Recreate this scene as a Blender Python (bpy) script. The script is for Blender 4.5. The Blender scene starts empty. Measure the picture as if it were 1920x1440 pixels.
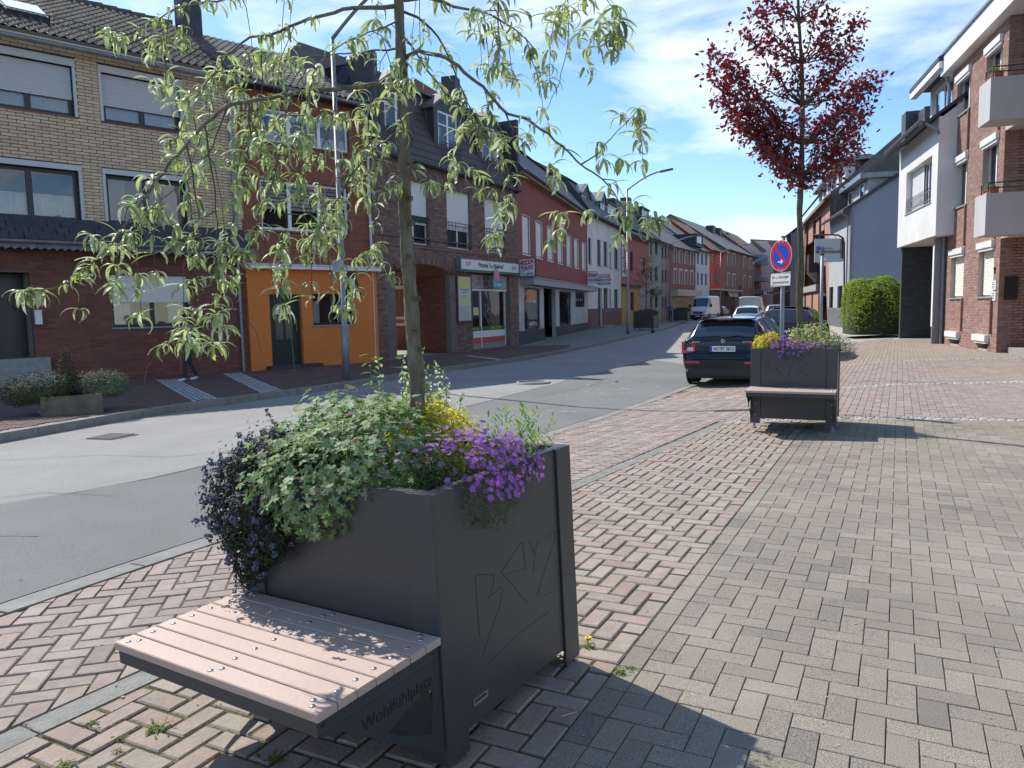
import bpy, math, random
import numpy as np
from mathutils import Vector, Matrix
random.seed(7); RNG=np.random.default_rng(11)
SC=bpy.context.scene; COL=SC.collection
rad=math.radians
# ------------------------------------------------------------------ camera
F_PX=1400.; CAM_H=1.47; PITCH=math.atan(138/F_PX); ROLL=0.021
_f=Vector((0,math.cos(PITCH),-math.sin(PITCH))); _r=Vector((1,0,0)); _u=_r.cross(_f)
_R=_r*math.cos(ROLL)-_u*math.sin(ROLL); _U=_r*math.sin(ROLL)+_u*math.cos(ROLL)
CAM=Vector((0,0,CAM_H))
cd=bpy.data.cameras.new('camera'); cam=bpy.data.objects.new('camera',cd); COL.objects.link(cam)
cd.sensor_fit='HORIZONTAL'; cd.sensor_width=36; cd.lens=36*F_PX/1920; cd.clip_start=.05; cd.clip_end=2000
M3=Matrix((_R,_U,-_f)).transposed()
cam.matrix_world=Matrix.Translation(CAM)@M3.to_4x4()
SC.camera=cam
# ------------------------------------------------------------------ light
SUN_EL=47.; SUN_AZ=137.   # azimuth = heading in which shadows fall, clockwise from +Y
w=bpy.data.worlds.new('World'); SC.world=w; w.use_nodes=True
nt=w.node_tree; nt.nodes.clear()
wo=nt.nodes.new('ShaderNodeOutputWorld'); bg=nt.nodes.new('ShaderNodeBackground')
sky=nt.nodes.new('ShaderNodeTexSky'); sky.sky_type='NISHITA'; sky.sun_disc=False
sky.sun_elevation=rad(SUN_EL); sky.sun_rotation=rad(SUN_AZ+180); sky.air_density=.95; sky.dust_density=.25; sky.ozone_density=3.2
# thin cirrus: stretched noise over the sky directions
tc=nt.nodes.new('ShaderNodeTexCoord'); mp=nt.nodes.new('ShaderNodeMapping')
mp.inputs['Location'].default_value=(.55,.35,.8); mp.inputs['Rotation'].default_value=(rad(25),rad(32),rad(20)); mp.inputs['Scale'].default_value=(1.3,2.1,4.6)
n1=nt.nodes.new('ShaderNodeTexNoise'); n1.inputs['Scale'].default_value=1.5; n1.inputs['Detail'].default_value=9; n1.inputs['Roughness'].default_value=.56; n1.inputs['Distortion'].default_value=.5
n2=nt.nodes.new('ShaderNodeTexNoise'); n2.inputs['Scale'].default_value=1.1; n2.inputs['Detail'].default_value=3
cr=nt.nodes.new('ShaderNodeValToRGB'); cr.color_ramp.elements[0].position=.49; cr.color_ramp.elements[0].color=(0,0,0,1); cr.color_ramp.elements[1].position=.70
cr2=nt.nodes.new('ShaderNodeValToRGB'); cr2.color_ramp.elements[0].position=.30; cr2.color_ramp.elements[0].color=(.04,.04,.04,1); cr2.color_ramp.elements[1].position=.60
mu=nt.nodes.new('ShaderNodeMath'); mu.operation='MULTIPLY'
mx=nt.nodes.new('ShaderNodeMixRGB'); mx.inputs['Color2'].default_value=(6.6,6.9,7.3,1)
lk=nt.links.new
lk(tc.outputs['Generated'],mp.inputs['Vector']); lk(mp.outputs['Vector'],n1.inputs['Vector']); lk(tc.outputs['Generated'],n2.inputs['Vector'])
lk(n1.outputs['Fac'],cr.inputs['Fac']); lk(n2.outputs['Fac'],cr2.inputs['Fac'])
lk(cr.outputs['Color'],mu.inputs[0]); lk(cr2.outputs['Color'],mu.inputs[1])
lk(mu.outputs[0],mx.inputs['Fac']); hsv=nt.nodes.new('ShaderNodeHueSaturation'); hsv.inputs['Saturation'].default_value=1.12; lk(sky.outputs['Color'],hsv.inputs['Color']); lk(hsv.outputs['Color'],mx.inputs['Color1']); lk(mx.outputs['Color'],bg.inputs['Color'])
bg.inputs['Strength'].default_value=.15
lk(bg.outputs['Background'],wo.inputs['Surface'])
sd=bpy.data.lights.new('sun','SUN'); sd.energy=4.4; sd.angle=rad(.53); sd.color=(1,.95,.87)
so=bpy.data.objects.new('sun',sd); COL.objects.link(so)
a=rad(SUN_AZ); SD=Vector((math.sin(a)*math.cos(rad(SUN_EL)),math.cos(a)*math.cos(rad(SUN_EL)),-math.sin(rad(SUN_EL))))
so.rotation_euler=SD.to_track_quat('-Z','Y').to_euler(); so.location=(-10,20,30)
SC.view_settings.view_transform='Standard'; SC.view_settings.look='None'; SC.view_settings.exposure=.46; SC.view_settings.gamma=1
SC.view_settings.use_curve_mapping=False
SC.cycles.max_bounces=6; SC.cycles.transparent_max_bounces=12; SC.cycles.diffuse_bounces=3; SC.cycles.glossy_bounces=3
SC.cycles.caustics_reflective=False; SC.cycles.caustics_refractive=False
# ------------------------------------------------------------------ geometry of the place
def ss(a,b,t):
    t=min(1,max(0,(t-a)/(b-a))); return t*t*(3-2*t)
def st(x,y): return ((x+2.8)*.88-(y-3.9)*.47,(x+2.8)*.47+(y-3.9)*.88)
def gz(x,y):
    s,t=st(x,y); return (-.06-.19*ss(0,13,t)+.25*ss(20,55,t))*(1-ss(0,4.5,s))
def ray(px,py): return (_f+_R*((px-960)/F_PX)+_U*((720-py)/F_PX)).normalized()
def ground(px,py,dz=0):
    d=ray(px,py); t=.5
    for i in range(5000):
        P=CAM+d*t
        if P.z<=gz(P.x,P.y)+dz: break
        t*=1.002
    return Vector((P.x,P.y,gz(P.x,P.y)+dz))
class Frame:
    """a vertical facade: u along it, v up from its base, w out towards the street"""
    def __init__(s,p0,p1,z0=0,side=1):
        s.o=Vector((p0[0],p0[1],z0)); d=Vector((p1[0]-p0[0],p1[1]-p0[1],0)); s.L=d.length; s.d=d.normalized()
        s.n=Vector((s.d.y,-s.d.x,0))*side
    def P(s,u,v,w=0): return s.o+s.d*u+s.n*w+Vector((0,0,v))
    def px(s,x,y,w=0):
        r=ray(x,y); o=s.o+s.n*w; t=(o-CAM).dot(s.n)/r.dot(s.n); q=CAM+r*t-o
        return q.dot(s.d),q.z
    def rect(s,a,b,w=0):
        u0,v1=s.px(a[0],a[1],w); u1,v0=s.px(b[0],b[1],w)
        if u0>u1: u0,u1=u1,u0
        return u0,u1,v0,v1
    def shift(s,du=0,dv=0,dw=0):
        f=Frame((0,0),(1,0)); f.o=s.P(du,dv,dw); f.d=s.d; f.n=s.n; f.L=s.L; return f
# ------------------------------------------------------------------ materials
MATS={}
def mat(name,col,rough=.8,var=None,scale=3.,bump=0.,bscale=40.,metal=0.,spec=.5,rand=0.,ramp=None,coat=0.,trans=0.,stretch=None,speck=0.,alpha=None,fine=0.):
    if name in MATS: return MATS[name]
    m=bpy.data.materials.new(name); m.use_nodes=True; MATS[name]=m
    t=m.node_tree; N=t.nodes; L=t.links.new; b=N['Principled BSDF']
    b.inputs['Roughness'].default_value=rough; b.inputs['Metallic'].default_value=metal; b.inputs['Specular IOR Level'].default_value=spec
    if coat: b.inputs['Coat Weight'].default_value=coat; b.inputs['Coat Roughness'].default_value=.03
    geo=N.new('ShaderNodeNewGeometry')
    vec=geo.outputs['Position']
    if stretch:
        mp=N.new('ShaderNodeMapping'); mp.inputs['Scale'].default_value=stretch; L(vec,mp.inputs['Vector']); vec=mp.outputs['Vector']
    c=N.new('ShaderNodeRGB'); c.outputs[0].default_value=(*col,1); out=c.outputs[0]
    if ramp or rand:
        oi=N.new('ShaderNodeObjectInfo'); ad=N.new('ShaderNodeMath'); ad.operation='ADD'
        L(oi.outputs['Random'],ad.inputs[0]); L(geo.outputs['Random Per Island'],ad.inputs[1])
        fr=N.new('ShaderNodeMath'); fr.operation='FRACT'; L(ad.outputs[0],fr.inputs[0]); r=fr.outputs[0]
        if ramp:
            cr=N.new('ShaderNodeValToRGB'); e=cr.color_ramp.elements; n=len(ramp)
            while len(e)<n: e.new(.5)
            for i,cc in enumerate(ramp): e[i].position=i/(n-1); e[i].color=(*cc,1)
            L(r,cr.inputs['Fac']); out=cr.outputs['Color']
        if rand:
            ml=N.new('ShaderNodeMath'); ml.operation='MULTIPLY'; ml.inputs[1].default_value=7.31; L(r,ml.inputs[0])
            f2=N.new('ShaderNodeMath'); f2.operation='FRACT'; L(ml.outputs[0],f2.inputs[0])
            mr=N.new('ShaderNodeMapRange'); mr.inputs['To Min'].default_value=1-rand; mr.inputs['To Max'].default_value=1+rand; L(f2.outputs[0],mr.inputs['Value'])
            hs=N.new('ShaderNodeHueSaturation'); L(mr.outputs[0],hs.inputs['Value']); L(out,hs.inputs['Color']); out=hs.outputs['Color']
    if var is not None:
        nz=N.new('ShaderNodeTexNoise'); nz.inputs['Scale'].default_value=scale; nz.inputs['Detail'].default_value=6; nz.inputs['Roughness'].default_value=.62; L(vec,nz.inputs['Vector'])
        mr=N.new('ShaderNodeMapRange'); mr.inputs['From Min'].default_value=.38; mr.inputs['From Max'].default_value=.66; L(nz.outputs['Fac'],mr.inputs['Value'])
        mx=N.new('ShaderNodeMixRGB'); L(mr.outputs[0],mx.inputs['Fac']); L(out,mx.inputs['Color1'])
        if isinstance(var,tuple): mx.inputs['Color2'].default_value=(*var,1)
        else:
            hv=N.new('ShaderNodeHueSaturation'); hv.inputs['Value'].default_value=var; L(out,hv.inputs['Color']); L(hv.outputs['Color'],mx.inputs['Color2'])
        out=mx.outputs['Color']
    if speck or fine:
        ns=N.new('ShaderNodeTexNoise'); ns.inputs['Scale'].default_value=260 if speck else 90; ns.inputs['Detail'].default_value=3; L(geo.outputs['Position'],ns.inputs['Vector'])
        k=speck or fine
        mr=N.new('ShaderNodeMapRange'); mr.inputs['From Min'].default_value=.3; mr.inputs['From Max'].default_value=.7; mr.inputs['To Min'].default_value=1-k; mr.inputs['To Max'].default_value=1+k; L(ns.outputs['Fac'],mr.inputs['Value'])
        hs=N.new('ShaderNodeHueSaturation'); L(mr.outputs[0],hs.inputs['Value']); L(out,hs.inputs['Color']); out=hs.outputs['Color']
    L(out,b.inputs['Base Color'])
    if bump:
        nb=N.new('ShaderNodeTexNoise'); nb.inputs['Scale'].default_value=bscale; nb.inputs['Detail'].default_value=5; L(vec,nb.inputs['Vector'])
        bp=N.new('ShaderNodeBump'); bp.inputs['Strength'].default_value=bump; bp.inputs['Distance'].default_value=.01; L(nb.outputs['Fac'],bp.inputs['Height']); L(bp.outputs['Normal'],b.inputs['Normal'])
    if trans:
        tl=N.new('ShaderNodeBsdfTranslucent'); hs=N.new('ShaderNodeHueSaturation'); hs.inputs['Saturation'].default_value=1.15; hs.inputs['Value'].default_value=1.5; L(out,hs.inputs['Color']); L(hs.outputs['Color'],tl.inputs['Color'])
        ms=N.new('ShaderNodeMixShader'); ms.inputs['Fac'].default_value=trans; L(b.outputs[0],ms.inputs[1]); L(tl.outputs[0],ms.inputs[2]); L(ms.outputs[0],N['Material Output'].inputs['Surface'])
    return m
def glass(name='window_glass',tint=(.9,.93,.94),ior=1.9):
    if name in MATS: return MATS[name]
    m=bpy.data.materials.new(name); m.use_nodes=True; MATS[name]=m
    t=m.node_tree; N=t.nodes; L=t.links.new; N.remove(N['Principled BSDF'])
    fr=N.new('ShaderNodeFresnel'); fr.inputs['IOR'].default_value=ior
    tr=N.new('ShaderNodeBsdfTransparent'); tr.inputs['Color'].default_value=(*tint,1)
    gl=N.new('ShaderNodeBsdfGlossy'); gl.inputs['Roughness'].default_value=.015; gl.inputs['Color'].default_value=(.95,.97,1,1)
    nb=N.new('ShaderNodeTexNoise'); nb.inputs['Scale'].default_value=1.2; geo=N.new('ShaderNodeNewGeometry'); L(geo.outputs['Position'],nb.inputs['Vector'])
    bp=N.new('ShaderNodeBump'); bp.inputs['Strength'].default_value=.12; bp.inputs['Distance'].default_value=.05; L(nb.outputs['Fac'],bp.inputs['Height']); L(bp.outputs['Normal'],gl.inputs['Normal'])
    ms=N.new('ShaderNodeMixShader'); L(fr.outputs[0],ms.inputs['Fac']); L(tr.outputs[0],ms.inputs[1]); L(gl.outputs[0],ms.inputs[2]); L(ms.outputs[0],N['Material Output'].inputs['Surface'])
    return m
# ------------------------------------------------------------------ mesh builder
class MB:
    def __init__(s): s.v=[]; s.f=[]; s.mi=[]; s.cur=0; s.sm=False
    def poly(s,pts):
        b=len(s.v); s.v+= [tuple(p) for p in pts]; s.f.append(tuple(range(b,b+len(pts)))); s.mi.append(s.cur)
    def raw(s,vs,fs):
        b=len(s.v); s.v+=[tuple(p) for p in vs]
        for f in fs: s.f.append(tuple(i+b for i in f)); s.mi.append(s.cur)
    def box(s,c,X,Y,Z):
        """centre and three half-axis vectors"""
        c=Vector(c);X=Vector(X);Y=Vector(Y);Z=Vector(Z)
        vs=[c+X*a+Y*b+Z*d for a in(-1,1) for b in(-1,1) for d in(-1,1)]
        fs=[(0,1,3,2),(4,6,7,5),(0,4,5,1),(2,3,7,6),(0,2,6,4),(1,5,7,3)]
        s.raw(vs,fs); return s
    def fb(s,F,u0,u1,v0,v1,w0,w1):
        vs=[F.P(u,v,w) for u in(u0,u1) for v in(v0,v1) for w in(w0,w1)]
        s.raw(vs,[(0,1,3,2),(4,6,7,5),(0,4,5,1),(2,3,7,6),(0,2,6,4),(1,5,7,3)]); return s
    def quad(s,F,u0,u1,v0,v1,w):
        s.poly([F.P(u0,v0,w),F.P(u1,v0,w),F.P(u1,v1,w),F.P(u0,v1,w)]); return s
    def prism(s,pts,up):
        """polygon extruded by vector up"""
        n=len(pts); up=Vector(up); a=[Vector(p) for p in pts]; vs=a+[p+up for p in a]
        s.raw(vs,[tuple(range(n))[::-1],tuple(range(n,2*n))]+[(i,(i+1)%n,n+(i+1)%n,n+i) for i in range(n)]); return s
    def tube(s,pts,r,n=8,caps=True):
        pts=[Vector(p) for p in pts]; rs=r if isinstance(r,(list,tuple)) else [r]*len(pts); rings=[]
        b=len(s.v); prev=None
        for i,p in enumerate(pts):
            d=(pts[min(i+1,len(pts)-1)]-pts[max(i-1,0)])
            d=d.normalized() if d.length>1e-9 else Vector((0,0,1))
            if prev is None:
                a=d.cross(Vector((0,0,1))); a=a if a.length>.05 else d.cross(Vector((1,0,0)))
            else: a=prev-d*prev.dot(d)
            a.normalize(); prev=a; c=d.cross(a)
            for k in range(n):
                t=2*math.pi*k/n; s.v.append(tuple(p+(a*math.cos(t)+c*math.sin(t))*rs[i]))
        for i in range(len(pts)-1):
            for k in range(n):
                s.f.append((b+i*n+k,b+i*n+(k+1)%n,b+(i+1)*n+(k+1)%n,b+(i+1)*n+k)); s.mi.append(s.cur)
        if caps:
            s.f.append(tuple(b+k for k in range(n))[::-1]); s.mi.append(s.cur)
            e=b+(len(pts)-1)*n; s.f.append(tuple(e+k for k in range(n))); s.mi.append(s.cur)
        return s
    def disc(s,c,ax,r,h,n=16):
        ax=Vector(ax).normalized(); s.tube([Vector(c)-ax*h/2,Vector(c)+ax*h/2],r,n); return s
    def grid(s,fn,nu,nv):
        b=len(s.v)
        for i in range(nu+1):
            for j in range(nv+1): s.v.append(tuple(fn(i/nu,j/nv)))
        for i in range(nu):
            for j in range(nv):
                s.f.append((b+i*(nv+1)+j,b+(i+1)*(nv+1)+j,b+(i+1)*(nv+1)+j+1,b+i*(nv+1)+j+1)); s.mi.append(s.cur)
        return s
    def add(s,o,M=None):
        b=len(s.v)
        s.v+= [tuple(M@Vector(p)) for p in o.v] if M is not None else o.v
        s.f+=[tuple(i+b for i in f) for f in o.f]; s.mi+=[s.cur]*len(o.f); return s
    def ball(s,c,r,n=8,sz=(1,1,1)):
        c=Vector(c); s.grid(lambda a,b:c+Vector((math.cos(2*math.pi*a)*math.sin(math.pi*b)*sz[0],math.sin(2*math.pi*a)*math.sin(math.pi*b)*sz[1],-math.cos(math.pi*b)*sz[2]))*r,n,max(4,n//2)); return s
ORIG={}
def new_mesh(name,mb,mats,off=(0,0,0),smooth=False):
    me=bpy.data.meshes.new(name)
    if any(off): v=(np.array(mb.v,dtype=float)-np.array(off)).tolist()
    else: v=mb.v
    me.from_pydata(v,[],mb.f)
    for m in (mats if isinstance(mats,(list,tuple)) else [mats]): me.materials.append(m)
    if isinstance(mats,(list,tuple)) and len(mats)>1: me.polygons.foreach_set('material_index',mb.mi)
    if smooth: me.polygons.foreach_set('use_smooth',[True]*len(me.polygons))
    me.update(); return me
def obj(name,mb,mats,parent=None,smooth=False,label=None,kind=None):
    """one mesh object; world-coordinates in, stored relative to its parent's place"""
    off=ORIG.get(parent.name,(0,0,0)) if parent else (0,0,0)
    me=new_mesh(name,mb,mats,off,smooth)
    o=bpy.data.objects.new(name,me); COL.objects.link(o)
    if parent: o.parent=parent; ORIG[o.name]=off
    else: ORIG[o.name]=(0,0,0)
    if label: o['label']=label
    if kind: o['kind']=kind
    return o
def thing(name,label,cat,loc=(0,0,0),group=None,rot=None):
    o=bpy.data.objects.new(name,None); COL.objects.link(o); o.location=loc; o.empty_display_size=.1
    o['label']=label; o['category']=cat
    if group: o['group']=group
    ORIG[o.name]=tuple(loc); return o
def tag(o,label,cat,group=None):
    o['label']=label; o['category']=cat
    if group: o['group']=group
    return o
def struct(name,mb,m,smooth=False,label=None):
    o=obj(name,mb,m,None,smooth); o['kind']='structure'
    if label: o['label']=label
    return o
def copy_tree(o,parent=None):
    c=o.copy(); COL.objects.link(c); ORIG[c.name]=ORIG.get(o.name,(0,0,0))
    if parent: c.parent=parent
    for ch in list(o.children): copy_tree(ch,c)
    return c
def seen(p):
    d=p-CAM; z=d.dot(_f)
    if z<.3: return False
    return -40<960+F_PX*d.dot(_R)/z<1960 and -40<720-F_PX*d.dot(_U)/z<1480
def pieces(name,many,base,Ms,parent,m,nmax=300,key=None,smooth=False):
    """the nmax pieces nearest the camera as objects sharing one mesh, the rest joined as one stuff part"""
    off=Vector(ORIG.get(parent.name,(0,0,0)))
    Ms=sorted(Ms,key=key or (lambda M:(not seen(M.translation),(M.translation-CAM).length)))
    me=new_mesh(name,base,m,smooth=smooth)
    for M in Ms[:nmax]:
        o=bpy.data.objects.new(name,me); COL.objects.link(o); o.parent=parent
        o.matrix_local=Matrix.Translation(-off)@M
    rest=Ms[nmax:]
    if rest:
        bv=np.array(base.v,dtype=float); A=np.array([np.array(M) for M in rest])
        V=np.einsum('nij,kj->nki',A[:,:3,:3],bv)+A[:,None,:3,3]-np.array(off)[None,None,:]
        n=len(base.v); fs=[tuple(i+k*n for i in f) for k in range(len(rest)) for f in base.f]
        me2=bpy.data.meshes.new(many); me2.from_pydata(V.reshape(-1,3).tolist(),[],fs); me2.materials.append(m)
        if smooth: me2.polygons.foreach_set('use_smooth',[True]*len(me2.polygons))
        o=bpy.data.objects.new(many,me2); COL.objects.link(o); o.parent=parent; o['kind']='stuff'
def text_mb(txt,size,F,u,v,w,depth=.004,align='CENTER',shear=0.,bold=0.,rot=0.,sx=1.):
    cu=bpy.data.curves.new('t','FONT'); cu.body=txt; cu.size=size; cu.extrude=depth/2; cu.align_x=align; cu.align_y='CENTER'; cu.shear=shear; cu.offset=bold; cu.resolution_u=3
    o=bpy.data.objects.new('t',cu); me=bpy.data.meshes.new_from_object(o); mb=MB()
    c,s=math.cos(rot),math.sin(rot)
    mb.v=[tuple(F.P(u+(p.co.x*c-p.co.y*s)*sx,v+p.co.x*s+p.co.y*c,w+p.co.z+depth/2)) for p in me.vertices]
    mb.f=[tuple(p.vertices) for p in me.polygons]; mb.mi=[0]*len(mb.f)
    bpy.data.objects.remove(o); bpy.data.meshes.remove(me); bpy.data.curves.remove(cu)
    return mb
def mframe(d,n,z=(0,0,1)): return Matrix((Vector(d),Vector(z),Vector(n))).transposed()  # columns: u, v, w
GLASS=glass(); 
M_ANTH=mat('anthracite_paint',(.050,.049,.049),.40,var=(.060,.058,.058),scale=2.5,fine=.05,bump=.02,bscale=300)
M_ZINC=mat('zinc_metal',(.22,.24,.26),.45,var=(.30,.31,.33),scale=4,metal=.55)
M_GALV=mat('galvanised_steel',(.20,.22,.245),.5,var=(.26,.28,.30),scale=6,metal=.3)
M_WHITE=mat('white_paint',(.78,.78,.76),.45,var=(.72,.72,.70),scale=3)
M_PVC=mat('white_window_frame',(.80,.80,.79),.35)
M_DFRAME=mat('dark_window_frame',(.018,.020,.026),.4)
M_DARK=mat('dark_interior',(.03,.032,.035),.9,var=(.06,.06,.06),scale=1.5)
M_CURT=mat('net_curtain',(.80,.82,.82),.9,var=(.62,.64,.65),scale=6,stretch=(8,8,.6))
M_LEADDK=mat('dark_slate',(.035,.04,.048),.6,var=(.055,.06,.07),scale=5,bump=.3,bscale=30)
M_SHUT=mat('grey_roller_shutter',(.50,.52,.55),.5)
M_SHUTW=mat('white_roller_shutter',(.72,.72,.70),.5)
M_STONE=mat('grey_stone',(.25,.25,.24),.8,var=(.33,.32,.30),scale=8,speck=.2)
M_BLACK=mat('black_paint',(.012,.012,.013),.5)
# ------------------------------------------------------------------ ground, road, kerbs, paving
LK=[(-9.2,-20),(-8.6,-6),(-8.1,2),(-7.3,6.4),(-6.62,9.52),(-5.88,12.61),(-4.83,15.27),(-2.37,20.68),(.38,25.6),(5.83,38.56),(10.6,51),(15.4,67),(19.4,80),(23.5,90),(35,112),(49,136),(82,196)]
RK=[(-6.2,-20),(-5.2,-4),(-3.9,1.7),(-2.78,3.89),(.91,10.62),(3.25,15.1),(5.3,19.0),(8.8,26.4),(12.6,36.6),(17.9,50.5),(23,63.5),(29.5,80),(40,100),(54,126),(87,187)]
def smooth_line(pts,step=.5):
    out=[]; n=len(pts)
    for i in range(n-1):
        p0,p1,p2,p3=[Vector((*pts[min(max(k,0),n-1)],0)) for k in (i-1,i,i+1,i+2)]
        L=(p2-p1).length; m1=(p2-p0)/max(1e-6,(p2-p0).length)*L; m2=(p3-p1)/max(1e-6,(p3-p1).length)*L
        if i==0: m1=(p2-p1)
        if i==n-2: m2=(p2-p1)
        k=max(1,int(L/step))
        for j in range(k):
            t=j/k; out.append(p1*(2*t**3-3*t*t+1)+m1*(t**3-2*t*t+t)+p2*(-2*t**3+3*t*t)+m2*(t**3-t*t))
    out.append(Vector((*pts[-1],0))); return out
LKs=smooth_line(LK,1.0); RKs=smooth_line(RK,1.0)
def resample(pts,n):
    d=[0]
    for a,b in zip(pts,pts[1:]): d.append(d[-1]+(b-a).length)
    out=[]
    for i in range(n+1):
        s=d[-1]*i/n; k=0
        while k<len(d)-2 and d[k+1]<s: k+=1
        t=(s-d[k])/max(1e-9,d[k+1]-d[k]); out.append(pts[k].lerp(pts[k+1],t))
    return out,d[-1]
def Z(p,dz=0): return (p[0],p[1],gz(p[0],p[1])+dz)
M_ASPH=mat('asphalt',(.30,.292,.275),.92,var=(.25,.243,.23),scale=.5,bump=.8,bscale=110,speck=.75,spec=.25)
M_ASPH2=mat('asphalt_patch',(.19,.193,.184),.9,var=(.155,.16,.152),scale=.5,bump=.6,bscale=130,speck=.55,spec=.25)
M_SAND=mat('mossy_joint_sand',(.16,.14,.08),.95,var=(.085,.105,.03),scale=4,bump=.6,bscale=120,speck=.35,spec=.1)
M_SANDG=mat('sandy_joint',(.20,.18,.12),.95,var=(.15,.14,.07),scale=7,speck=.3,spec=.1)
M_EARTH=mat('earth',(.10,.09,.07),.95,var=(.07,.065,.05),scale=2)
M_RED=mat('red_clay_paver',(.3,.2,.18),.85,ramp=[(.315,.248,.212),(.335,.27,.232),(.275,.218,.19),(.35,.292,.25),(.30,.235,.20),(.32,.27,.238)],rand=.10,var=.82,scale=14,bump=.35,bscale=60,fine=.07,spec=.25)
M_RED2=mat('worn_red_paver',(.3,.2,.18),.87,ramp=[(.325,.262,.208),(.345,.292,.238),(.295,.24,.195),(.335,.262,.212),(.325,.28,.232),(.325,.238,.195)],rand=.08,var=.84,scale=11,bump=.4,bscale=55,fine=.09,spec=.25)
M_GREY=mat('grey_concrete_paver',(.3,.3,.28),.9,ramp=[(.282,.251,.200),(.297,.264,.212),(.269,.241,.192),(.309,.275,.218),(.287,.256,.205),(.232,.210,.176)],rand=.07,var=.80,scale=.9,bump=.6,bscale=200,speck=.55,spec=.2)
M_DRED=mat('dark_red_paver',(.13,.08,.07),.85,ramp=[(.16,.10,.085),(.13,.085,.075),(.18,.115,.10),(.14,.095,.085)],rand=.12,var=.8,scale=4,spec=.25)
M_GRAN=mat('granite_sett',(.4,.4,.4),.8,ramp=[(.42,.42,.40),(.33,.34,.34),(.48,.47,.45),(.37,.38,.38)],rand=.12,var=.8,scale=20,bump=.4,bscale=70,speck=.2,spec=.3)
M_KERB=mat('kerb_concrete',(.24,.235,.21),.9,ramp=[(.24,.235,.21),(.27,.26,.235),(.22,.215,.195)],var=.75,scale=6,bump=.4,bscale=90,speck=.3)
M_DKERB=mat('dark_gutter_stone',(.17,.17,.155),.9,var=(.24,.235,.21),scale=9,bump=.6,bscale=60,speck=.35)
M_YEL=mat('buff_paver',(.4,.36,.28),.9,ramp=[(.40,.36,.27),(.36,.33,.26),(.43,.39,.30)],rand=.08,var=.85,scale=2)
# base sheet to the horizon
def nonlin(a,b): 
    xs=[]
    x=a
    while x<b: xs.append(x); x+= .5 if -12<x<26 else (3 if -60<x<150 else 60)
    xs.append(b); return xs
gx=nonlin(-900,900); gy=[]; y=-300
while y<1500: gy.append(y); y+= .6 if -2<y<32 else (3 if -40<y<200 else 80)
gy.append(1500)
mb=MB(); ny=len(gy)
for x in gx:
    for y in gy: mb.v.append((x,y,gz(x,y)-.09))
for i in range(len(gx)-1):
    for j in range(ny-1): mb.f.append((i*ny+j,(i+1)*ny+j,(i+1)*ny+j+1,i*ny+j+1)); mb.mi.append(0)
struct('ground',mb,M_EARTH,True)
# road between the kerbs
N=260
la,_=resample(LKs,N); ra,_=resample(RKs,N)
mb=MB()
mb.grid(lambda a,b:(lambda p:Z(p,-.006))(la[round(a*N)].lerp(ra[round(a*N)],b)),N,10)
road=struct('road',mb,M_ASPH,True)
def sheet(px,dz,name,m,res=.5):
    """a flat sheet on the ground through the ground points given"""
    P=[ground(*p) if len(p)==2 else Vector(p) for p in px]
    mb=MB(); n=len(P)//2; A=P[:n]; B=P[n:][::-1]
    a,_=resample(A,60); b,_=resample(B,60)
    mb.grid(lambda s,t:Z(a[round(s*60)].lerp(b[round(s*60)],t),dz),60,8); return struct(name,mb,m,True)
def on_line(pts,d,y0,y1,n=40):
    """points along a smoothed line, shifted d to its right, between two y"""
    q=[p for p in pts if y0<=p.y<=y1]; out=[]
    for i,p in enumerate(q):
        t=(q[min(i+1,len(q)-1)]-q[max(i-1,0)]).normalized(); out.append(p+Vector((t.y,-t.x,0))*d)
    return out
pa=[ground(0,945),ground(150,922),ground(300,893)]+[Vector((-2.55,9.6,0)),ground(862,765),ground(975,736),ground(1087,707),ground(1222,674)]
pa=[ground(-260,985),ground(-120,963)]+pa
pb=on_line(RKs,-.06,1.9,20.6)
a1,_=resample(pa,80); b1,_=resample(pb,80); mb=MB()
mb.grid(lambda s,t:Z(a1[round(s*80)].lerp(b1[round(s*80)],t),-.002),80,10); struct('road_patch',mb,M_ASPH2,True)
def stones(line,width,d0,length,z0,z1,name,m,parent,ymin,ymax,gap=.012,bev=.008):
    """a row of kerb stones along a line, each its own mesh"""
    q=on_line(line,d0,ymin,ymax); q2=on_line(line,d0+width,ymin,ymax)
    n=max(1,int(sum((b-a).length for a,b in zip(q,q[1:]))/length)); a,_=resample(q,n); b,_=resample(q2,n)
    for i in range(n):
        g=gap/2/length; p=[a[i].lerp(a[i+1],g),a[i].lerp(a[i+1],1-g),b[i].lerp(b[i+1],1-g),b[i].lerp(b[i+1],g)]
        jz=random.uniform(-.003,.003); mb=MB(); c=sum(p,Vector())/4
        lo=[Vector(Z(v,z0)) for v in p]; mid=[Vector(Z(v,z1-bev+jz)) for v in p]; hi=[Vector(Z(v.lerp(c,.0)+(c-v).normalized()*bev*1.2,z1+jz)) for v in p]
        mb.raw(lo+mid+hi,[(8,9,10,11)]+[(k,(k+1)%4,4+(k+1)%4,4+k) for k in range(4)]+[(4+k,4+(k+1)%4,8+(k+1)%4,8+k) for k in range(4)])
        obj(name,mb,m,parent)
kerb=struct('kerb',MB().grid(lambda a,b:Z(on_pts[round(a*40)].lerp(on_pts2[round(a*40)],b),-.05),40,1) if False else MB().box((-8.3,-15,-.3),(.05,0,0),(0,.05,0),(0,0,.05)),M_KERB)
kerb.name='kerb_left'
stones(LKs,-.15,0,1.0,-.1,.12,'kerb_stone',M_KERB,kerb,4,46)
q=on_line(LKs,-.15,46,190); q2=on_line(LKs,0,46,190); a_,_=resample(q,80); b_,_=resample(q2,80); mb=MB()
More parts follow.
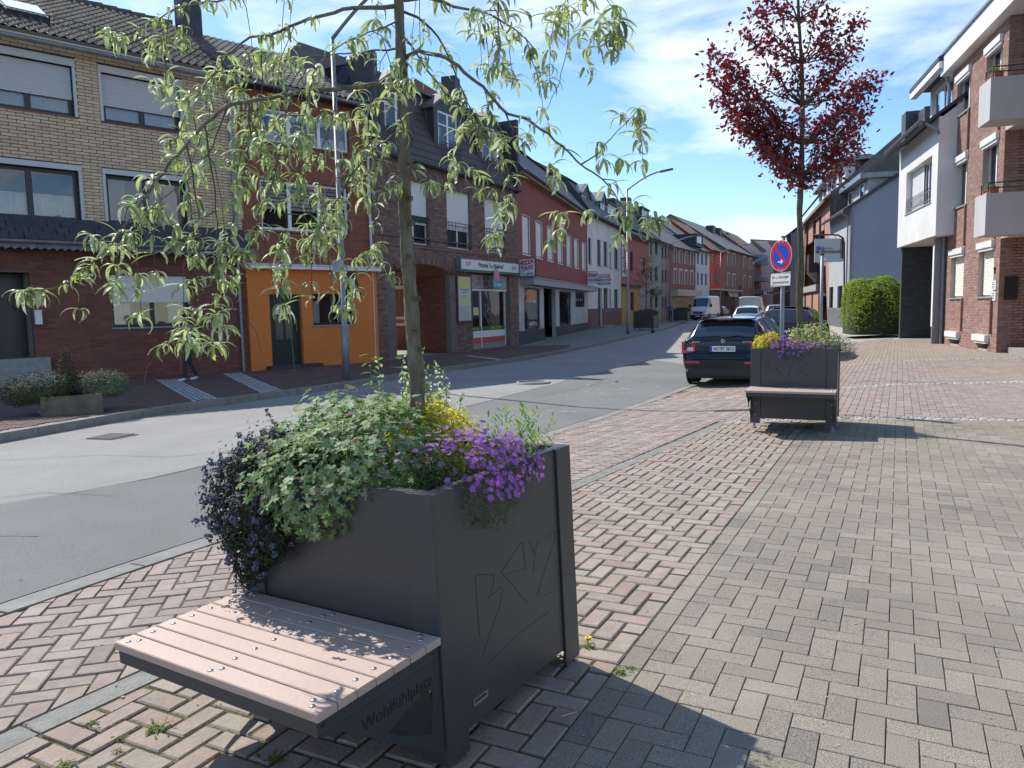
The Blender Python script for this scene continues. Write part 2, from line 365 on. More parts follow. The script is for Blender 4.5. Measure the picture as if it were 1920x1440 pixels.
mb.grid(lambda s,t:Z(a_[round(s*80)].lerp(b_[round(s*80)],t),.12),80,1); mb.grid(lambda s,t:Z(b_[round(s*80)],.12-.14*t),80,1)
obj('far_kerb',mb,M_KERB,kerb)
kr=struct('kerb_right',MB().box((-5.5,-15,-.3),(.05,0,0),(0,.05,0),(0,0,.05)),M_KERB)
stones(RKs,.14,0,.8,-.08,.004,'kerb_stone',M_KERB,kr,1.0,46,bev=.003)
GL=[(-4.6,-2.0),(-3.1,.45),(-1.88,2.57),(-1.59,3.04),(.6,6.52),(3.55,11.21),(7.2,18.0),(10.9,26.2),(14.9,37)]
GLs=smooth_line(GL,.4)
gu=struct('drainage_gutter',MB().box((-5,-3,-.3),(.05,0,0),(0,.05,0),(0,0,.05)),M_DKERB)
stones(GLs,.13,-.065,.5,-.08,-.004,'gutter_stone',M_DKERB,gu,.4,20,bev=.003,gap=.006)
# ---- left pavement
KL=on_line(LKs,-.15,-19,185); ka,_=resample(KL,200)
WL=[Vector(p+(0,)) for p in [(-32,-15),(-25,0),(-20,9),(-13.5,17),(-8.2,22),(-4.5,25.8),(-1,34.5),(5,53),(12,70),(18,87),(27,104),(38,125),(68,190)]]
wa,_=resample(WL,200); mb=MB()
mb.grid(lambda s,t:Z(ka[round(s*200)].lerp(wa[round(s*200)],t),.108),200,10)
pl=struct('pavement_left',mb,M_DKERB,True)
def brick_mesh(l,w_,h,bev):
    mb=MB(); a,b=l/2,w_/2
    q=[(-a,-b),(a,-b),(a,b),(-a,b)]; lo=[(x,y,-h) for x,y in q]; mi=[(x,y,-bev) for x,y in q]; hi=[(x-math.copysign(bev,x),y-math.copysign(bev,y),0) for x,y in q]
    mb.raw(lo+mi+hi,[(8,9,10,11)]+[(k,(k+1)%4,4+(k+1)%4,4+k) for k in range(4)]+[(4+k,4+(k+1)%4,8+(k+1)%4,8+k) for k in range(4)]); return mb
def clip(poly,hps):
    for (ax,ay,nx,ny) in hps:      # keep points with (p-a).n >= 0
        out=[]; n=len(poly)
        for i in range(n):
            p,q=poly[i],poly[(i+1)%n]; dp=(p[0]-ax)*nx+(p[1]-ay)*ny; dq=(q[0]-ax)*nx+(q[1]-ay)*ny
            if dp>=0: out.append(p)
            if dp*dq<0: t=dp/(dp-dq); out.append((p[0]+(q[0]-p[0])*t,p[1]+(q[1]-p[1])*t))
        poly=out
        if len(poly)<3: return []
    return poly
def hp(a,b,off=0):
    """half plane to the right of the line a>b"""
    d=Vector((b[0]-a[0],b[1]-a[1])).normalized(); n=(d.y,-d.x); return (a[0]+n[0]*off,a[1]+n[1]*off,n[0],n[1])
def slope(x,y):
    e=.2; return Vector((-(gz(x+e,y)-gz(x-e,y))/(2*e),-(gz(x,y+e)-gz(x,y-e))/(2*e),1)).normalized()
def pave(parent,m,unit,joint,ang,origin,hps,box,pattern='herring',dz=0,nmax=300,bev=.004,jit=.0025,ratio=2,view=True,skip=None,h=.02,many='pavers'):
    ca,sa=math.cos(ang),math.sin(ang); x0,x1,y0,y1=box
    def W(p): return (origin[0]+p[0]*ca-p[1]*sa,origin[1]+p[0]*sa+p[1]*ca)
    cells=[]; R=int(max(math.hypot(a-origin[0],b-origin[1]) for a in (x0,x1) for b in (y0,y1))/unit)+4
    if pattern=='herring':
        for a in range(-R,R):
            for b in range(-R//2,R//2+1):
                X,Y=a+2*b,a-2*b
                if abs(X)>R or abs(Y)>R: continue
                cells.append((X,Y,2,1)); cells.append((X,Y+1,1,2))
    else:
        for j in range(-R,R):
            for i in range(-R//2,R//2): cells.append((i*2+(j%2),j,2,1))
    full=[]; cut=MB(); base=brick_mesh(unit*2-joint,unit-joint,h,bev)
    for X,Y,lx,ly in cells:
        c=W(((X+lx/2)*unit,(Y+ly/2)*unit))
        if not(x0<c[0]<x1 and y0<c[1]<y1): continue
        if view:
            d=Vector((c[0],c[1],gz(*c)))-CAM; z=d.dot(_f)
            if z<.3:
                if (c[0]**2+c[1]**2)>16: continue
                z=.3
            sx=960+F_PX*d.dot(_R)/z; sy=720-F_PX*d.dot(_U)/z
            mgn=1500 if z>3 else 9000
            if sx<-mgn or sx>1920+mgn or sy>1440+mgn*1.2: continue
        if skip and skip(c): continue
        q=[W((u*unit,v*unit)) for u,v in ((X,Y),(X+lx,Y),(X+lx,Y+ly),(X,Y+ly))]
        ok=all((p[0]-a)*nx+(p[1]-b)*ny>=0 for p in q for (a,b,nx,ny) in hps)
        if ok:
            z=gz(*c)+dz+random.uniform(-jit,jit); n=slope(*c); th=ang+(0 if lx==2 else math.pi/2)+random.uniform(-.012,.012)+(math.pi if random.random()<.5 else 0)
            n=(n+Vector((random.uniform(-.008,.008),random.uniform(-.008,.008),0))*(jit/.0025)).normalized()
            xa=Vector((math.cos(th),math.sin(th),0)); xa=(xa-n*xa.dot(n)).normalized(); ya=n.cross(xa)
            full.append(Matrix.Translation((c[0],c[1],z))@Matrix((xa,ya,n)).transposed().to_4x4())
        else:
            p=clip(q,hps)
            if len(p)<3: continue
            A=abs(sum(p[i][0]*p[(i+1)%len(p)][1]-p[(i+1)%len(p)][0]*p[i][1] for i in range(len(p))))/2
            if A<.12*unit*unit: continue
            cx=sum(a for a,b in p)/len(p); cy=sum(b for a,b in p)/len(p); k=1-joint/unit*.9; k2=k-.04; jz=dz+random.uniform(-jit,jit)
            lo=[Z((cx+(a-cx)*k,cy+(b-cy)*k),jz-h) for a,b in p]; mi=[Z((cx+(a-cx)*k,cy+(b-cy)*k),jz-bev) for a,b in p]; hi=[Z((cx+(a-cx)*k2,cy+(b-cy)*k2),jz) for a,b in p]
            n=len(p); cut.raw(lo+mi+hi,[tuple(range(2*n,3*n))]+[(i,(i+1)%n,n+(i+1)%n,n+i) for i in range(n)]+[(n+i,n+(i+1)%n,2*n+(i+1)%n,2*n+i) for i in range(n)])
    pieces('paver',many,base,full,parent,m,nmax)
    if cut.f: obj('cut_pavers',cut,m,parent,kind='stuff')
def bed(name,m,pts_a,pts_b,dz=-.009,n=60,k=14):
    a,_=resample([Vector((*p,0)) for p in pts_a],n); b,_=resample([Vector((*p,0)) for p in pts_b],n)
    mb=MB(); mb.grid(lambda s,t:Z(a[round(s*n)].lerp(b[round(s*n)],t),dz),n,k); return struct(name,mb,m,True)
S1a,S1b=(2.95,10.04),(8.2,8.47)     # granite strip across the walk
B0,B1=(-.87,.5),(3.42,8.77)         # red / grey boundary
sd_=(Vector(S1b)-Vector(S1a)).normalized()
S1far=(S1a[0]+sd_.x*16,S1a[1]+sd_.y*16)
gd=(.53,.848)
bed_park=bed('parking_bay',M_SAND,[(p.x,p.y) for p in on_line(RKs,.14,-3,45)],[(p.x,p.y) for p in GLs[3:]]); bed_park['kind']='structure'
pave(bed_park,M_RED,.1,.0095,rad(61.5-45-3),(-1,4),[hp((-2.78,3.89),(3.25,15.1),.155),hp((3.55,11.21),(.6,6.52),.07) if False else hp((3.9,11.77),(-1.88,2.57),.07)],(-5,16,-1.5,31),bev=.005,jit=.003,skip=lambda c:c[1]>14 and min((p-Vector((c[0],c[1],0))).length+(9 if (p.x>c[0]+.0 and p.y<c[1]+.3) else 0) for p in RKs)<.3)
bed_red=bed('footpath_red',M_SAND,[(p.x,p.y) for p in on_line(GLs,.065,-1.9,12)],[(-1.9,-1.5),(-.87,.5),(1.3,4.67),(3.42,8.77),(4.0,9.9)])
RB=Vector(B1)-Vector(B0); bang=math.atan2(RB.y,RB.x)
pave(bed_red,M_RED2,.104,.0125,bang,B0,[hp((-1.88,2.57),(.6,6.52),.08),hp(B1,B0,.0),hp(S1far,S1a,.11) if False else hp(S1a,S1far,.10)],(-5,5,-1.6,11),bev=.006,jit=.0035)
bed_grey=bed('footpath_grey',M_SANDG,[(-1.9,-1.5),(-.87,.5),(1.3,4.67),(3.42,8.77),(3.75,9.75)],[(9,-2),(12,0),(13,3),(13.4,5.5),(13.5,7)],dz=-.006)
pave(bed_grey,M_GREY,.1,.0042,bang,B0,[hp(B0,B1,.1),hp(S1a,S1far,.10)],(-2,13,-1.6,11),bev=.0018,jit=.0009,h=.015)
# edge row of grey stretchers along the boundary
n=Vector((RB.y,-RB.x,0)).normalized(); t=Vector((RB.x,RB.y,0)).normalized(); Ms=[]
for i in range(48):
    c=Vector((*B0,0))+t*(.1+.2*i)+n*.05
    z=gz(c.x,c.y); nn=slope(c.x,c.y); xa=(t-nn*t.dot(nn)).normalized(); Ms.append(Matrix.Translation((c.x,c.y,z))@Matrix((xa,nn.cross(xa),nn)).transposed().to_4x4())
pieces('edge_paver','edge_pavers',brick_mesh(.195,.095,.015,.003),Ms,bed_grey,M_GREY,60)
# walk beyond the first granite strip
def setts(parent,p0,p1,width,size=.1,dz=.002,nmax=120,m=M_GRAN,ok=None):
    p0,p1=Vector(p0),Vector(p1); d=(p1-p0); L=d.length; d.normalize(); nn=Vector((-d.y,d.x)); Ms=[]
    for i in range(int(L/size)):
        for j in range(int(width/size)):
            c=p0+d*(size*(i+.5*(j%2)+random.uniform(-.08,.08)))+nn*(size*(j+.5)-width/2)
            if ok and not ok((c.x,c.y)): continue
            z=gz(c.x,c.y)+dz+random.uniform(-.004,.004); sl=slope(c.x,c.y)+Vector((random.uniform(-.04,.04),random.uniform(-.04,.04),0)); sl.normalize()
            xa=Vector((d.x,d.y,0)); xa=(xa-sl*xa.dot(sl)).normalized()
            Ms.append(Matrix.Translation((c.x,c.y,z))@Matrix((xa,sl.cross(xa),sl)).transposed().to_4x4()@Matrix.Diagonal((random.uniform(.85,1.02),random.uniform(.88,1),1,1)))
    pieces('granite_sett','granite_setts',brick_mesh(size*.94,size*.9,.03,.012),Ms,parent,m,nmax)
far_a=[(p.x,p.y) for p in on_line(GLs,.07,10,37)]+[(20,49),(26,66),(33,82)]
far_b=[(13.5,7),(14.5,14),(15.2,20),(16,26),(18,33),(21.5,42),(26,57),(34,80)]
bed_far=bed('footpath_far',M_SAND,far_a,far_b,dz=-.009,n=80,k=20)
g2a,g2b=ground(1580,727),ground(1915,716)
g3a,g3b=ground(1600,683),ground(1860,672)
hpS=lambda p,q,off:(p.x,p.y)
def hp_far(p,q): # keep the far side
    d=(Vector((q.x-p.x,q.y-p.y))).normalized(); return (p.x,p.y,-d.y,d.x)
def hp_near(p,q):
    a=hp_far(p,q); return (a[0],a[1],-a[2],-a[3])
S1v,S1w=Vector((*S1a,0)),Vector((*S1far,0))
setts(bed_far,S1a,(S1a[0]+sd_.x*9.5,S1a[1]+sd_.y*9.5),.2,nmax=150)
d2=(g2b-g2a).normalized(); s2a=g2a-d2*2.9; s2b=g2b+d2*6
setts(bed_far,(s2a.x,s2a.y),(s2b.x,s2b.y),.2,nmax=60)
d3=(g3b-g3a).normalized(); s3a=g3a-d3*3.5; s3b=g3b+d3*5
setts(bed_far,(s3a.x,s3a.y),(s3b.x,s3b.y),.2,nmax=0)
off=lambda hpl,k:(hpl[0]+hpl[2]*k,hpl[1]+hpl[3]*k,hpl[2],hpl[3])
glh=hp((.6,6.52),(7.2,18.0),.09)
pave(bed_far,M_RED,.1,.006,bang,B0,[off(hp_far(S1v,S1w),.1),off(hp_near(s2a,s2b),.1),glh],(2,19,4,16),bev=.004,nmax=80)
pave(bed_far,M_RED,.1,.006,bang,B0,[off(hp_far(s2a,s2b),.1),off(hp_near(s3a,s3b),.1),glh],(3,22,6,24),bev=.004,nmax=0,jit=.002)
pave(bed_far,M_RED2,.1,.006,bang,B0,[off(hp_far(s3a,s3b),.1),glh,(0,30,0,-1)],(5,24,13,31),bev=.004,nmax=0,jit=.002)
mb=MB(); q1=[(p.x,p.y) for p in on_line(GLs,.07,29.5,37)]+[(20,49),(26,66),(33,82)]
a_,_=resample([Vector((*p,0)) for p in q1],50); b_,_=resample([Vector((*p,0)) for p in [(17,29.5),(18,33),(21.5,42),(26,57),(34,80)]],50)
mb.grid(lambda s,t:Z(a_[round(s*50)].lerp(b_[round(s*50)],t),-.001),50,6); obj('buff_paving',mb,M_YEL,bed_far)
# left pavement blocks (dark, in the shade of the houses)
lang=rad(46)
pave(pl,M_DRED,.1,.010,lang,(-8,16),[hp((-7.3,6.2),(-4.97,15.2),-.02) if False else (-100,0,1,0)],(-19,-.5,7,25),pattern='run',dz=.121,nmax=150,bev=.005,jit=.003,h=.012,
     skip=lambda c:not left_ok(c)) if False else None
LKr=on_line(LKs,-.17,0,60)
def left_ok(c):
    # left of the kerb, in front of the house walls
    b=min(LKr,key=lambda p:(p.x-c[0])**2+(p.y-c[1])**2); i=LKr.index(b); t=(LKr[min(i+1,len(LKr)-1)]-LKr[max(i-1,0)]).normalized(); nn=Vector((t.y,-t.x,0))
    if (Vector((c[0],c[1],0))-b).dot(nn)>-.06: return False
    # wall 1/2 line, wall 3 line
    if c[0]<-4.6: return (c[0]+7.68)*.697-(c[1]-21.71)*.717>.05
    return (c[0]+4.48)*.88-(c[1]-24.82)*.474>.05
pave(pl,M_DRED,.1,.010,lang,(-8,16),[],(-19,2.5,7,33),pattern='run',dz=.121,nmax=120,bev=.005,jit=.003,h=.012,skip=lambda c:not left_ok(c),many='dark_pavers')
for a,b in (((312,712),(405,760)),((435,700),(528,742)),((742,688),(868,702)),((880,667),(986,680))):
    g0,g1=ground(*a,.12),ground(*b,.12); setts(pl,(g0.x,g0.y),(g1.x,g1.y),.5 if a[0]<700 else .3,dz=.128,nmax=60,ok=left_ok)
# manhole and road drain
P=ground(1000,718); mh=thing('manhole_cover','round cast iron manhole cover in the asphalt at the shadow edge','manhole cover',P)
mb=MB(); mb.disc(P+Vector((0,0,.0)),(0,0,1),.33,.012,32); obj('lid',mb,mat('cast_iron',(.10,.10,.10),.7,var=(.16,.155,.15),scale=20,metal=.3),mh)
mb=MB(); pts=[P+Vector((math.cos(k*math.pi/16)*.38,math.sin(k*math.pi/16)*.38,.004)) for k in range(33)]; mb.tube(pts,.035,6); obj('frame_ring',mb,M_STONE,mh)
P=ground(175,818); dr=thing('road_drain','dark iron drain grate lying against the left kerb','drain',P)
t=Vector((.23,.97,0)).normalized(); nn=Vector((t.y,-t.x,0)); P=P+nn*.28
for k in range(9):
    mb=MB(); mb.box(P+t*(.05*k-.2)+Vector((0,0,.004)),nn*.2,t*.012,(0,0,.008)); obj('grate_bar',mb,MATS['cast_iron'],dr)
mb=MB(); mb.box(P+Vector((0,0,-.01)),nn*.23,t*.25,(0,0,.008)); obj('frame',mb,MATS['cast_iron'],dr)

# pale worn scuffs on the patched asphalt and small litter on the paving
def blot(mb,p,r,dz,n=7,el=1.6,ang=0.):
    ca,sa=math.cos(ang),math.sin(ang); q=[]
    for k in range(n):
        a=2*math.pi*k/n; rr=r*random.uniform(.5,1.2); x,y=math.cos(a)*rr*el,math.sin(a)*rr; q.append(Z((p[0]+x*ca-y*sa,p[1]+x*sa+y*ca),dz))
    mb.poly(q)
mb=MB()
for _ in range(420):
    px=random.gauss(1170,75); py=755-(px-1040)*.27+random.gauss(0,14); g=ground(px,py); s_,t_=st(g.x,g.y)
    if s_>-.25: continue
    blot(mb,(g.x,g.y),abs(random.gauss(0,.03))+.006,.0008,ang=1.05)
tag(obj('road_scuffs',mb,mat('pale_scuff',(.235,.235,.222),.95),kind='stuff'),'pale worn scuff marks on the darker asphalt before the black car','scuff marks')
mb=MB()
for _ in range(90):
    g=ground(random.uniform(900,1900),random.uniform(800,1440)); r=random.uniform(.0012,.0035); mb.box((g.x,g.y,g.z+r*.6),(r*random.uniform(.6,2),0,0),(0,r,0),(0,0,r*.5))
for _ in range(50):
    g=ground(random.uniform(0,900),random.uniform(1050,1440)); r=random.uniform(.002,.005); mb.box((g.x,g.y,g.z+r*.6),(r*random.uniform(.6,2),0,0),(0,r,0),(0,0,r*.5))
tag(obj('grit',mb,mat('pale_grit',(.34,.31,.25),.9,rand=.3),kind='stuff'),'tiny grit and crumbs scattered over the paving','grit')
g=ground(1068,1343); mb=MB(); mb.tube([g+Vector((-.03,-.014,.006)),g+Vector((.03,.016,.006))],.0022,5); tag(obj('stick',mb,mat('pale_wood',(.55,.42,.28),.8)),'short pale wooden stick lying in the planter shadow','stick')

def strip(mb,pts,wd,dz):
    q,L=resample([Vector((p[0],p[1],0)) for p in pts],max(4,len(pts)*6)); a=[];b=[]
    for i,p in enumerate(q):
        t=(q[min(i+1,len(q)-1)]-q[max(i-1,0)]).normalized(); n=Vector((t.y,-t.x,0)); j=n*random.gauss(0,wd*.7); ww=wd*random.uniform(.5,1.2); a.append(Z(p+n*ww+j,dz)); b.append(Z(p-n*ww+j,dz))
    for i in range(len(q)-1): mb.poly([a[i],b[i],b[i+1],a[i+1]])
mb=MB(); strip(mb,[(p.x,p.y) for p in pa],.012,.0016)
for c in ([(-5.9,8.2),(-4.8,8.5),(-3.9,8.3),(-2.9,8.9),(-2.3,8.8)],[(-4.4,9.8),(-4.0,11.2),(-3.3,12.5),(-3.2,14.1),(-2.4,15.9),(-2.0,17.5)],[(-3.2,14.1),(-2.2,14.4),(-1.6,14.2)],[(-5.2,6.0),(-4.2,6.6),(-3.5,6.4)],[(.4,14.5),(1.1,15.6),(1.9,16.9),(2.4,18.6)],[(-4.9,4.9),(-4.3,5.3),(-3.4,5.2)]): strip(mb,c,.005,.0016)
tag(obj('road_cracks',mb,mat('tar_seam',(.07,.07,.068),.8),kind='stuff'),'thin dark cracks and a tar seam along the asphalt patch','road cracks')
# ------------------------------------------------------------------ planter benches
M_PLANK=mat('pink_beige_plank',(.46,.345,.285),.6,var=(.42,.31,.255),scale=3,stretch=(1,1,1),fine=.05,bump=.08,bscale=150)
M_BOLT=mat('steel_bolt',(.55,.56,.58),.28,metal=1.)
M_SOIL=mat('planting_soil',(.035,.026,.018),.95,var=(.06,.045,.03),scale=30,bump=.8,bscale=60)
M_INK=mat('marker_ink',(.006,.006,.008),.55); M_SCR=mat('faded_marker',(.022,.021,.022),.5)
M_ANTHD=mat('anthracite_bracket',(.028,.034,.036),.45,var=(.034,.04,.043),scale=3)
def rmat(yaw,a,b):
    Rz=Matrix.Rotation(yaw,3,'Z'); Rx=Matrix.Rotation(a,3,'X'); Ry=Matrix.Rotation(b,3,'Y'); return Rx@Ry@Rz
class LF:
    """local frame for text and plates: u,v,w to world"""
    def __init__(s,o,d,up,n): s.o=Vector(o); s.d=Vector(d); s.up=Vector(up); s.n=Vector(n)
    def P(s,u,v,w=0): return s.o+s.d*u+s.up*v+s.n*w
    def px(s,x,y,w=0):
        r=ray(x,y); o=s.o+s.n*w; t=(o-CAM).dot(s.n)/r.dot(s.n); q=CAM+r*t-o; return q.dot(s.d),q.dot(s.up)
def plate_mb(F,outer,holes,w,depth):
    cu=bpy.data.curves.new('t','CURVE'); cu.dimensions='2D'; cu.fill_mode='BOTH'; cu.extrude=depth/2
    for pts in [outer]+holes:
        sp=cu.splines.new('POLY'); sp.points.add(len(pts)-1)
        for i,p in enumerate(pts): sp.points[i].co=(p[0],p[1],0,1)
        sp.use_cyclic_u=True
    o=bpy.data.objects.new('t',cu); me=bpy.data.meshes.new_from_object(o); mb=MB()
    mb.v=[tuple(F.P(p.co.x,p.co.y,w+p.co.z+depth/2)) for p in me.vertices]; mb.f=[tuple(p.vertices) for p in me.polygons]; mb.mi=[0]*len(mb.f)
    bpy.data.objects.remove(o); bpy.data.meshes.remove(me); bpy.data.curves.remove(cu); return mb
def rounded(pts,r,n=4):
    out=[]; N=len(pts)
    for i in range(N):
        p0,p1,p2=Vector(pts[i-1]),Vector(pts[i]),Vector(pts[(i+1)%N]); a=(p0-p1).normalized(); b=(p2-p1).normalized()
        for k in range(n+1):
            t=k/n; out.append(tuple((p1+a*r)*(1-t)**2+p1*2*t*(1-t)+(p2+b*r)*t*t))
    return out
def ribbon(mb,F,pts,wd,w):
    P=[F.P(u,v,w) for u,v in pts]; mb.tube(P,wd,4,True)
def planter(o,yaw,a,b,W,L,H,sh,sd_,label,group,bench=True,text=True,graf=None,feet=.035):
    R=rmat(yaw,a,b); o=Vector(o); T=lambda x,y,z:o+R@Vector((x,y,z))
    X,Y,Zv=R@Vector((1,0,0)),R@Vector((0,1,0)),R@Vector((0,0,1))
    root=thing('planter_bench' if bench else 'street_planter',label,'planter',T(-W/2,L/2,-.03),group)
    def lb(mb,x0,x1,y0,y1,z0,z1): return mb.box(T((x0+x1)/2,(y0+y1)/2,(z0+z1)/2),X*(x1-x0)/2,Y*(y1-y0)/2,Zv*(z1-z0)/2)
    pw=.115; th=.012; rec=.010; zb=.10
    # four wall panels, set back a little from the corner posts
    for x0,x1,y0,y1 in ((-W+pw+.003,-pw-.003,rec,rec+.02),(-W+pw+.003,-pw-.003,L-rec-.02,L-rec),(-W+rec,-W+rec+.02,pw+.003,L-pw-.003),(-rec-.02,-rec,pw+.003,L-pw-.003)):
        obj('wall_panel',lb(MB(),x0,x1,y0,y1,zb,H-.006),M_ANTH,root)
    for sx in(0,1):
        for sy in(0,1):
            cx=-W if sx else 0; cy=L if sy else 0; dx=1 if sx else -1; dy=-1 if sy else 1
            pts=[(cx,cy),(cx+dx*pw,cy),(cx+dx*pw,cy+dy*th),(cx+dx*(th+.02),cy+dy*th),(cx+dx*th,cy+dy*(th+.02)),(cx+dx*th,cy+dy*pw),(cx,cy+dy*pw)]
            # outer corner cut by a small chamfer
            pts=[(cx+dx*.004,cy)]+pts[1:]+[(cx,cy+dy*.004)]
            if dx*dy>0: pts=pts[::-1]
            obj('corner_post',MB().prism([T(x,y,.035) for x,y in pts],Zv*(H-.035)),M_ANTH,root)
            fx,fy=cx+dx*.045,cy+dy*.045
            mb=MB(); mb.tube([T(fx,fy,-feet),T(fx,fy,-feet+.012),T(fx,fy,-feet+.018),T(fx,fy,.04)],[.032,.032,.012,.010],14); obj('levelling_foot',mb,M_GALV,root)
    mb=MB()
    for x0,x1,y0,y1 in ((-W+.012,-.012,.0125,.05),(-W+.012,-.012,L-.05,L-.0125),(-W+.0125,-W+.05,.05,L-.05),(-.05,-.0125,.05,L-.05)): lb(mb,x0,x1,y0,y1,H-.018,H+.001)
    obj('top_rim',mb,M_ANTH,root)
    mb=MB(); lb(mb,-W+.03,-.03,.03,L-.03,.09,.12); obj('base_plate',mb,M_ANTH,root)
    mb=MB(); mb.grid(lambda p,q:T(-W+.04+(W-.08)*p,.04+(L-.08)*q,H-.07+.02*math.sin(p*9)*math.cos(q*7)),14,14); obj('soil',mb,M_SOIL,root,True)
    if not bench:
        return root,T,R
    # seat frame
    mb=MB(); zf=sh-.026
    lb(mb,-W+.012,-.012,-sd_+.008,-sd_+.014,zf-.045,zf-.001); lb(mb,-W+.012,-W+.018,-sd_+.014,0,zf-.045,zf-.001); lb(mb,-.018,-.012,-sd_+.014,0,zf-.045,zf-.001); lb(mb,-W/2-.02,-W/2+.02,-sd_+.014,0,zf-.03,zf-.001)
    lb(mb,-W+.018,-W+.05,-sd_+.014,0,zf-.006,zf-.001); lb(mb,-.05,-.018,-sd_+.014,0,zf-.006,zf-.001)
    obj('seat_frame',mb,M_ANTHD,root)
    for x,y in ((-.0115,-sd_+.03),(-.0115,-.03)):
        mb=MB(); mb.disc(T(x,y,zf-.02),X,.006,.003,10); obj('frame_hole',mb,M_BLACK,root)
    n=7; pitch=sd_/n
    for i in range(n):
        y0=-sd_+pitch*i+.0025; y1=y0+pitch-.005; c=.003
        prof=[(y0,sh-.025),(y0,sh-c),(y0+c,sh),(y1-c,sh),(y1,sh-c),(y1,sh-.025)]
        mb=MB(); mb.prism([T(-W,y,z) for y,z in prof],X*W); pk=obj('seat_plank',mb,M_PLANK,root)
        for fx in (.045,.5,.955):
            xs=[-W+W*fx]
            if i in(0,n-1): xs.append(-W+W*fx+(.022 if fx<.9 else -.022))
            for k,xx in enumerate(xs):
                yy=(y0+y1)/2+(.012 if (i in(0,n-1) and k) else (-.012 if i in (0,n-1) else 0))
                mb=MB(); mb.tube([T(xx,yy,sh),T(xx,yy,sh+.0025),T(xx,yy,sh+.004)],[.0095,.008,.003],12); obj('bolt',mb,M_BOLT,pk,True)
    # side brackets
    for xs,sgn in((-.016,1),(-W+.012,-1)):
        F=LF(T(xs,0,0),-Y,Zv,X)      # u: out from the planter, v: up
        outer=[(0.0,.075),(.03,.075),(sd_-.06,zf-.047),(sd_-.02,zf-.046),(0,zf-.046)]
        outer=[(0,.10),(.02,.09),(sd_-.10,zf-.075),(sd_-.02,zf-.050),(sd_-.02,zf-.046),(0,zf-.046)]
        hole=rounded([(.05,.165),(.05,zf-.145),(.255,zf-.145),(.27,zf-.165)],.018)
        hole=rounded([(.045,.17),(.045,zf-.125),(.10,zf-.115),(.27,zf-.175)],.02)
        br=obj('seat_bracket',plate_mb(F,outer,[hole],0,.004),M_ANTHD,root)
        if sgn==1 and text:
            F2=LF(T(xs+.0042,0,0),Y,Zv,X)
            obj('lettering',text_mb('Wohlfühlplatz',.052,F2,-.20,zf-.098,0,.0008,sx=1.05),M_INK,br)
    for x in (-W+.055,-.055):
        for z in (.14,.28):
            mb=MB(); mb.tube([T(x,-.0005,z),T(x,-.004,z)],[.009,.006],10); obj('bolt',mb,M_BOLT,root,True)
    # maker's plate low on the side
    F=LF(T(-.0095,0,0),Y,Zv,X); pp=MB(); pp.box(F.P(.20,.175,.0015),Y*.042,Zv*.013,X*.0015); mp_=obj('maker_plate',pp,mat('alu_plate',(.30,.31,.31),.45,metal=.6),root)
    mb=MB()
    for k in range(9): mb.box(F.P(.168+.0075*k,.177+.002*(k%2),.0036),Y*.0024,Zv*(.004+.002*(k%3==0)),X*.0004)
    obj('plate_lettering',mb,M_INK,mp_)
    if graf:
        F,strokes,wd=graf(T,X,Y,Zv); mb=MB()
        for s in strokes: ribbon(mb,F,[F.px(*p) for p in s],wd,.0002)
        obj('graffiti',mb,M_SCR,root,label='thin scratched marker letters on the dark panel')
    return root,T,R
def graf1(T,X,Y,Zv):
    F=LF(T(-.0098,0,0),Y,Zv,X); c=lambda q:[(700+a/2.667,900+b/2.667) for a,b in q]
    return F,[c(q) for q in ([(510,480),(516,600),(532,780)],[(510,482),(560,470),(598,474),(604,500),(590,565),(574,592),(580,588),(638,535),(650,548),(630,640),(585,760),(545,882)],
      [(745,305),(700,370),(640,460),(700,530),(770,615)],[(745,305),(752,370),(762,445),(710,457),(665,471)],[(780,300),(805,370)],[(826,296),(812,350),(800,460)],[(858,290),(910,258),(905,300),(860,440),(820,577),(860,575),(890,560)],[(575,918),(640,850),(740,760),(875,660)])],.0010
def graf2(T,X,Y,Zv):
    F=LF(T(0,.0098,0),X,Zv,-Y); c=lambda q:[(1240+a/3.43,420+b/3.43) for a,b in q]
    return F,[c(q) for q in ([(676,888),(668,925),(660,960)],[(672,886),(700,908),(682,935),(716,932),(690,960),(658,992)],[(735,935),(786,912),(764,888),(735,925),(755,950),(782,978)],[(847,885),(817,975),(838,990)],[(940,888),(888,950),(950,978)],[(670,1016),(760,1018),(870,1022)])],.0022
PL1,T1,R1m=planter((-.227,2.285,-.036),rad(-33.11),-.002,-.034,.966,.902,.935,.478,.52,'large near anthracite metal planter with pink plank bench and overflowing flowers','planter benches on the pavement',graf=graf1)
gA,gB=ground(1412,808),ground(1563,813)
yaw2=math.atan2(gB.y-gA.y,gB.x-gA.x); mid=(gA+gB)/2; W2=.966
yaw2=rad(-25.4)
o2=mid+Vector((math.cos(yaw2),math.sin(yaw2),0))*W2/2
print('planter2',gA,gB,math.degrees(yaw2),(gB-gA).length)
PL2,T2,R2m=planter((o2.x,o2.y,gz(o2.x,o2.y)+.035),yaw2,0,0,W2,.902,.935,.478,.46,'far anthracite planter with bench facing the camera under the red-leaved tree','planter benches on the pavement',graf=graf2)
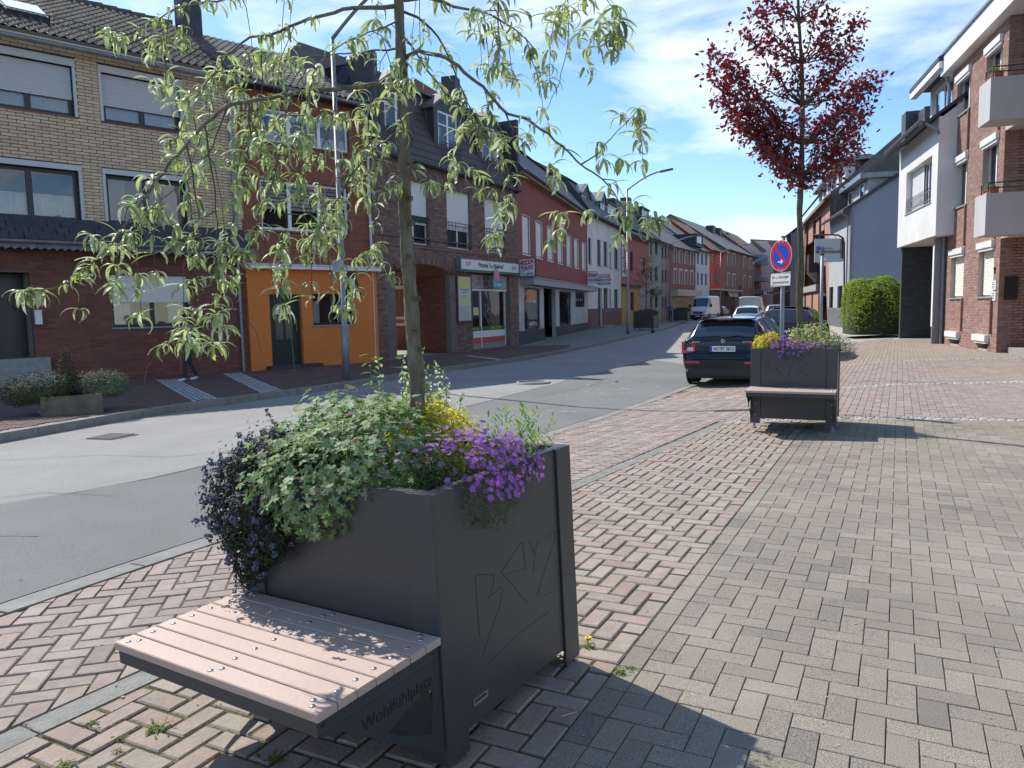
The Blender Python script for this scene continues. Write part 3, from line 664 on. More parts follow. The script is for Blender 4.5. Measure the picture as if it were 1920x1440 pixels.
# ------------------------------------------------------------------ plants in the planters
def leafmat(name,top,under,trans=.35,rand=.18,rough=.62,spec=.22,ramp=None):
    m=mat(name,top,rough,ramp=ramp or [top,tuple(c*.72 for c in top),tuple(min(1,c*1.25) for c in top)],rand=rand,trans=trans,spec=spec)
    t=m.node_tree; N=t.nodes; L=t.links.new; b=N['Principled BSDF']
    src=b.inputs['Base Color'].links[0].from_socket; g=N.new('ShaderNodeNewGeometry'); mx=N.new('ShaderNodeMixRGB'); mx.inputs['Color2'].default_value=(*under,1)
    L(g.outputs['Backfacing'],mx.inputs['Fac']); L(src,mx.inputs['Color1']); L(mx.outputs['Color'],b.inputs['Base Color']); return m
def lance(l,wd,curl,n=5,fold=.25,twist=0.):
    """narrow leaf along +x arching down"""
    mb=MB(); pts=[]
    for i in range(n+1):
        t=i/n; ang=curl*t; 
        x=l*(math.sin(ang)/curl if abs(curl)>.01 else t); z=-l*((1-math.cos(ang))/curl if abs(curl)>.01 else 0)
        ww=wd*(math.sin(math.pi*min(1,t*.93+.05))**.75)*.5; pts.append((x,z,ww,t))
    for x,z,ww,t in pts: mb.v+= [(x,-ww,z+fold*ww),(x,0,z),(x,ww,z+fold*ww)]
    for i in range(n):
        a=i*3; mb.f+=[(a,a+3,a+4,a+1),(a+1,a+4,a+5,a+2)]; mb.mi+=[0,0]
    return mb
def palm_leaf(r,lobes=5,n=3):
    mb=MB(); pts=[]; m=lobes*4
    for k in range(m+1):
        a=-2.5+5.0*k/m; ph=(k%4)/4.; rr=r*(.62+.38*abs(math.cos(math.pi*ph)))*(1-.12*abs(a)/2.5)
        if k%4==2: rr=r*.52
        pts.append((math.cos(a)*rr+.0,math.sin(a)*rr,.10*r*math.cos(a*2.5)-.12*rr*rr/r))
    mb.v=[(-.02*r,0,.0)]+pts; mb.f=[(0,k,k+1) for k in range(1,m+1)]; mb.mi=[0]*m; return mb
def petals(r,n=5,wd=.5,lift=.15):
    mb=MB()
    for k in range(n):
        a=2*math.pi*k/n; c,s=math.cos(a),math.sin(a); h=wd*r/1.6
        q=[(0,0,0),(r*.6*c-h*s,r*.6*s+h*c,lift*r),(r*c-h*.6*s,r*s+h*.6*c,lift*r),(r*c+h*.6*s,r*s-h*.6*c,lift*r),(r*.6*c+h*s,r*.6*s-h*c,lift*r)]
        mb.poly(q)
    return mb
def orient(p,n,spin=None,scale=1.,roll=None):
    n=Vector(n).normalized(); a=Vector((random.gauss(0,1),random.gauss(0,1),random.gauss(0,1))) if spin is None else Vector(spin)
    x=a-n*a.dot(n); x=x.normalized() if x.length>1e-4 else n.orthogonal().normalized()
    return Matrix.Translation(p)@Matrix((x,n.cross(x),n)).transposed().to_4x4()@Matrix.Scale(scale,4)
def rdir(): 
    v=Vector((random.gauss(0,1),random.gauss(0,1),random.gauss(0,1))); return v.normalized()
def mound(T,R,blobs,n,jitter=.12,up=.5,inner=.75,zmin=None):
    """points near the skins of several ellipsoids (local centre, radii), with outward normals, in world space"""
    out=[]; tot=sum(b[1][0]*b[1][1]+b[1][1]*b[1][2]+b[1][0]*b[1][2] for b in blobs)
    for c,r in blobs:
        k=int(n*(r[0]*r[1]+r[1]*r[2]+r[0]*r[2])/tot)
        for _ in range(k):
            d=rdir(); s=random.uniform(inner,1.0)*(1+random.gauss(0,jitter)); p=Vector((c[0]+d.x*r[0]*s,c[1]+d.y*r[1]*s,c[2]+d.z*r[2]*s))
            if zmin is not None and p.z<zmin: continue
            if any(sum(((p[i]-c2[i])/r2[i])**2 for i in range(3))<.5 for c2,r2 in blobs if c2!=c): continue
            nn=Vector((d.x/r[0],d.y/r[1],d.z/r[2])).normalized()
            out.append((T(*p),(R@(nn+Vector((0,0,up)))).normalized(),R@nn))
    return out
M_GERL=leafmat('geranium_leaf',(.14,.22,.075),(.26,.34,.19),.35,.22,ramp=[(.14,.23,.07),(.22,.31,.13),(.34,.42,.25),(.12,.20,.05)])
M_STEM=mat('green_stem',(.12,.16,.05),.7,rand=.2)
M_PINK=leafmat('magenta_petal',(.55,.09,.38),(.5,.12,.38),.4,.15)
M_PURP=leafmat('violet_petal',(.42,.16,.52),(.42,.18,.52),.4,.2,ramp=[(.42,.15,.54),(.35,.11,.48),(.54,.26,.62)])
M_YELL=leafmat('yellow_leaf',(.72,.60,.04),(.65,.56,.08),.45,.2,ramp=[(.68,.54,.04),(.52,.48,.05),(.30,.36,.05),(.72,.58,.08)])
M_CEAN=leafmat('ceanothus_leaf',(.026,.046,.020),(.05,.07,.04),.15,.3)
M_BLUE=mat('blue_grey_blossom',(.12,.12,.22),.85,ramp=[(.075,.078,.13),(.14,.145,.24),(.05,.052,.085)],rand=.25)
M_NEED=leafmat('phlox_needle',(.06,.11,.03),(.09,.14,.06),.3,.25)
M_WSPI=leafmat('cream_blossom',(.62,.62,.46),(.55,.56,.42),.4,.15)
M_FRESH=leafmat('fresh_green_leaf',(.16,.30,.05),(.2,.32,.1),.45,.2)
def stems(root,T,src,tips,m=M_STEM,r=.0012,name='stem',k=60):
    mb=MB()
    for p in random.sample(tips,min(k,len(tips))):
        a=Vector(src)+Vector((random.uniform(-.04,.04),random.uniform(-.04,.04),0)); b=Vector(p); mb.tube([a,a.lerp(b,.5)+Vector((0,0,.03)),b],r,4,False)
    obj(name+'s',mb,m,root,kind='stuff')
def shrink_px(T): pass
def bush(name,label,cat,T,R,c,blobs,n,leaf,m,group=None,nmax=0,scale=(.7,1.2),up=.5,zmin=None,inner=.72,flowers=None,spin_out=False,jit=.12,partname='leaf'):
    root=thing(name,label,cat,T(*c),group); pts=mound(T,R,blobs,n,jit,up,inner,zmin)
    Ms=[orient(p,(nn+rdir()*.45).normalized(),spin=(o+rdir()*.7) if spin_out else None,scale=random.uniform(*scale)) for p,nn,o in pts]
    pieces(partname,'foliage',leaf,Ms,root,m,nmax)
    stems(root,T,T(*c),[p for p,_,_ in pts])
    if flowers:
        for (fn,fmany,mesh,fm,k,sc,lift,sel) in flowers:
            q=[x for x in pts if sel(x)] if sel else pts; q=random.sample(q,min(k,len(q)))
            pieces(fn,fmany,mesh,[orient(p+o*lift,(nn+rdir()*.35+Vector((0,-.35,0))).normalized(),scale=random.uniform(*sc)) for p,nn,o in q],root,fm,40)
    return root,pts
def planter_plants(T,R,far=False):
    k=.35 if far else 1.; which='far' if far else 'near'
    if not far:
        bush('cranesbill','big green cranesbill mound with lobed leaves and few pink flowers in the near planter','plant',T,R,(-.62,.28,.86),
             [((-.62,.32,1.00),(.30,.30,.22)),((-.46,.16,.96),(.27,.22,.18)),((-.64,.08,.92),(.26,.19,.19)),((-.58,.00,.86),(.22,.10,.14)),((-.46,.30,1.02),(.22,.2,.18)),((-.70,.45,.98),(.2,.25,.20))],3800,palm_leaf(.025),M_GERL,nmax=260,scale=(.6,1.25),up=.55,
             flowers=[('flower','flowers',petals(.016),M_PINK,16,(.8,1.2),.03,None),('flower_bud','seed_heads',petals(.009,6,.5,.9),mat('dry_bud',(.30,.17,.10),.8,rand=.3),90,(.7,1.4),.03,None)])
        root,pts=bush('ceanothus','dark small-leaved shrub with dull blue flower heads hanging over the left planter corner','plant',T,R,(-.88,.25,.86),
             [((-.93,.20,.91),(.20,.25,.19)),((-1.00,.08,.80),(.18,.18,.20)),((-.84,-.04,.75),(.15,.09,.16)),((-1.03,.28,.86),(.20,.25,.17)),((-.74,-.05,.72),(.10,.06,.10)),((-.90,-.03,.63),(.09,.05,.13))],14000,lance(.017,.012,.3,2),M_CEAN,scale=(.6,1.3),up=.2,jit=.11)
        q=random.sample(pts,430); hb=MB()
        for _ in range(14): 
            d=rdir(); hb.ball((d.x*.008,d.y*.008,d.z*.012),.0045,5)
        pieces('flower_head','flower_heads',hb,[orient(p+o*random.uniform(.005,.03),(o+Vector((0,0,.5))).normalized(),scale=random.uniform(.6,1.25)) for p,nn,o in q],root,M_BLUE,90)
        for cx,cy,cz,dx,dz in ((-1.0,.28,.98,-.10,.15),(-.92,.45,1.02,-.06,.12),(-1.08,.10,.92,-.12,.05),(-1.0,.0,.62,-.03,-.18)):
            mb=MB(); P=[T(cx+dx*t,cy,cz+dz*t) for t in (0,.4,.8,1)]; mb.tube(P,.0015,4); obj('twig',mb,M_STEM,root)
            pieces('flower_head','flower_heads',hb,[orient(P[0].lerp(P[3],t)+rdir()*.008,rdir(),scale=.8) for t in (.3,.45,.6,.75,.9,1.)],root,M_BLUE,6)
        bush('golden_euonymus','bright yellow leafy shrub beside the thin tree trunk in the near planter','plant',T,R,(-.30,.50,.87),
             [((-.42,.53,1.02),(.15,.14,.14)),((-.31,.50,1.01),(.14,.13,.12)),((-.50,.58,1.03),(.12,.1,.12)),((-.38,.36,1.0),(.1,.1,.1))],2300,lance(.028,.013,.35,3),M_YELL,scale=(.7,1.2),up=.8,spin_out=True,nmax=0)
        root,pts=bush('creeping_phlox','cushion of violet phlox flowers spilling over the right rim of the near planter','flowers',T,R,(-.12,.35,.88),
             [((-.14,.33,.96),(.19,.27,.12)),((-.04,.38,.93),(.13,.26,.13)),((.02,.30,.86),(.07,.16,.10)),((-.28,.18,.95),(.17,.15,.10)),((-.33,.05,.93),(.14,.06,.07))],5200,lance(.022,.0035,.3,2),M_NEED,scale=(.7,1.3),up=.5,spin_out=True)
        inv=R.transposed(); 
        def sel(x): 
            l=inv@(x[0]-T(0,0,0)); return l.y>.20 and l.x>-.22 and l.z>.86
        def sel2(x):
            l=inv@(x[0]-T(0,0,0)); return l.z>.90
        q=[x for x in pts if sel(x)]; q=random.sample(q,min(520,len(q)))+random.sample([x for x in pts if sel2(x)],60)
        pieces('flower','flowers',petals(.0105,5,.62,.05),[orient(p+o*random.uniform(.004,.018),(o+Vector((0,-.3,.5))+rdir()*.3).normalized(),scale=random.uniform(.8,1.2)) for p,nn,o in q],root,M_PURP,200)
        # white flowering spire
        root=thing('white_spire_shrub','upright pale spike of tiny cream flowers rising behind the cranesbill','plant',T(-.52,.66,.9))
        Ms=[];Fl=[]
        for _ in range(34):
            bx,by=-.62+random.gauss(0,.07),.68+random.gauss(0,.06); h=random.uniform(.26,.50)*(1-1.2*abs(bx+.62)); lean=random.uniform(-.04,.06)
            mb=MB(); P=[T(bx+lean*t,by,.87+h*t) for t in (0,.5,1)]; mb.tube(P,.0015,4); obj('stem',mb,M_STEM,root)
            for t in np.linspace(.1,1,14):
                p=T(bx+lean*t,by,.87+h*t); Ms.append(orient(p,(rdir()+Vector((0,0,.4))).normalized(),scale=random.uniform(.7,1.2)))
                if t>.45: 
                    for _ in range(3): Fl.append(orient(p+rdir()*.013,rdir(),scale=random.uniform(.7,1.3)))
        pieces('leaf','foliage',lance(.028,.012,.5,3),Ms,root,M_FRESH,60); pieces('flower','flowers',petals(.006,5,.7,.2),Fl,root,M_WSPI,60)
        root=thing('candytuft','light green upright shoots with narrow leaves by the far right corner of the near planter','plant',T(-.13,.74,.88))
        Ms=[]
        for _ in range(24):
            bx,by=random.uniform(-.26,-.04),random.uniform(.62,.86); h=random.uniform(.10,.25)
            for t in np.linspace(.1,1,13):
                p=T(bx+.02*t,by+.0*t,.88+h*t); a=random.uniform(0,6.28); d=R@Vector((math.cos(a),math.sin(a),.9)); Ms.append(orient(p,(d.cross(Vector((0,0,1))).cross(d)).normalized(),spin=d,scale=random.uniform(.7,1.1)))
        pieces('leaf','foliage',lance(.040,.009,.25,3),Ms,root,M_FRESH,100)
        Ms=[]
        for _ in range(46):
            a=random.uniform(0,6.28); d=R@Vector((math.cos(a)-.3,math.sin(a),1.6)); Ms.append(orient(T(-.20+random.gauss(0,.03),.62+random.gauss(0,.03),.88),(d.cross(Vector((0,0,1))).cross(d)).normalized(),spin=d,scale=random.uniform(.7,1.1)))
        g=thing('yellow_grass','tuft of thin yellow-green grass blades behind the violet phlox','grass tuft',T(-.2,.62,.88)); pieces('blade','blades',lance(.22,.006,1.0,6),Ms,g,leafmat('yellow_blade',(.42,.46,.10),(.4,.42,.12),.4,.2),46)
        g=thing('sapling_shoot','fresh green leafy shoot poking up behind the left of the cranesbill','plant',T(-.80,.60,.9))
        mb=MB(); mb.tube([T(-.80,.60,.88),T(-.80,.60,1.36)],.002,5); obj('stem',mb,M_STEM,g)
        pieces('leaf','leaves',lance(.06,.016,.5,4),[orient(T(-.80,.60,1.20+.016*i),(rdir()*.3+Vector((0,0,1))).normalized(),spin=Vector((math.cos(i*2.4),math.sin(i*2.4),.5)),scale=random.uniform(.7,1)) for i in range(10)],g,M_FRESH,12)
    else:
        bush('yellow_flowering_shrub','yellow plant at the left front of the far planter','plant',T,R,(-.84,.12,.86),[((-.84,.16,.98),(.12,.14,.12)),((-.74,.14,1.04),(.08,.1,.10))],420,petals(.022),M_YELL,scale=(.7,1.1),up=.4)
        root,pts=bush('phlox_cushion','lilac phlox cushion along the front rim of the far planter','flowers',T,R,(-.56,.12,.88),[((-.56,.10,.95),(.26,.13,.09)),((-.66,.10,.97),(.16,.12,.10)),((-.50,.02,.89),(.16,.05,.10)),((-.25,.10,.93),(.2,.1,.07))],1100,lance(.03,.006,.3,2),M_NEED,scale=(.8,1.4),spin_out=True)
        q=[x for x in pts if x[1].z>.2]; q=random.sample(q,min(190,len(q)))
        pieces('flower','flowers',petals(.016,5,.62,.05),[orient(p+o*.015,(o+Vector((0,-.3,.5))).normalized()) for p,nn,o in q],root,M_PURP,60)
        root,pts=bush('variegated_shrub','pale cream-green leafy shrub in the middle of the far planter','plant',T,R,(-.3,.35,.9),[((-.26,.35,1.08),(.22,.22,.16)),((-.42,.42,1.05),(.18,.2,.16)),((-.12,.3,1.0),(.16,.2,.13))],1500,lance(.035,.018,.4,2),leafmat('variegated_leaf',(.40,.44,.20),(.42,.45,.25),.4,.2,ramp=[(.55,.56,.30),(.25,.33,.10),(.45,.48,.22)]),scale=(.7,1.2),up=.4)
        bush('blue_trailing_plant','grey-blue trailing plant hanging over the right rim of the far planter','plant',T,R,(0,.25,.9),[((.0,.25,.98),(.14,.2,.12)),((.10,.2,.92),(.10,.16,.10))],700,lance(.026,.009,.3,2),leafmat('grey_green_leaf',(.12,.17,.13),(.16,.2,.17),.3,.25),scale=(.7,1.2),up=.3)
planter_plants(T1,R1m); planter_plants(T2,R2m,True)
# ------------------------------------------------------------------ trees
def bark(name,c1,c2,k=1.):
    if name in MATS: return MATS[name]
    m=mat(name,c1,.9,var=c2,scale=26,bump=.9,bscale=60,stretch=(1,1,.45),speck=.18,spec=.2); return m
M_BARK=bark('grey_brown_bark',(.12,.10,.07),(.22,.20,.15))
M_TWIG=mat('twig_bark',(.085,.062,.05),.85,var=(.13,.10,.085),scale=20)
M_PEAR=leafmat('silver_leaf',(.22,.29,.12),(.50,.55,.40),.42,.2,rough=.42,ramp=[(.25,.33,.12),(.36,.43,.19),(.16,.22,.09),(.55,.60,.42),(.11,.16,.07),(.44,.52,.16)])
M_PLUM=leafmat('dark_red_leaf',(.10,.020,.026),(.20,.05,.05),.38,.3,rough=.42,spec=.5,ramp=[(.085,.018,.026),(.18,.026,.030),(.055,.016,.024),(.27,.04,.03),(.11,.035,.055)])
tb=T1(-.475,.47,.87); TY=tb.y
def at(px,py,dy=0):
    r=ray(px,py); return CAM+r*((TY+dy)/r.y)
tree1=thing('silver_pear_tree','slender weeping silver-leaved tree growing out of the near planter','tree',tb)
tr=[tb-Vector((0,0,.06))]+[at(*p) for p in ((783,712),(777,650),(771,575),(765,500),(760,400),(757,300),(755,200),(752,100),(748,20),(744,-80),(738,-190),(733,-300))]
rs=[.033,.031,.029,.0275,.026,.0245,.023,.022,.020,.018,.016,.012,.009]
mb=MB()
def trunk_fn(path,rs,a,b,seed=0):
    n=len(path)-1; t=a*n; i=min(int(t),n-1); f=t-i; p=path[i].lerp(path[i+1],f); r=rs[i]*(1-f)+rs[i+1]*f
    th=2*math.pi*b; k=1+.06*math.sin(a*60+seed)+.05*math.sin(3*th+a*25)+.035*math.sin(7*th+a*160)+.03*math.sin(a*410+2*th)
    return p+Vector((math.cos(th),math.sin(th),0))*r*k
mb.grid(lambda a,b:trunk_fn(tr,rs,a,b),160,20); trunk=obj('trunk',mb,M_BARK,tree1,True)
for px,py,k in ((768,372,1),(772,418,-1),(765,480,1),(782,560,1),(778,620,.6),(787,655,1),(770,300,-1)):
    P=at(px,py,-.028); mb=MB()
    mb.tube([P+Vector((math.cos(t*.6283)*.012,-.002,math.sin(t*.6283)*.009)) for t in range(11)],.0035,5); mb.ball(P,.006,8); obj('knot',mb,M_BARK,trunk,True)
BR=[ # (points px,py,dy), radius start, radius end
 ([(757,170,0),(700,158,-.08),(633,167,-.16),(550,173,-.24),(467,190,-.32),(427,197,-.36),(383,233,-.40),(350,273,-.42),(320,303,-.44),(267,377,-.46),(233,423,-.47),(200,467,-.48),(160,507,-.48),(133,530,-.48),(100,541,-.47),(48,548,-.46)],.0115,.0018),
 ([(748,10,0),(700,14,-.05),(640,18,-.05),(567,40,-.1),(500,67,-.12),(467,72,-.14),(433,97,-.16),(410,127,-.18),(373,173,-.2),(347,217,-.22),(330,262,-.24)],.0095,.0016),
 ([(742,-60,0),(640,-50,.1),(540,-20,.15),(420,0,.2),(333,12,.22),(300,33,.24),(268,52,.25),(215,70,.25)],.010,.0015),
 ([(760,108,0),(783,95,-.04),(807,102,-.07),(827,102,-.1),(853,117,-.14),(873,140,-.17),(907,163,-.2),(927,187,-.22),(947,210,-.24),(987,222,-.27),(1023,247,-.3),(1057,277,-.32),(1100,317,-.34),(1130,337,-.36),(1150,362,-.37),(1172,395,-.38),(1230,412,-.38)],.0095,.0016),
 ([(1090,308,-.34),(1118,290,-.33),(1145,262,-.32),(1172,232,-.3),(1198,205,-.3)],.003,.001),
 ([(947,210,-.24),(963,243,-.25),(960,262,-.25)],.004,.0015),
 ([(749,0,0),(800,-4,.05),(850,12,.1),(905,22,.14),(950,45,.18),(985,70,.2),(1000,90,.2)],.009,.002),
 ([(1062,-40,.2),(1066,40,.18),(1064,90,.16),(1050,150,.14),(1025,205,.12),(988,252,.1)],.003,.001),
 ([(985,70,.2),(998,110,.2),(1010,150,.2),(1016,195,.19),(1030,238,.19)],.0025,.001),
 ([(920,40,.14),(930,80,.14),(945,125,.14)],.002,.001),
 ([(752,20,0),(780,30,.05),(827,73,.1),(850,130,.13),(868,175,.14),(888,212,.15),(905,250,.15)],.006,.0015),
 ([(752,60,0),(777,95,.08),(800,130,.1),(840,180,.12),(885,215,.14),(920,262,.14),(945,300,.14),(958,330,.14),(944,400,.13),(925,445,.13)],.005,.001),
 ([(754,230,0),(747,233,.02),(697,308,.06),(672,358,.1),(638,388,.12),(610,420,.13),(580,450,.14)],.005,.0012),
 ([(758,240,0),(700,280,-.1),(650,340,-.2),(613,408,-.25),(568,480,-.28),(534,504,-.3),(520,560,-.3)],.005,.001),
 ([(350,273,-.42),(362,330,-.44),(373,400,-.45),(375,467,-.46),(373,533,-.46),(367,600,-.47),(350,640,-.47)],.0035,.001),
 ([(383,233,-.40),(400,330,-.38),(408,420,-.38),(403,517,-.4),(402,583,-.41),(405,650,-.41)],.0035,.001),
 ([(467,190,-.32),(470,260,-.33),(455,330,-.35),(440,400,-.36),(425,460,-.37),(418,520,-.37)],.004,.001),
 ([(550,173,-.24),(530,240,-.25),(520,310,-.26),(500,370,-.28),(470,430,-.3),(460,475,-.3)],.004,.001),
 ([(490,66,-.12),(492,140,-.13),(488,230,-.14),(500,300,-.15),(520,360,-.15),(540,420,-.15),(525,470,-.16)],.003,.001),
 ([(633,167,-.16),(620,230,-.1),(600,290,-.08),(598,360,-.08),(615,430,-.08),(650,500,-.08),(655,560,-.08)],.003,.001),
 ([(427,197,-.36),(400,270,-.36),(360,330,-.36),(310,370,-.38),(270,400,-.4),(250,440,-.4)],.003,.001),
 ([(700,158,-.08),(690,220,-.16),(700,300,-.2),(725,370,-.22),(712,430,-.22),(700,470,-.22)],.003,.001),
 ([(757,150,0),(705,195,.2),(640,215,.25),(580,235,.3),(530,270,.3)],.004,.001),
 ([(748,40,0),(690,60,-.25),(630,90,-.35),(590,130,-.4),(575,200,-.42),(560,260,-.42)],.004,.001),
 ([(757,300,0),(790,325,-.05),(812,345,-.06)],.003,.001),
 ([(744,-60,0),(820,-30,-.3),(900,-15,-.42),(980,-10,-.5),(1070,-20,-.5),(1140,0,-.5),(1165,40,-.5),(1160,75,-.5)],.006,.001),
 ([(750,90,0),(650,100,.2),(560,110,.35),(470,120,.4),(400,150,.42)],.005,.001),
 ([(905,22,.14),(960,20,.0),(1000,30,-.05),(1050,20,-.08),(1098,-5,-.1)],.003,.001),
 ([(907,163,-.2),(925,240,-.22),(962,300,-.23),(950,330,-.23),(942,400,-.24)],.002,.001)]
Lm=[lance(.080,.0138,c,7,fold=.4) for c in (.8,1.7,2.7)]; LM=[[],[],[]]
def cluster(P,n,sc=1.,out=None):
    d=P-CAM; z=d.dot(_f); sx=960+F_PX*d.dot(_R)/z; sy=720-F_PX*d.dot(_U)/z
    lim=585 if sx<250 else 650 if sx<440 else 560 if sx<520 else 590 if sx<690 else 520 if sx<760 else 470 if sx<950 else 420 if sx<1000 else 460
    if sy>lim: return
    for _ in range(n):
        a=random.uniform(0,6.283); el=random.uniform(-.5,.75); d=Vector((math.cos(a)*math.cos(el),math.sin(a)*math.cos(el),math.sin(el)))
        if out is not None: d=(d+out*.5).normalized()
        k=random.choices((0,1,2),(2,4,4))[0]; up=d.cross(Vector((0,0,1))).cross(d)
        if up.length<.01: up=Vector((1,0,0))
        up=(up.normalized()+Vector((random.gauss(0,.25),random.gauss(0,.25),0))).normalized()
        LM[k].append(orient(P+rdir()*.008,up,spin=d,scale=sc*random.uniform(.55,1.15)))
tw=MB(); bb=[]
for pts,r0,r1 in BR:
    P=[at(*p) for p in pts]; n=len(P); Q,L=resample(P,max(6,int(sum((b-a).length for a,b in zip(P,P[1:]))/.035)))
    for i in range(1,len(Q)-1): Q[i]+=rdir()*.0035
    m=len(Q); mb=MB(); mb.tube(Q,[r0+(r1-r0)*(i/(m-1))**.7 for i in range(m)],7 if r0>.005 else 5); obj('branch',mb,M_BARK if r0>.008 else M_TWIG,tree1,True)
    bb.append((Q,r0,r1,L))
for Q,r0,r1,L in bb:
    m=len(Q)
    sparse=1. if max(q.x for q in Q)<.18 else .42
    for i in range(2,m):
        f=i/(m-1)
        if f<.25 and r0>.006: continue
        if random.random()<.42*sparse*(.5+f): cluster(Q[i],random.randint(4,8),.9)
        # drooping side twigs
        if r0>.0029 and random.random()<.24*sparse:
            a=random.uniform(0,6.28); h=random.uniform(.08,.34); dx=Vector((math.cos(a),math.sin(a),0))*random.uniform(.03,.16); p=Q[i]
            T_=[p,p+dx*.5+Vector((0,0,.015-h*.15)),p+dx*.9+Vector((0,0,-h*.55)),p+dx+Vector((0,0,-h))]
            tw.tube(T_,[.0022,.0018,.0014,.001],4,False)
            for t in (1,2,2.5,3):
                if random.random()<.75 or t==3: 
                    k=int(t); q=T_[k] if k==t else T_[2].lerp(T_[3],.5); cluster(q,random.randint(3,7) if t<3 else random.randint(6,10),.95)
    cluster(Q[-1],11,1.0)
for px,py,dy in ((965,150,.15),(1015,140,.18),(1020,155,.18),(1100,128,-.2),(1150,60,-.5),(1160,40,-.5),(1150,15,-.5),(1148,95,-.5),(885,232,.15),(895,258,.15),(870,245,.15),(985,265,-.25),(1033,310,-.3),(1040,335,-.3),(1050,400,-.3),(1052,430,-.3),(1038,450,-.3),(1180,410,-.38),(1215,420,-.38),(1160,440,-.38),(1190,380,-.38),(1130,300,-.33),(1120,270,-.33),(1185,225,-.3),(1195,245,-.3),
  (1165,215,-.3),(1160,300,-.34),(925,500,.13),(1090,60,-.4),(1075,20,-.4),(1060,45,.18),(1040,25,-.1),(1020,60,.1),(930,52,.14),(905,40,.14),(870,30,.1),(885,60,.1),(955,35,.1),(1240,410,-.38),(1100,395,-.3),(1125,55,-.5)):
    cluster(at(px,py,dy),random.randint(7,11),.95)
for px,py in ((170,440),(115,590),(360,640),(400,660),(350,625),(525,505),(530,580),(655,585),(640,580),(715,495),(735,520),(145,600),(215,470),(190,455),(480,560),(205,60),(222,75),(288,150),(298,165),(350,180),(430,540),(345,600),(430,300),(600,450),(575,420),(450,260),(390,300),(480,330),(660,330),(640,300),(560,330)): cluster(at(px,py,-.35 if px<500 else -.15),random.randint(6,10),.95)
for k in range(3): pieces('leaf','foliage',Lm[k],LM[k],tree1,M_PEAR,100,smooth=True)
obj('twigs',tw,M_TWIG,tree1,True,kind='stuff')
print('pear leaves',[len(x) for x in LM])
# ---- red-leaved plum in the far planter
t2=T2(-.42,.45,.87); TY2=t2.y
def at2(px,py,dy=0):
    r=ray(px,py); return CAM+r*((TY2+dy)/r.y)
tree2=thing('purple_plum_tree','tall young tree with dark red leaves growing out of the far planter','tree',t2)
tp=[t2-Vector((0,0,.05))]+[at2(*p) for p in ((1498,560),(1502,480),(1499,400),(1502,330),(1504,270),(1505,200),(1503,120),(1498,40),(1495,-40),(1492,-120),(1490,-200))]
tr_=[.042,.039,.036,.034,.032,.029,.026,.022,.018,.014,.010,.006]
mb=MB(); mb.grid(lambda a,b:trunk_fn(tp,tr_,a,b,2),70,14); obj('trunk',mb,bark('olive_bark',(.075,.068,.045),(.14,.13,.09)),tree2,True)
PM=[]; tw=MB()
SIL=[(1322,140),(1345,100),(1372,120),(1352,160),(1340,185),(1395,60),(1385,200),(1362,215),(1400,235),(1372,225),(1425,275),(1420,180),(1430,295),(1460,310),(1420,20),(1420,-20),(1450,-60),(1480,-110),(1500,-150),(1540,-80),(1560,-30),(1570,30),(1560,90),(1600,80),(1610,38),(1590,110),(1630,145),(1655,148),(1610,165),(1630,190),(1600,205),(1620,215),(1605,245),(1590,270),(1612,262),(1600,300),(1575,320),(1540,330),(1480,345),(1520,350),(1470,320),(1490,100),(1500,200),(1450,140),(1540,150),(1460,220),(1550,220),(1440,80),(1530,40),(1480,260),(1530,270),(1520,-30),(1460,20)]
def pl_leaf(l,w_):
    mb=MB(); mb.v=[(0,0,0),(l*.35,-w_/2,l*.05),(l*.35,w_/2,l*.05),(l*.4,0,0),(l*.75,-w_*.38,0),(l*.75,w_*.38,0),(l,0,-l*.12)]
    mb.f=[(0,1,3),(0,3,2),(1,4,3),(3,5,2),(3,4,6),(3,6,5)]; mb.mi=[0]*6; return mb
for px,py in SIL:
  for rep in range(2):
    end=at2(px+random.uniform(-12,12)*rep,py+random.uniform(-12,12)*rep,random.uniform(-.55,.55)); zt=end.z-abs(end.x-t2.x)*random.uniform(.35,.85)-random.uniform(.05,.3)
    k=min(range(len(tp)),key=lambda i:abs(tp[i].z-max(zt,tp[4].z))); s=tp[k]
    mid=s.lerp(end,.5)+Vector((0,0,-.04)); Q,L=resample([s,mid,end],max(5,int((end-s).length/.05)))
    for i in range(1,len(Q)-1): Q[i]+=rdir()*.02
    mb=MB(); mb.tube(Q,[.010*(1-i/len(Q))+.002 for i in range(len(Q))],5)
    if rep==0: obj('branch',mb,M_TWIG,tree2,True)
    else: tw.add(mb)
    for i,q in enumerate(Q):
        f=i/len(Q)
        if f<.22: continue
        for _ in range(int((3+9*f)*random.choice((.4,.9,1.4)))):
            o=rdir()*abs(random.gauss(0,.085)); d=(o.normalized()+Vector((0,0,.1))+rdir()*.5).normalized()
            PM.append(orient(q+o,rdir()+Vector((0,0,.6)),spin=d,scale=random.uniform(.7,1.25)))
pieces('leaf','foliage',pl_leaf(.058,.030),PM,tree2,M_PLUM,160); obj('twigs',tw,M_TWIG,tree2,True,kind='stuff')
print('plum leaves',len(PM))
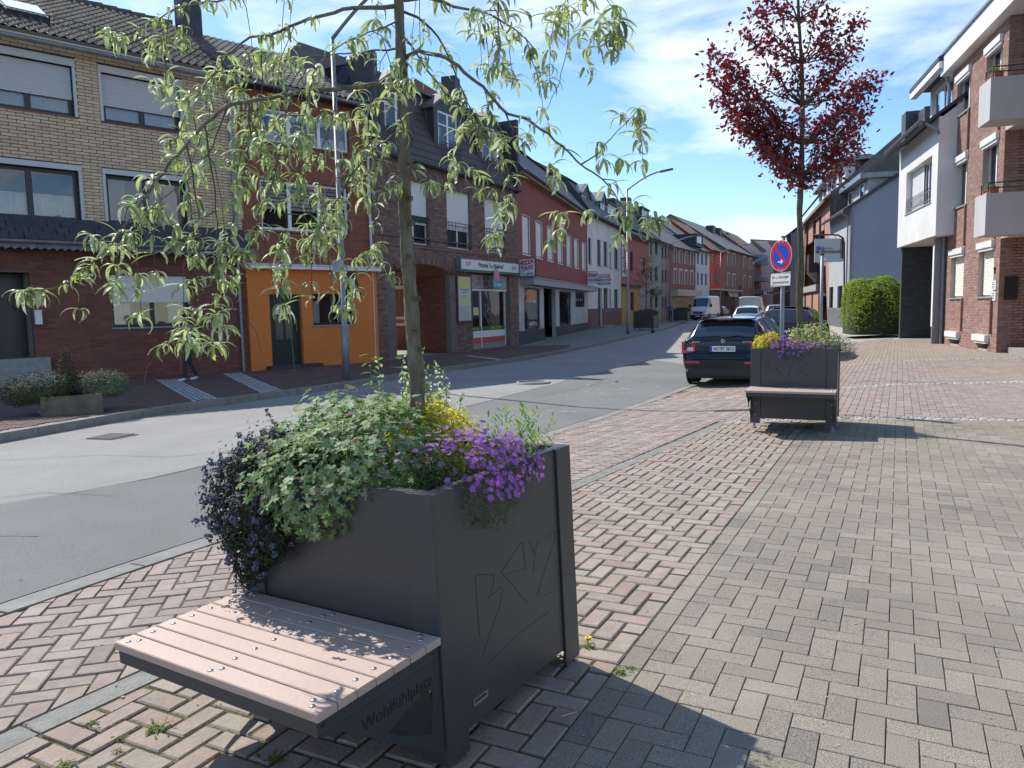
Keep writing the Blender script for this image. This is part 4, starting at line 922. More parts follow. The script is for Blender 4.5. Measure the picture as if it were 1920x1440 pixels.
# ------------------------------------------------------------------ house builders
M_MORT=mat('grey_mortar',(.16,.14,.12),.95,var=(.20,.18,.15),scale=6)
M_MORTD=mat('dark_mortar',(.075,.06,.05),.95)
M_MORTL=mat('light_mortar',(.42,.36,.32),.95,var=(.36,.31,.28),scale=5)
M_YBR=mat('yellow_facing_brick',(.5,.4,.25),.75,ramp=[(.62,.47,.30),(.66,.52,.34),(.56,.43,.28),(.68,.54,.36),(.60,.455,.30),(.63,.43,.27)],rand=.06,var=.88,scale=9,bump=.2,bscale=40,spec=.3)
M_RBR=mat('wine_red_brick',(.16,.06,.05),.75,ramp=[(.215,.085,.062),(.18,.07,.054),(.25,.10,.072),(.165,.064,.05)],rand=.08,var=.85,scale=7,bump=.2,bscale=40,spec=.3)
M_ORBR=mat('rust_brick',(.30,.11,.065),.8,ramp=[(.31,.115,.068),(.28,.10,.06),(.34,.13,.078)],rand=.05,var=.9,scale=3,spec=.25)
M_MIXBR=mat('mottled_brown_brick',(.2,.14,.12),.85,ramp=[(.26,.17,.135),(.19,.125,.105),(.30,.215,.17),(.16,.105,.10),(.235,.165,.145),(.28,.165,.125),(.13,.10,.10)],rand=.14,var=.85,scale=8,bump=.4,bscale=30,spec=.25)
M_R1BR=mat('brown_red_brick',(.28,.15,.12),.85,ramp=[(.31,.18,.145),(.35,.21,.17),(.275,.155,.125),(.38,.24,.195),(.32,.195,.165)],rand=.10,var=.85,scale=8,bump=.35,bscale=35,spec=.25)
M_ORANGE=mat('orange_render',(.72,.235,.065),.9,var=(.66,.21,.058),scale=1.2,bump=.3,bscale=150,spec=.2)
M_TILE=mat('dark_roof_tile',(.2,.18,.16),.9,ramp=[(.14,.128,.11),(.12,.11,.095),(.17,.155,.135)],rand=.08,var=.8,scale=5,spec=.03)
M_TILE2=mat('grey_roof_tile',(.20,.19,.18),.85,ramp=[(.17,.165,.15),(.145,.14,.13),(.20,.19,.175)],rand=.08,spec=.04)
M_TILEF=mat('grey_brown_roofing',(.13,.115,.105),.7,var=(.18,.165,.15),scale=.9,stretch=(1,1,5))
M_TILER=mat('brown_red_roofing',(.22,.12,.085),.75,var=(.17,.095,.07),scale=2,stretch=(1,1,6))
M_WREND=mat('white_render',(.72,.72,.71),.9,var=(.62,.62,.60),scale=.8,bump=.2,bscale=120,spec=.2)
M_GREEN=mat('dark_green_door_paint',(.012,.035,.026),.4)
M_BLIND=mat('window_blind',(.80,.82,.82),.85)
def plate(name,F,outer,holes,w,depth,m,parent,**k): return obj(name,plate_mb(F,outer,holes,w,depth),m,parent,**k)
def R4(u0,u1,v0,v1): return [(u0,v0),(u1,v0),(u1,v1),(u0,v1)]
def wall(F,u0,u1,v0,v1,holes,m,parent,th=.22,name='wall',w=None):
    return plate(name,F,R4(u0,u1,v0,v1),[h if isinstance(h,list) else R4(*h) for h in holes],-th if w is None else w-th,th,m,parent)
def bricks(F,u0,u1,v0,v1,holes,m,parent,bl=.25,bh=.075,jt=.012,w=0.,proud=.008,nmax=200,soldier=False,v_off=0):
    """running bond of real bricks; holes: (u0,u1,v0,v1) or a function of v giving a blocked (u0,u1)"""
    full=[]; cut=MB(); j=0; v=v0
    while v+bh<=v1+.002:
        vm=v+bh/2; bl_=[]
        for h in holes:
            if callable(h):
                q=h(vm)
                if q: bl_.append(q)
            elif h[2]<v+bh-.01 and h[3]>v+.01: bl_.append((h[0],h[1]))
        u=u0-(bl/2 if j%2 else 0)
        while u<u1:
            a,b=max(u,u0),min(u+bl,u1); segs=[(a,b)]
            for (x,y) in bl_:
                ns=[]
                for (p,q) in segs:
                    if y<=p or x>=q: ns.append((p,q))
                    else:
                        if p<x: ns.append((p,x))
                        if q>y: ns.append((y,q))
                segs=ns
            for (p,q) in segs:
                if q-p<.03: continue
                if q-p>bl-.001: full.append(F.P((p+q)/2,vm,w+proud))
                else: cut.fb(F,p+jt/2,q-jt/2,v+jt/2,v+bh-jt/2,w-.004,w+proud)
            u+=bl
        v+=bh; j+=1
    base=MB(); x,y=(bl-jt)/2,(bh-jt)/2; bv=.0025
    base.raw([(-x,-y,-proud-.004),(x,-y,-proud-.004),(x,y,-proud-.004),(-x,y,-proud-.004),(-x+bv,-y+bv,0),(x-bv,-y+bv,0),(x-bv,y-bv,0),(-x+bv,y-bv,0)],[(4,5,6,7)]+[(k,(k+1)%4,4+(k+1)%4,4+k) for k in range(4)])
    M3_=mframe(F.d,F.n).to_4x4()
    def inview(p):
        d=p-CAM; z=d.dot(_f); 
        if z<.5: return False
        x_=960+F_PX*d.dot(_R)/z; y_=720-F_PX*d.dot(_U)/z; return -60<x_<1980 and -60<y_<1500
    Ms=[Matrix.Translation(p+F.n*random.uniform(-.0015,.0015))@M3_ for p in full]
    pieces('brick','bricks',base,Ms,parent,m,nmax,key=lambda M:(not inview(M.translation),(M.translation-CAM).length))
    if cut.f: obj('cut_bricks',cut,m,parent,kind='stuff')
def shutter_mb(F,u0,u1,v0,v1,w,slat=.05):
    mb=MB(); n=max(2,int((v1-v0)/slat)); h=(v1-v0)/n
    for i in range(n):
        a=v0+i*h
        mb.raw([F.P(u0,a,w),F.P(u1,a,w),F.P(u1,a+h*.2,w+.010),F.P(u0,a+h*.2,w+.010),F.P(u1,a+h*.8,w+.010),F.P(u0,a+h*.8,w+.010),F.P(u1,a+h,w),F.P(u0,a+h,w)],[(0,1,2,3),(3,2,4,5),(5,4,6,7)])
    return mb
def window(parent,F,r,w=-.12,fm=M_PVC,split=(.5,),fr=.06,shut=0,sm=M_SHUTW,curt=None,sill=None,rows=(),sillm=M_STONE,label=None,dark=True,name='window',box=None,cm=M_CURT,gl=GLASS,lite=False):
    u0,u1,v0,v1=r; mb=MB(); d=.05
    us=[u0]+[u0+(u1-u0)*s for s in split]+[u1]
    mb.fb(F,u0,u1,v0,v0+fr,w-d,w); mb.fb(F,u0,u1,v1-fr,v1,w-d,w); mb.fb(F,u0,u0+fr,v0+fr,v1-fr,w-d,w); mb.fb(F,u1-fr,u1,v0+fr,v1-fr,w-d,w)
    for s in us[1:-1]: mb.fb(F,s-fr*.7,s+fr*.7,v0+fr,v1-fr,w-d,w+.004)
    for q in rows:
        vv=v0+(v1-v0)*q
        for a,b in zip(us,us[1:]): mb.fb(F,a+fr*.7,b-fr*.7,vv-fr*.35,vv+fr*.35,w-d+.01,w-.003)
    wn=obj(name,mb,fm,parent,label=label)
    for a,b in zip(us,us[1:]):
        p=MB(); p.quad(F,a+fr*.6,b-fr*.6,v0+fr*.8,v1-fr*.8,w-.025); obj('pane',p,gl,wn)
    if dark:
        p=MB(); p.fb(F,u0+.01,u1-.01,v0+.01,v1-.01,w-.62,w-.6); obj('room_backing',p,M_DARK,wn)
    if curt:
        k0,k1,style=curt   # vertical extent as fractions
        a,b=v0+(v1-v0)*k0+fr,v0+(v1-v0)*k1-fr*.5; p=MB()
        if style=='wave': 
            n=10 if lite else 40
            p.grid(lambda s,t:F.P(u0+fr*.5+(u1-u0-fr)*s,a+(b-a)*t,w-.12+.02*math.sin(s*n*1.9)),n,2)
        elif style=='side':
            for x0,x1 in((u0+fr*.5,u0+(u1-u0)*.26),(u1-(u1-u0)*.26,u1-fr*.5)): p.grid(lambda s,t:F.P(x0+(x1-x0)*s,a+(b-a)*t,w-.12+.02*math.sin(s*22)),16,2)
        elif style=='lace':
            n=max(3,int((u1-u0)/.16)); q=lambda s:abs(math.sin(s*n*math.pi/2))
            p.grid(lambda s,t:F.P(u0+fr*.5+(u1-u0-fr)*s,(b-(b-a)*.22*(1-t)*(.6+.6*q(s))) if t<1 else b,w-.1),n*6,1); p.grid(lambda s,t:F.P(u0+fr*.5+(u1-u0-fr)*s,a+(b-a)*.36*t*(.85+.15*q(s)),w-.1),n*6,1)
        elif style=='stripe':
            n=int((b-a)/.11)
            for i in range(n): p.fb(F,u0+fr,u1-fr,a+(b-a)*i/n,a+(b-a)*(i+.76)/n,w-.12,w-.115)
        else: p.fb(F,u0+fr,u1-fr,a,b,w-.12,w-.11)
        obj('curtain' if style!='stripe' else 'striped_blind',p,cm,wn)
    if shut:
        obj('roller_shutter',shutter_mb(F,u0+.02,u1-.02,v0+(v1-v0)*(1-shut),v1-.01,w+.03),sm,wn)
    if sill is not None:
        p=MB(); p.fb(F,u0-.05,u1+.05,v0-.05,v0-.005,w-.02,sill); obj('sill',p,sillm,wn)
    if box:
        bw,bh_,bm=box  # surround: side rails and a head box
        p=MB(); p.fb(F,u0-bw,u0,v0,v1,w+.01,.03); p.fb(F,u1,u1+bw,v0,v1,w+.01,.03); p.fb(F,u0-bw,u1+bw,v1,v1+bh_,w+.01,.05); obj('shutter_box',p,bm,wn)
    return wn
def gutter(F,u0,u1,v,w,m=M_ZINC,parent=None,r=.075,name='gutter'):
    mb=MB(); n=7
    pr=[(-math.cos(math.pi*k/n)*r,-math.sin(math.pi*k/n)*r) for k in range(n+1)]
    mb.grid(lambda s,t:F.P(u0+(u1-u0)*s,v+pr[round(t*n)][1],w+pr[round(t*n)][0]),1,n); mb.grid(lambda s,t:F.P(u0+(u1-u0)*s,v+pr[round(t*n)][1]*.85,w+pr[round(t*n)][0]*.85),1,n)
    mb.tube([F.P(u0,v,w+r),F.P(u1,v,w+r)],.009,6); return obj(name,mb,m,parent)
def downpipe(F,u,v0,v1,w,m=M_ZINC,parent=None,r=.045,label=None,top=None):
    mb=MB(); P=[F.P(u,v0,w),F.P(u,v1-.35,w)]
    P+= [F.P(u,v1-.2,w+.02),F.P(u,v1,w+(.3 if top is None else top))]
    mb.tube(P,r,10)
    k=v0+.5
    while k<v1-.4: mb.tube([F.P(u,k,w),F.P(u,k+.04,w)],r*1.18,10); k+=2.0
    mb.tube([F.P(u,v0+1.0,w),F.P(u,v0+1.06,w)],r*1.25,10)
    return obj('downpipe',mb,m,parent,label=label,smooth=False)
def body(F,u0,u1,v1,depth,m,parent,w0=-.22):
    """side and back walls"""
    mb=MB(); mb.fb(F,u0,u0+.2,-.4,v1,-depth,w0-.002); mb.fb(F,u1-.2,u1,-.4,v1,-depth,w0-.002); mb.fb(F,u0+.2,u1-.2,-.4,v1,-depth,-depth+.2); mb.fb(F,u0+.2,u1-.2,v1-.25,v1-.05,-depth+.2,w0-.002)
    return obj('rear_walls',mb,m,parent)
def roof(F,u0,u1,ve,pitch,depth,m,parent,over=.35,th=.10,name='roof',gm=None,wf=0.):
    """two slopes; eaves at height ve over the front wall, ridge over the middle"""
    t=math.tan(rad(pitch)); hr=ve+t*(depth/2+0); wr=wf-depth/2
    mb=MB()
    for s in(1,-1):
        we=wr+s*(depth/2+over); v_e=hr-t*(depth/2+over)
        pts=[F.P(u0,v_e,we),F.P(u1,v_e,we),F.P(u1,hr,wr),F.P(u0,hr,wr)]; n=(F.n*s*math.sin(rad(pitch))+Vector((0,0,1))*math.cos(rad(pitch)))
        mb.prism([p for p in pts],n*th)
    r=obj(name,mb,m,parent)
    g=MB()
    for a in (u0+.1,u1-.3): g.prism([F.P(a,ve-.05,wf-.1),F.P(a,hr-.08,wr),F.P(a,ve-.05,wf-depth+.1)],F.d*.2)
    obj('gable',g,gm or m,parent)
    return r,hr
def pan_tile():
    mb=MB(); n=8; W_,L_=.215,.36
    prof=[(x/n,(.030*math.sin(x/n*2*math.pi-.6))) for x in range(n+1)]
    for k,(y,dz) in enumerate(((0,.022),(L_,.0))):
        for x,z in prof: mb.v.append(((x-.5)*W_,y-.03,z+dz+.018))
    for i in range(n): mb.f.append((i,i+1,n+2+i,n+1+i)); mb.mi.append(0)
    b=len(mb.v)
    for x,z in prof: mb.v.append(((x-.5)*W_,-.03,z+.018-.004))
    for i in range(n): mb.f.append((b+i,b+i+1,i+1,i)); mb.mi.append(0)
    return mb
def tiles(F,u0,u1,ve,pitch,length,m,parent,nmax=200,skip=None,w0=.33):
    t=rad(pitch); up=-F.n*math.cos(t)+Vector((0,0,1))*math.sin(t); n=F.n*math.sin(t)+Vector((0,0,1))*math.cos(t)
    R=Matrix((F.d,up,n)).transposed().to_4x4(); Ms=[]; o=F.P(0,ve-math.tan(t)*w0,w0)+n*.10
    rows=int(length/.33)
    for j in range(rows):
        u=u0+.1
        while u<u1-.08:
            if not(skip and skip(u,j*.33)): Ms.append(Matrix.Translation(o+F.d*u+up*(j*.33)+n*random.uniform(-.003,.003))@R)
            u+=.205
    pieces('roof_tile','roof_tiles',pan_tile(),Ms,parent,m,nmax,smooth=False)
    return o,up,n
def px_plane(x,y,o,n):
    r=ray(x,y); return CAM+r*((o-CAM).dot(n)/r.dot(n))
# ================================================================== left side, house 1: yellow brick over dark red
w0_=ground(226,712,.12); w1_=ground(464,696,.12)
F1=Frame((w0_.x,w0_.y),(w1_.x,w1_.y),z0=min(w0_.z,w1_.z))
u12=F1.px(464,600)[0]; uL=-6.2
ve1=F1.px(226,104)[1]
H1=thing('brick_house','yellow brick house with dark red ground floor and slate canopy at the left edge','house',F1.P(0,0,-4))
hA=F1.rect((193,136),(344,245)); 
rA=(F1.px(193,200)[0],F1.px(338,200)[0],F1.px(187,226)[1],F1.px(187,135)[1])
rB=(F1.px(137,170)[0]-(rA[1]-rA[0]),F1.px(137,170)[0],rA[2],rA[3])
rC=(F1.px(200,370)[0],F1.px(349,370)[0],F1.px(202,418)[1],F1.px(196,326)[1])
rD=(F1.px(150,370)[0]-(rC[1]-rC[0])*1.05,F1.px(150,370)[0],rC[2],rC[3])
rG=(F1.px(209,560)[0],F1.px(355,560)[0],F1.px(212,614)[1],F1.px(206,515)[1])
rDo=(F1.px(-75,600)[0],F1.px(62,600)[0],F1.px(62,670)[1],F1.px(62,511)[1])
vc0=F1.px(226,474)[1]; vc1=F1.px(226,432)[1]+.05
print('F1',u12,ve1,rA,rC,rG,rDo,vc0,vc1)
wall(F1,uL,u12,vc0+.02,ve1,[rA,rB,rC,rD],M_MORTD,H1,name='upper_wall')
wall(F1,uL,u12,-.4,vc0,[rG,rDo],mat('reddish_mortar',(.17,.105,.09),.95),H1,name='ground_floor_wall')
ex=[(r[0]-.07,r[1]+.07,r[2]-.02,r[3]+.16) for r in (rA,rB,rC,rD)]
bricks(F1,uL,u12,vc1-.1,ve1-.02,ex,M_YBR,H1,bl=.335,bh=.080,jt=.012,nmax=300)
bricks(F1,uL,u12,.0,vc0,[(rG[0],rG[1],rG[2]-.06,rG[3]),(rDo[0],rDo[1],-.1,rDo[3]),(u12-2.4-9,rDo[0],-1,-.9)],M_RBR,H1,bl=.30,bh=.068,jt=.010,nmax=220)
body(F1,uL,u12,ve1,9,M_YBR,H1)
SHG=M_SHUT
for r,s,lb in((rA,.66,None),(rB,.66,None)): window(H1,F1,r,fm=M_DFRAME,split=(.5,),fr=.09,shut=s,sm=SHG,curt=(0,.9,'plain'),sill=.02,sillm=M_RBR,box=(.07,.17,M_SHUT))
window(H1,F1,rC,fm=M_DFRAME,split=(.5,),fr=.09,curt=(0,1,'side'),sill=.02,sillm=M_RBR,box=(.07,.13,M_SHUT),cm=mat('pink_curtain',(.38,.26,.26),.9))
window(H1,F1,rD,fm=M_DFRAME,split=(.5,),fr=.09,curt=(0,.55,'wave'),sill=.02,sillm=M_RBR,box=(.07,.13,M_SHUT))
window(H1,F1,rG,fm=M_DFRAME,split=(.52,),fr=.07,shut=.53,sm=M_SHUTW,curt=(0,.9,'side'),sill=.07)
# front door
mb=MB(); mb.fb(F1,rDo[0],rDo[1],rDo[2],rDo[3],-.75,-.68); dr1=obj('door',mb,mat('dark_door',(.022,.021,.022),.35,var=(.03,.028,.03)),H1)
mb=MB(); mb.fb(F1,rDo[1]-.62,rDo[1]-.56,rDo[2]+.05,rDo[3]-.05,-.68,-.66); mb.fb(F1,rDo[0]+.1,rDo[1]-.06,rDo[3]-.12,rDo[3]-.06,-.68,-.66); mb.fb(F1,rDo[1]-.1,rDo[1]-.04,rDo[2]+.05,rDo[3]-.05,-.68,-.66); obj('door_moulding',mb,M_DFRAME,dr1)
mb=MB(); c=F1.P(rDo[1]-.95,rDo[2]+1.25,-.675); mb.prism([c+F1.d*x+Vector((0,0,z)) for x,z in((.0,-.35),(.14,-.2),(.16,0),(.14,.2),(0,.35))],F1.n*.012); obj('pane',mb,M_CURT,dr1)
mb=MB(); mb.tube([F1.P(rDo[1]-.22,rDo[2]+1.55,-.66),F1.P(rDo[1]-.24,rDo[2]+1.5,-.60),F1.P(rDo[1]-.36,rDo[2]+1.38,-.60),F1.P(rDo[1]-.22,rDo[2]+1.2,-.60),F1.P(rDo[1]-.22,rDo[2]+1.15,-.66)],.013,6); obj('handle',mb,mat('brass',(.5,.38,.18),.3,metal=1),dr1)
mb=MB(); mb.fb(F1,rDo[0]-.05,rDo[1]-.001,-.4,rDo[2],-.9,.0); mb.fb(F1,rDo[0],rDo[0]+.02,rDo[2],rDo[3],-.7,-.221); mb.fb(F1,rDo[1],rDo[1]+.02,rDo[2],rDo[3],-.7,-.221); obj('porch_floor',mb,M_STONE,H1)
for k,(a,b) in enumerate(((0,.33),(.33,.63))):
    mb=MB(); mb.fb(F1,rDo[0]-.3,rDo[1]+.22,-.2,rDo[2]-.17*(k+0)-.0,.012+a,.012+b+.02 if k==0 else .012+b) if k==0 else mb.fb(F1,rDo[0]-.3,rDo[1]+.22,-.2,rDo[2]-.34,.012+a+.02,.012+b); obj('step',mb,M_STONE,H1)
mbx=MB(); q=F1.rect((63,583),(78,608)); mbx.fb(F1,q[0],q[1],q[2],q[3],.01,.12); mbx.fb(F1,q[0]-.01,q[1]+.01,q[3]+.002,q[3]+.02,.008,.14)
tag(obj('mailbox',mbx,M_WHITE),'small white mailbox on the dark red wall beside the house door','mailbox')
# slate canopy
def canopy(F,u0,u1,v0,v1,wout,parent,m=M_LEADDK):
    mb=MB(); mb.prism([F.P(u0,v1+.16,.012),F.P(u0,v0+.20,wout),F.P(u0,v0+.12,wout),F.P(u0,v0+.12,.012)][::-1],F.d*(u1-u0)); obj('canopy_slates',mb,m,parent)
    n=int((u1-u0)/.28)
    sl=MB(); sl.box((0,0,0),(.15,0,0),(0,.12,.0),(0,0,.006))
    dirv=(F.P(0,v1+.16,.012)-F.P(0,v0+.20,wout)); LL=dirv.length; dv=dirv.normalized(); nn=F.d.cross(dv); nn=nn if nn.z>0 else -nn
    Ms=[]; R=Matrix((F.d,dv,nn)).transposed().to_4x4(); rows=max(2,int(LL/.2))
    for j in range(rows):
        for i in range(n+1):
            u=u0+.14+.28*i+(j%2)*.14
            if u>u1-.1: continue
            Ms.append(Matrix.Translation(F.P(u,v0+.20,wout)+dv*(.1+j*LL/rows*.93)+nn*(.008+.002*j))@Matrix.Rotation(.35,4,nn)@R if False else Matrix.Translation(F.P(u,v0+.20,wout)+dv*(.1+j*LL/rows*.93)+nn*.010)@R@Matrix.Rotation(.06,4,'X'))
    pieces('slate','slates',sl,Ms,parent,m,80)
    gutter(F,u0,u1,v0+.16,wout+.05,parent=parent)
    mb=MB(); mb.fb(F,u0,u1,v0-.02,v0+.13,wout-.03,wout-.005); fc=obj('fascia',mb,M_LEADDK,parent)
    sl2=MB(); sl2.box((0,0,0),(.09,0,0),(0,.075,0),(0,0,.004)); Ms=[Matrix.Translation(F.P(u0+.1+.17*i,v0+.055,wout+.004))@mframe(F.d,F.n).to_4x4()@Matrix.Rotation(.5,4,'Z')@Matrix.Rotation(.06,4,'Y') for i in range(int((u1-u0)/.17))]
    pieces('fascia_slate','fascia_slates',sl2,Ms,fc,mat('pale_slate',(.16,.17,.185),.6,rand=.15),60)
    mb=MB(); mb.fb(F,u0,u1,v0+.10,v0+.118,.012,wout-.03); obj('soffit',mb,M_WHITE,parent)
canopy(F1,uL,u12-.02,vc0,vc1,.62,H1)
# roof
PITCH1=30
on=F1.n*math.sin(rad(PITCH1))+Vector((0,0,1))*math.cos(rad(PITCH1)); eo=F1.P(0,ve1+.12,0)
rp=px_plane(226,30,eo,on); lenr=((rp-F1.o).z-(ve1+.12))/math.sin(rad(PITCH1)); dep1=2*lenr*math.cos(rad(PITCH1)); print('roof1 slope length',lenr,dep1)
dep1=min(max(dep1,7),12)
rf1,hr1=roof(F1,uL,u12,ve1+.12,PITCH1,dep1,M_TILEF,H1,gm=M_YBR)
sk=F1.P(0,0,0)
tiles(F1,uL,u12,ve1+.12,PITCH1,dep1/2/math.cos(rad(PITCH1))+.35,M_TILE,H1,nmax=300)
mb=MB()
for i in range(int((u12-uL)/.4)): mb.tube([F1.P(uL+.4*i,hr1+.12,-dep1/2),F1.P(uL+.4*i+.43,hr1+.135,-dep1/2)],[.10,.12],8)
obj('ridge_tiles',mb,M_TILE,H1)
gutter(F1,uL,u12,ve1-.17,.43,parent=H1,r=.085); mb=MB(); mb.fb(F1,uL,u12,ve1-.10,ve1-.02,.01,.36); obj('eaves_board',mb,mat('cream_board',(.62,.57,.46),.8),H1)
ud=F1.px(424,160)[0]; downpipe(F1,u12-.22,0,ve1-.12,.07,parent=H1,top=.38)
# snow guard
up1=-F1.n*math.cos(rad(PITCH1))+Vector((0,0,1))*math.sin(rad(PITCH1)); e0=F1.P(0,ve1+.12,0)+on*.14
mb=MB(); s=.55
for h in (.04,.20): mb.tube([e0+F1.d*uL+up1*s+on*h,e0+F1.d*(u12-.1)+up1*s+on*h],.009,5)
u=uL
while u<u12-.1: mb.tube([e0+F1.d*u+up1*s+on*.04,e0+F1.d*u+up1*s+on*.20],.006,4,False); u+=.11
obj('snow_guard',mb,mat('dark_steel',(.05,.055,.06),.5,metal=.5),H1)
for k in range(int((u12-uL)/1.0)):
    mb=MB(); mb.tube([e0+F1.d*(uL+k*1.0+.3)+up1*(s+.25)-on*.02,e0+F1.d*(uL+k+.3)+up1*s+on*.03,e0+F1.d*(uL+k+.3)+up1*s+on*.22],.014,5); obj('guard_bracket',mb,MATS['dark_steel'],H1)
# skylight
Pk=px_plane(42,20,eo+on*.15,on); mb=MB()
mb.box(Pk,F1.d*.45,up1*.5,on*.07); sk=obj('skylight',mb,M_LEADDK,H1); mb=MB(); mb.box(Pk+on*.09,F1.d*.42,up1*.46,on*.015); obj('pane',mb,M_CURT,sk)
# chimney
q=F1.px(357,60,-3.2); mb=MB(); mb.fb(F1,q[0]-.30,q[0]+.30,ve1+.5,hr1+1.0,-3.6,-3.0); ch=obj('chimney',mb,M_LEADDK,H1); mb=MB(); mb.fb(F1,q[0]-.42,q[0]+.42,hr1+1.0,hr1+1.07,-3.7,-2.9); obj('chimney_cap',mb,M_ZINC,ch)
# ================================================================== house 2: rust brick over orange render
g2=ground(706,682,.12); u2=F1.px(707,640)[0]
H2=thing('brick_house','rust-coloured brick house with bright orange ground floor and dark green door','house',F1.P((u12+u2)/2,0,-4))
F2=F1; ob=.10
r2A=(F2.px(486,230)[0],F2.px(653,250)[0],F2.px(488,262)[1],F2.px(484,198)[1])
r2B=(F2.px(489,380)[0],F2.px(653,390)[0],F2.px(490,429)[1],F2.px(488,334)[1])
vb=F2.px(468,498,.2)[1]
rdoor=F2.rect((507,552),(568,681),ob); rwin=F2.rect((585,552),(664,609),ob)
rdoor=(F2.px(508,620,ob)[0],F2.px(568,620,ob)[0],F2.px(508,686,ob)[1],F2.px(508,552,ob)[1]); rwin=(F2.px(586,580,ob)[0],F2.px(664,580,ob)[0],F2.px(586,610,ob)[1],F2.px(586,551,ob)[1])
print('F2',u2,r2A,r2B,vb,rdoor,rwin)
wall(F2,u12,u2,vb,ve1,[r2A,r2B],M_MORTD,H2,name='upper_wall')
bricks(F2,u12+.01,u2,vb+.02,ve1-.02,[(r[0],r[1],r[2]-.06,r[3]) for r in (r2A,r2B)],M_ORBR,H2,bl=.25,bh=.075,jt=.009,proud=.005,nmax=160)
wall(F2,u12,u2,-.4,vb-.02,[(rdoor[0],rdoor[1],-.2,rdoor[3]),rwin],M_ORANGE,H2,name='ground_floor_wall',w=ob,th=ob+.25)
body(F2,u12,u2,ve1,9,M_ORBR,H2)
window(H2,F2,r2A,w=-.09,split=(.32,.66),fr=.075,curt=(0,1,'lace'),sill=.03,sillm=M_ORBR)
window(H2,F2,r2B,w=-.09,split=(.32,.66),fr=.075,curt=(.38,1,'stripe'),sill=.03,sillm=M_ORBR,cm=M_BLIND)
window(H2,F2,rwin,w=-.05,fm=M_GREEN,split=(.5,),fr=.07,curt=(0,.8,'side'),sill=.13)
mb=MB(); mb.fb(F2,rdoor[0],rdoor[1],rdoor[2],rdoor[3],-.15,-.08); d2_=obj('door',mb,M_GREEN,H2)
um=(rdoor[0]+rdoor[1])/2; hh=rdoor[3]-rdoor[2]
mb=MB(); mb.fb(F2,rdoor[0],rdoor[0]+.09,rdoor[2],rdoor[3],-.08,-.05); mb.fb(F2,rdoor[1]-.09,rdoor[1],rdoor[2],rdoor[3],-.08,-.05); mb.fb(F2,rdoor[0]+.09,rdoor[1]-.09,rdoor[3]-.09,rdoor[3],-.08,-.05); obj('door_frame',mb,M_GREEN,d2_)
for x0,x1 in((um-.27,um-.04),(um+.04,um+.27)):
    mb=MB(); mb.fb(F2,x0,x1,rdoor[2]+hh*.36,rdoor[2]+hh*.68,-.0798,-.074); obj('door_pane',mb,mat('dim_glass',(.10,.13,.13),.12,spec=.8),d2_)
mb=MB(); mb.prism([F2.P(um+math.cos(a)*.27,rdoor[2]+hh*.72+math.sin(a)*.3,-.079) for a in np.linspace(0,math.pi,13)],F2.n*.006); obj('arched_pane',mb,M_BLIND,d2_)
mb=MB(); mb.fb(F2,um-.3,um+.3,rdoor[2]+hh*.1,rdoor[2]+hh*.28,-.079,-.068); obj('door_panel',mb,M_GREEN,d2_)
mb=MB(); mb.tube([F2.P(rdoor[1]-.14,rdoor[2]+1.0,-.07),F2.P(rdoor[1]-.14,rdoor[2]+1.0,-.02),F2.P(rdoor[1]-.14,rdoor[2]+1.35,-.02),F2.P(rdoor[1]-.14,rdoor[2]+1.35,-.07)],.012,6); obj('handle',mb,MATS['brass'],d2_)
mb=MB(); mb.fb(F2,rdoor[0]-.2,rdoor[1]+.45,-.3,rdoor[2],-.2,ob+.35); obj('step',mb,M_LEADDK,H2)
mb=MB(); mb.fb(F2,u12+.03,u2+.06,vb-.075,vb+.0,.02,.33); mb.prism([F2.P(u12+.03,vb+.002,.33),F2.P(u12+.03,vb+.002,.01),F2.P(u12+.03,vb+.10,.01)],F2.d*(u2-u12)); obj('white_ledge',mb,M_WHITE,H2)
# folded sun blind over the window
a_=F2.px(664,552,ob)[0]; mb=MB(); mb.prism([F2.P(a_-.32,rwin[3]+.0,ob+.01),F2.P(a_-.32,vb-.12,ob+.01),F2.P(a_-.32,rwin[3]-.06,ob+.30)],F2.d*.40); obj('sun_blind',mb,M_LEADDK,H2)
dep2=dep1-.5
roof(F2,u12,u2,ve1+.10,PITCH1,dep2,M_TILEF,H2,gm=M_ORBR)
tiles(F2,u12,u2,ve1+.10,PITCH1,dep2/2/math.cos(rad(PITCH1))+.35,M_TILE2,H2,nmax=200)
mb=MB(); mb.fb(F2,u12+.04,u2,ve1-.16,ve1-.03,.01,.40); obj('eaves_board',mb,M_LEADDK,H2); gutter(F2,u12+.02,u2,ve1-.10,.48,parent=H2)
downpipe(F2,u2-.13,0,ve1-.1,.06,m=mat('white_pipe',(.55,.56,.57),.5),parent=H2,top=.4)
# ================================================================== house 3: mottled brick with arch passage and pizzeria
a3=F1.P(u2,0,0); a3.z=0; b3=Vector((.38,33.84,0))
F3=Frame((a3.x,a3.y),(b3.x,b3.y),z0=gz(a3.x,a3.y)+.10)
uL3,uR3=0.02,F3.L
ve3=F3.px(900,340)[1]
H3=thing('brick_house','mottled brown brick house with arched passage, dormers and a pizzeria shop front','house',F3.P((uL3+uR3)/2,0,-4))
def vr(x0,x1,yt,yb,F=F3,w=0,xm=None):
    xm=xm or (x0+x1)/2; return (F.px(x0,(yt+yb)/2,w)[0],F.px(x1,(yt+yb)/2,w)[0],F.px(xm,yb,w)[1],F.px(xm,yt,w)[1])
w3=[vr(752,802,326,452),vr(838,881,354,467),vr(909,945,374,475)]
wd=w3[1][1]-w3[1][0]; w3[0]=(w3[0][1]-wd,w3[0][1],w3[1][2],w3[1][3]); w3[2]=(w3[2][0],w3[2][1],w3[1][2],w3[1][3])
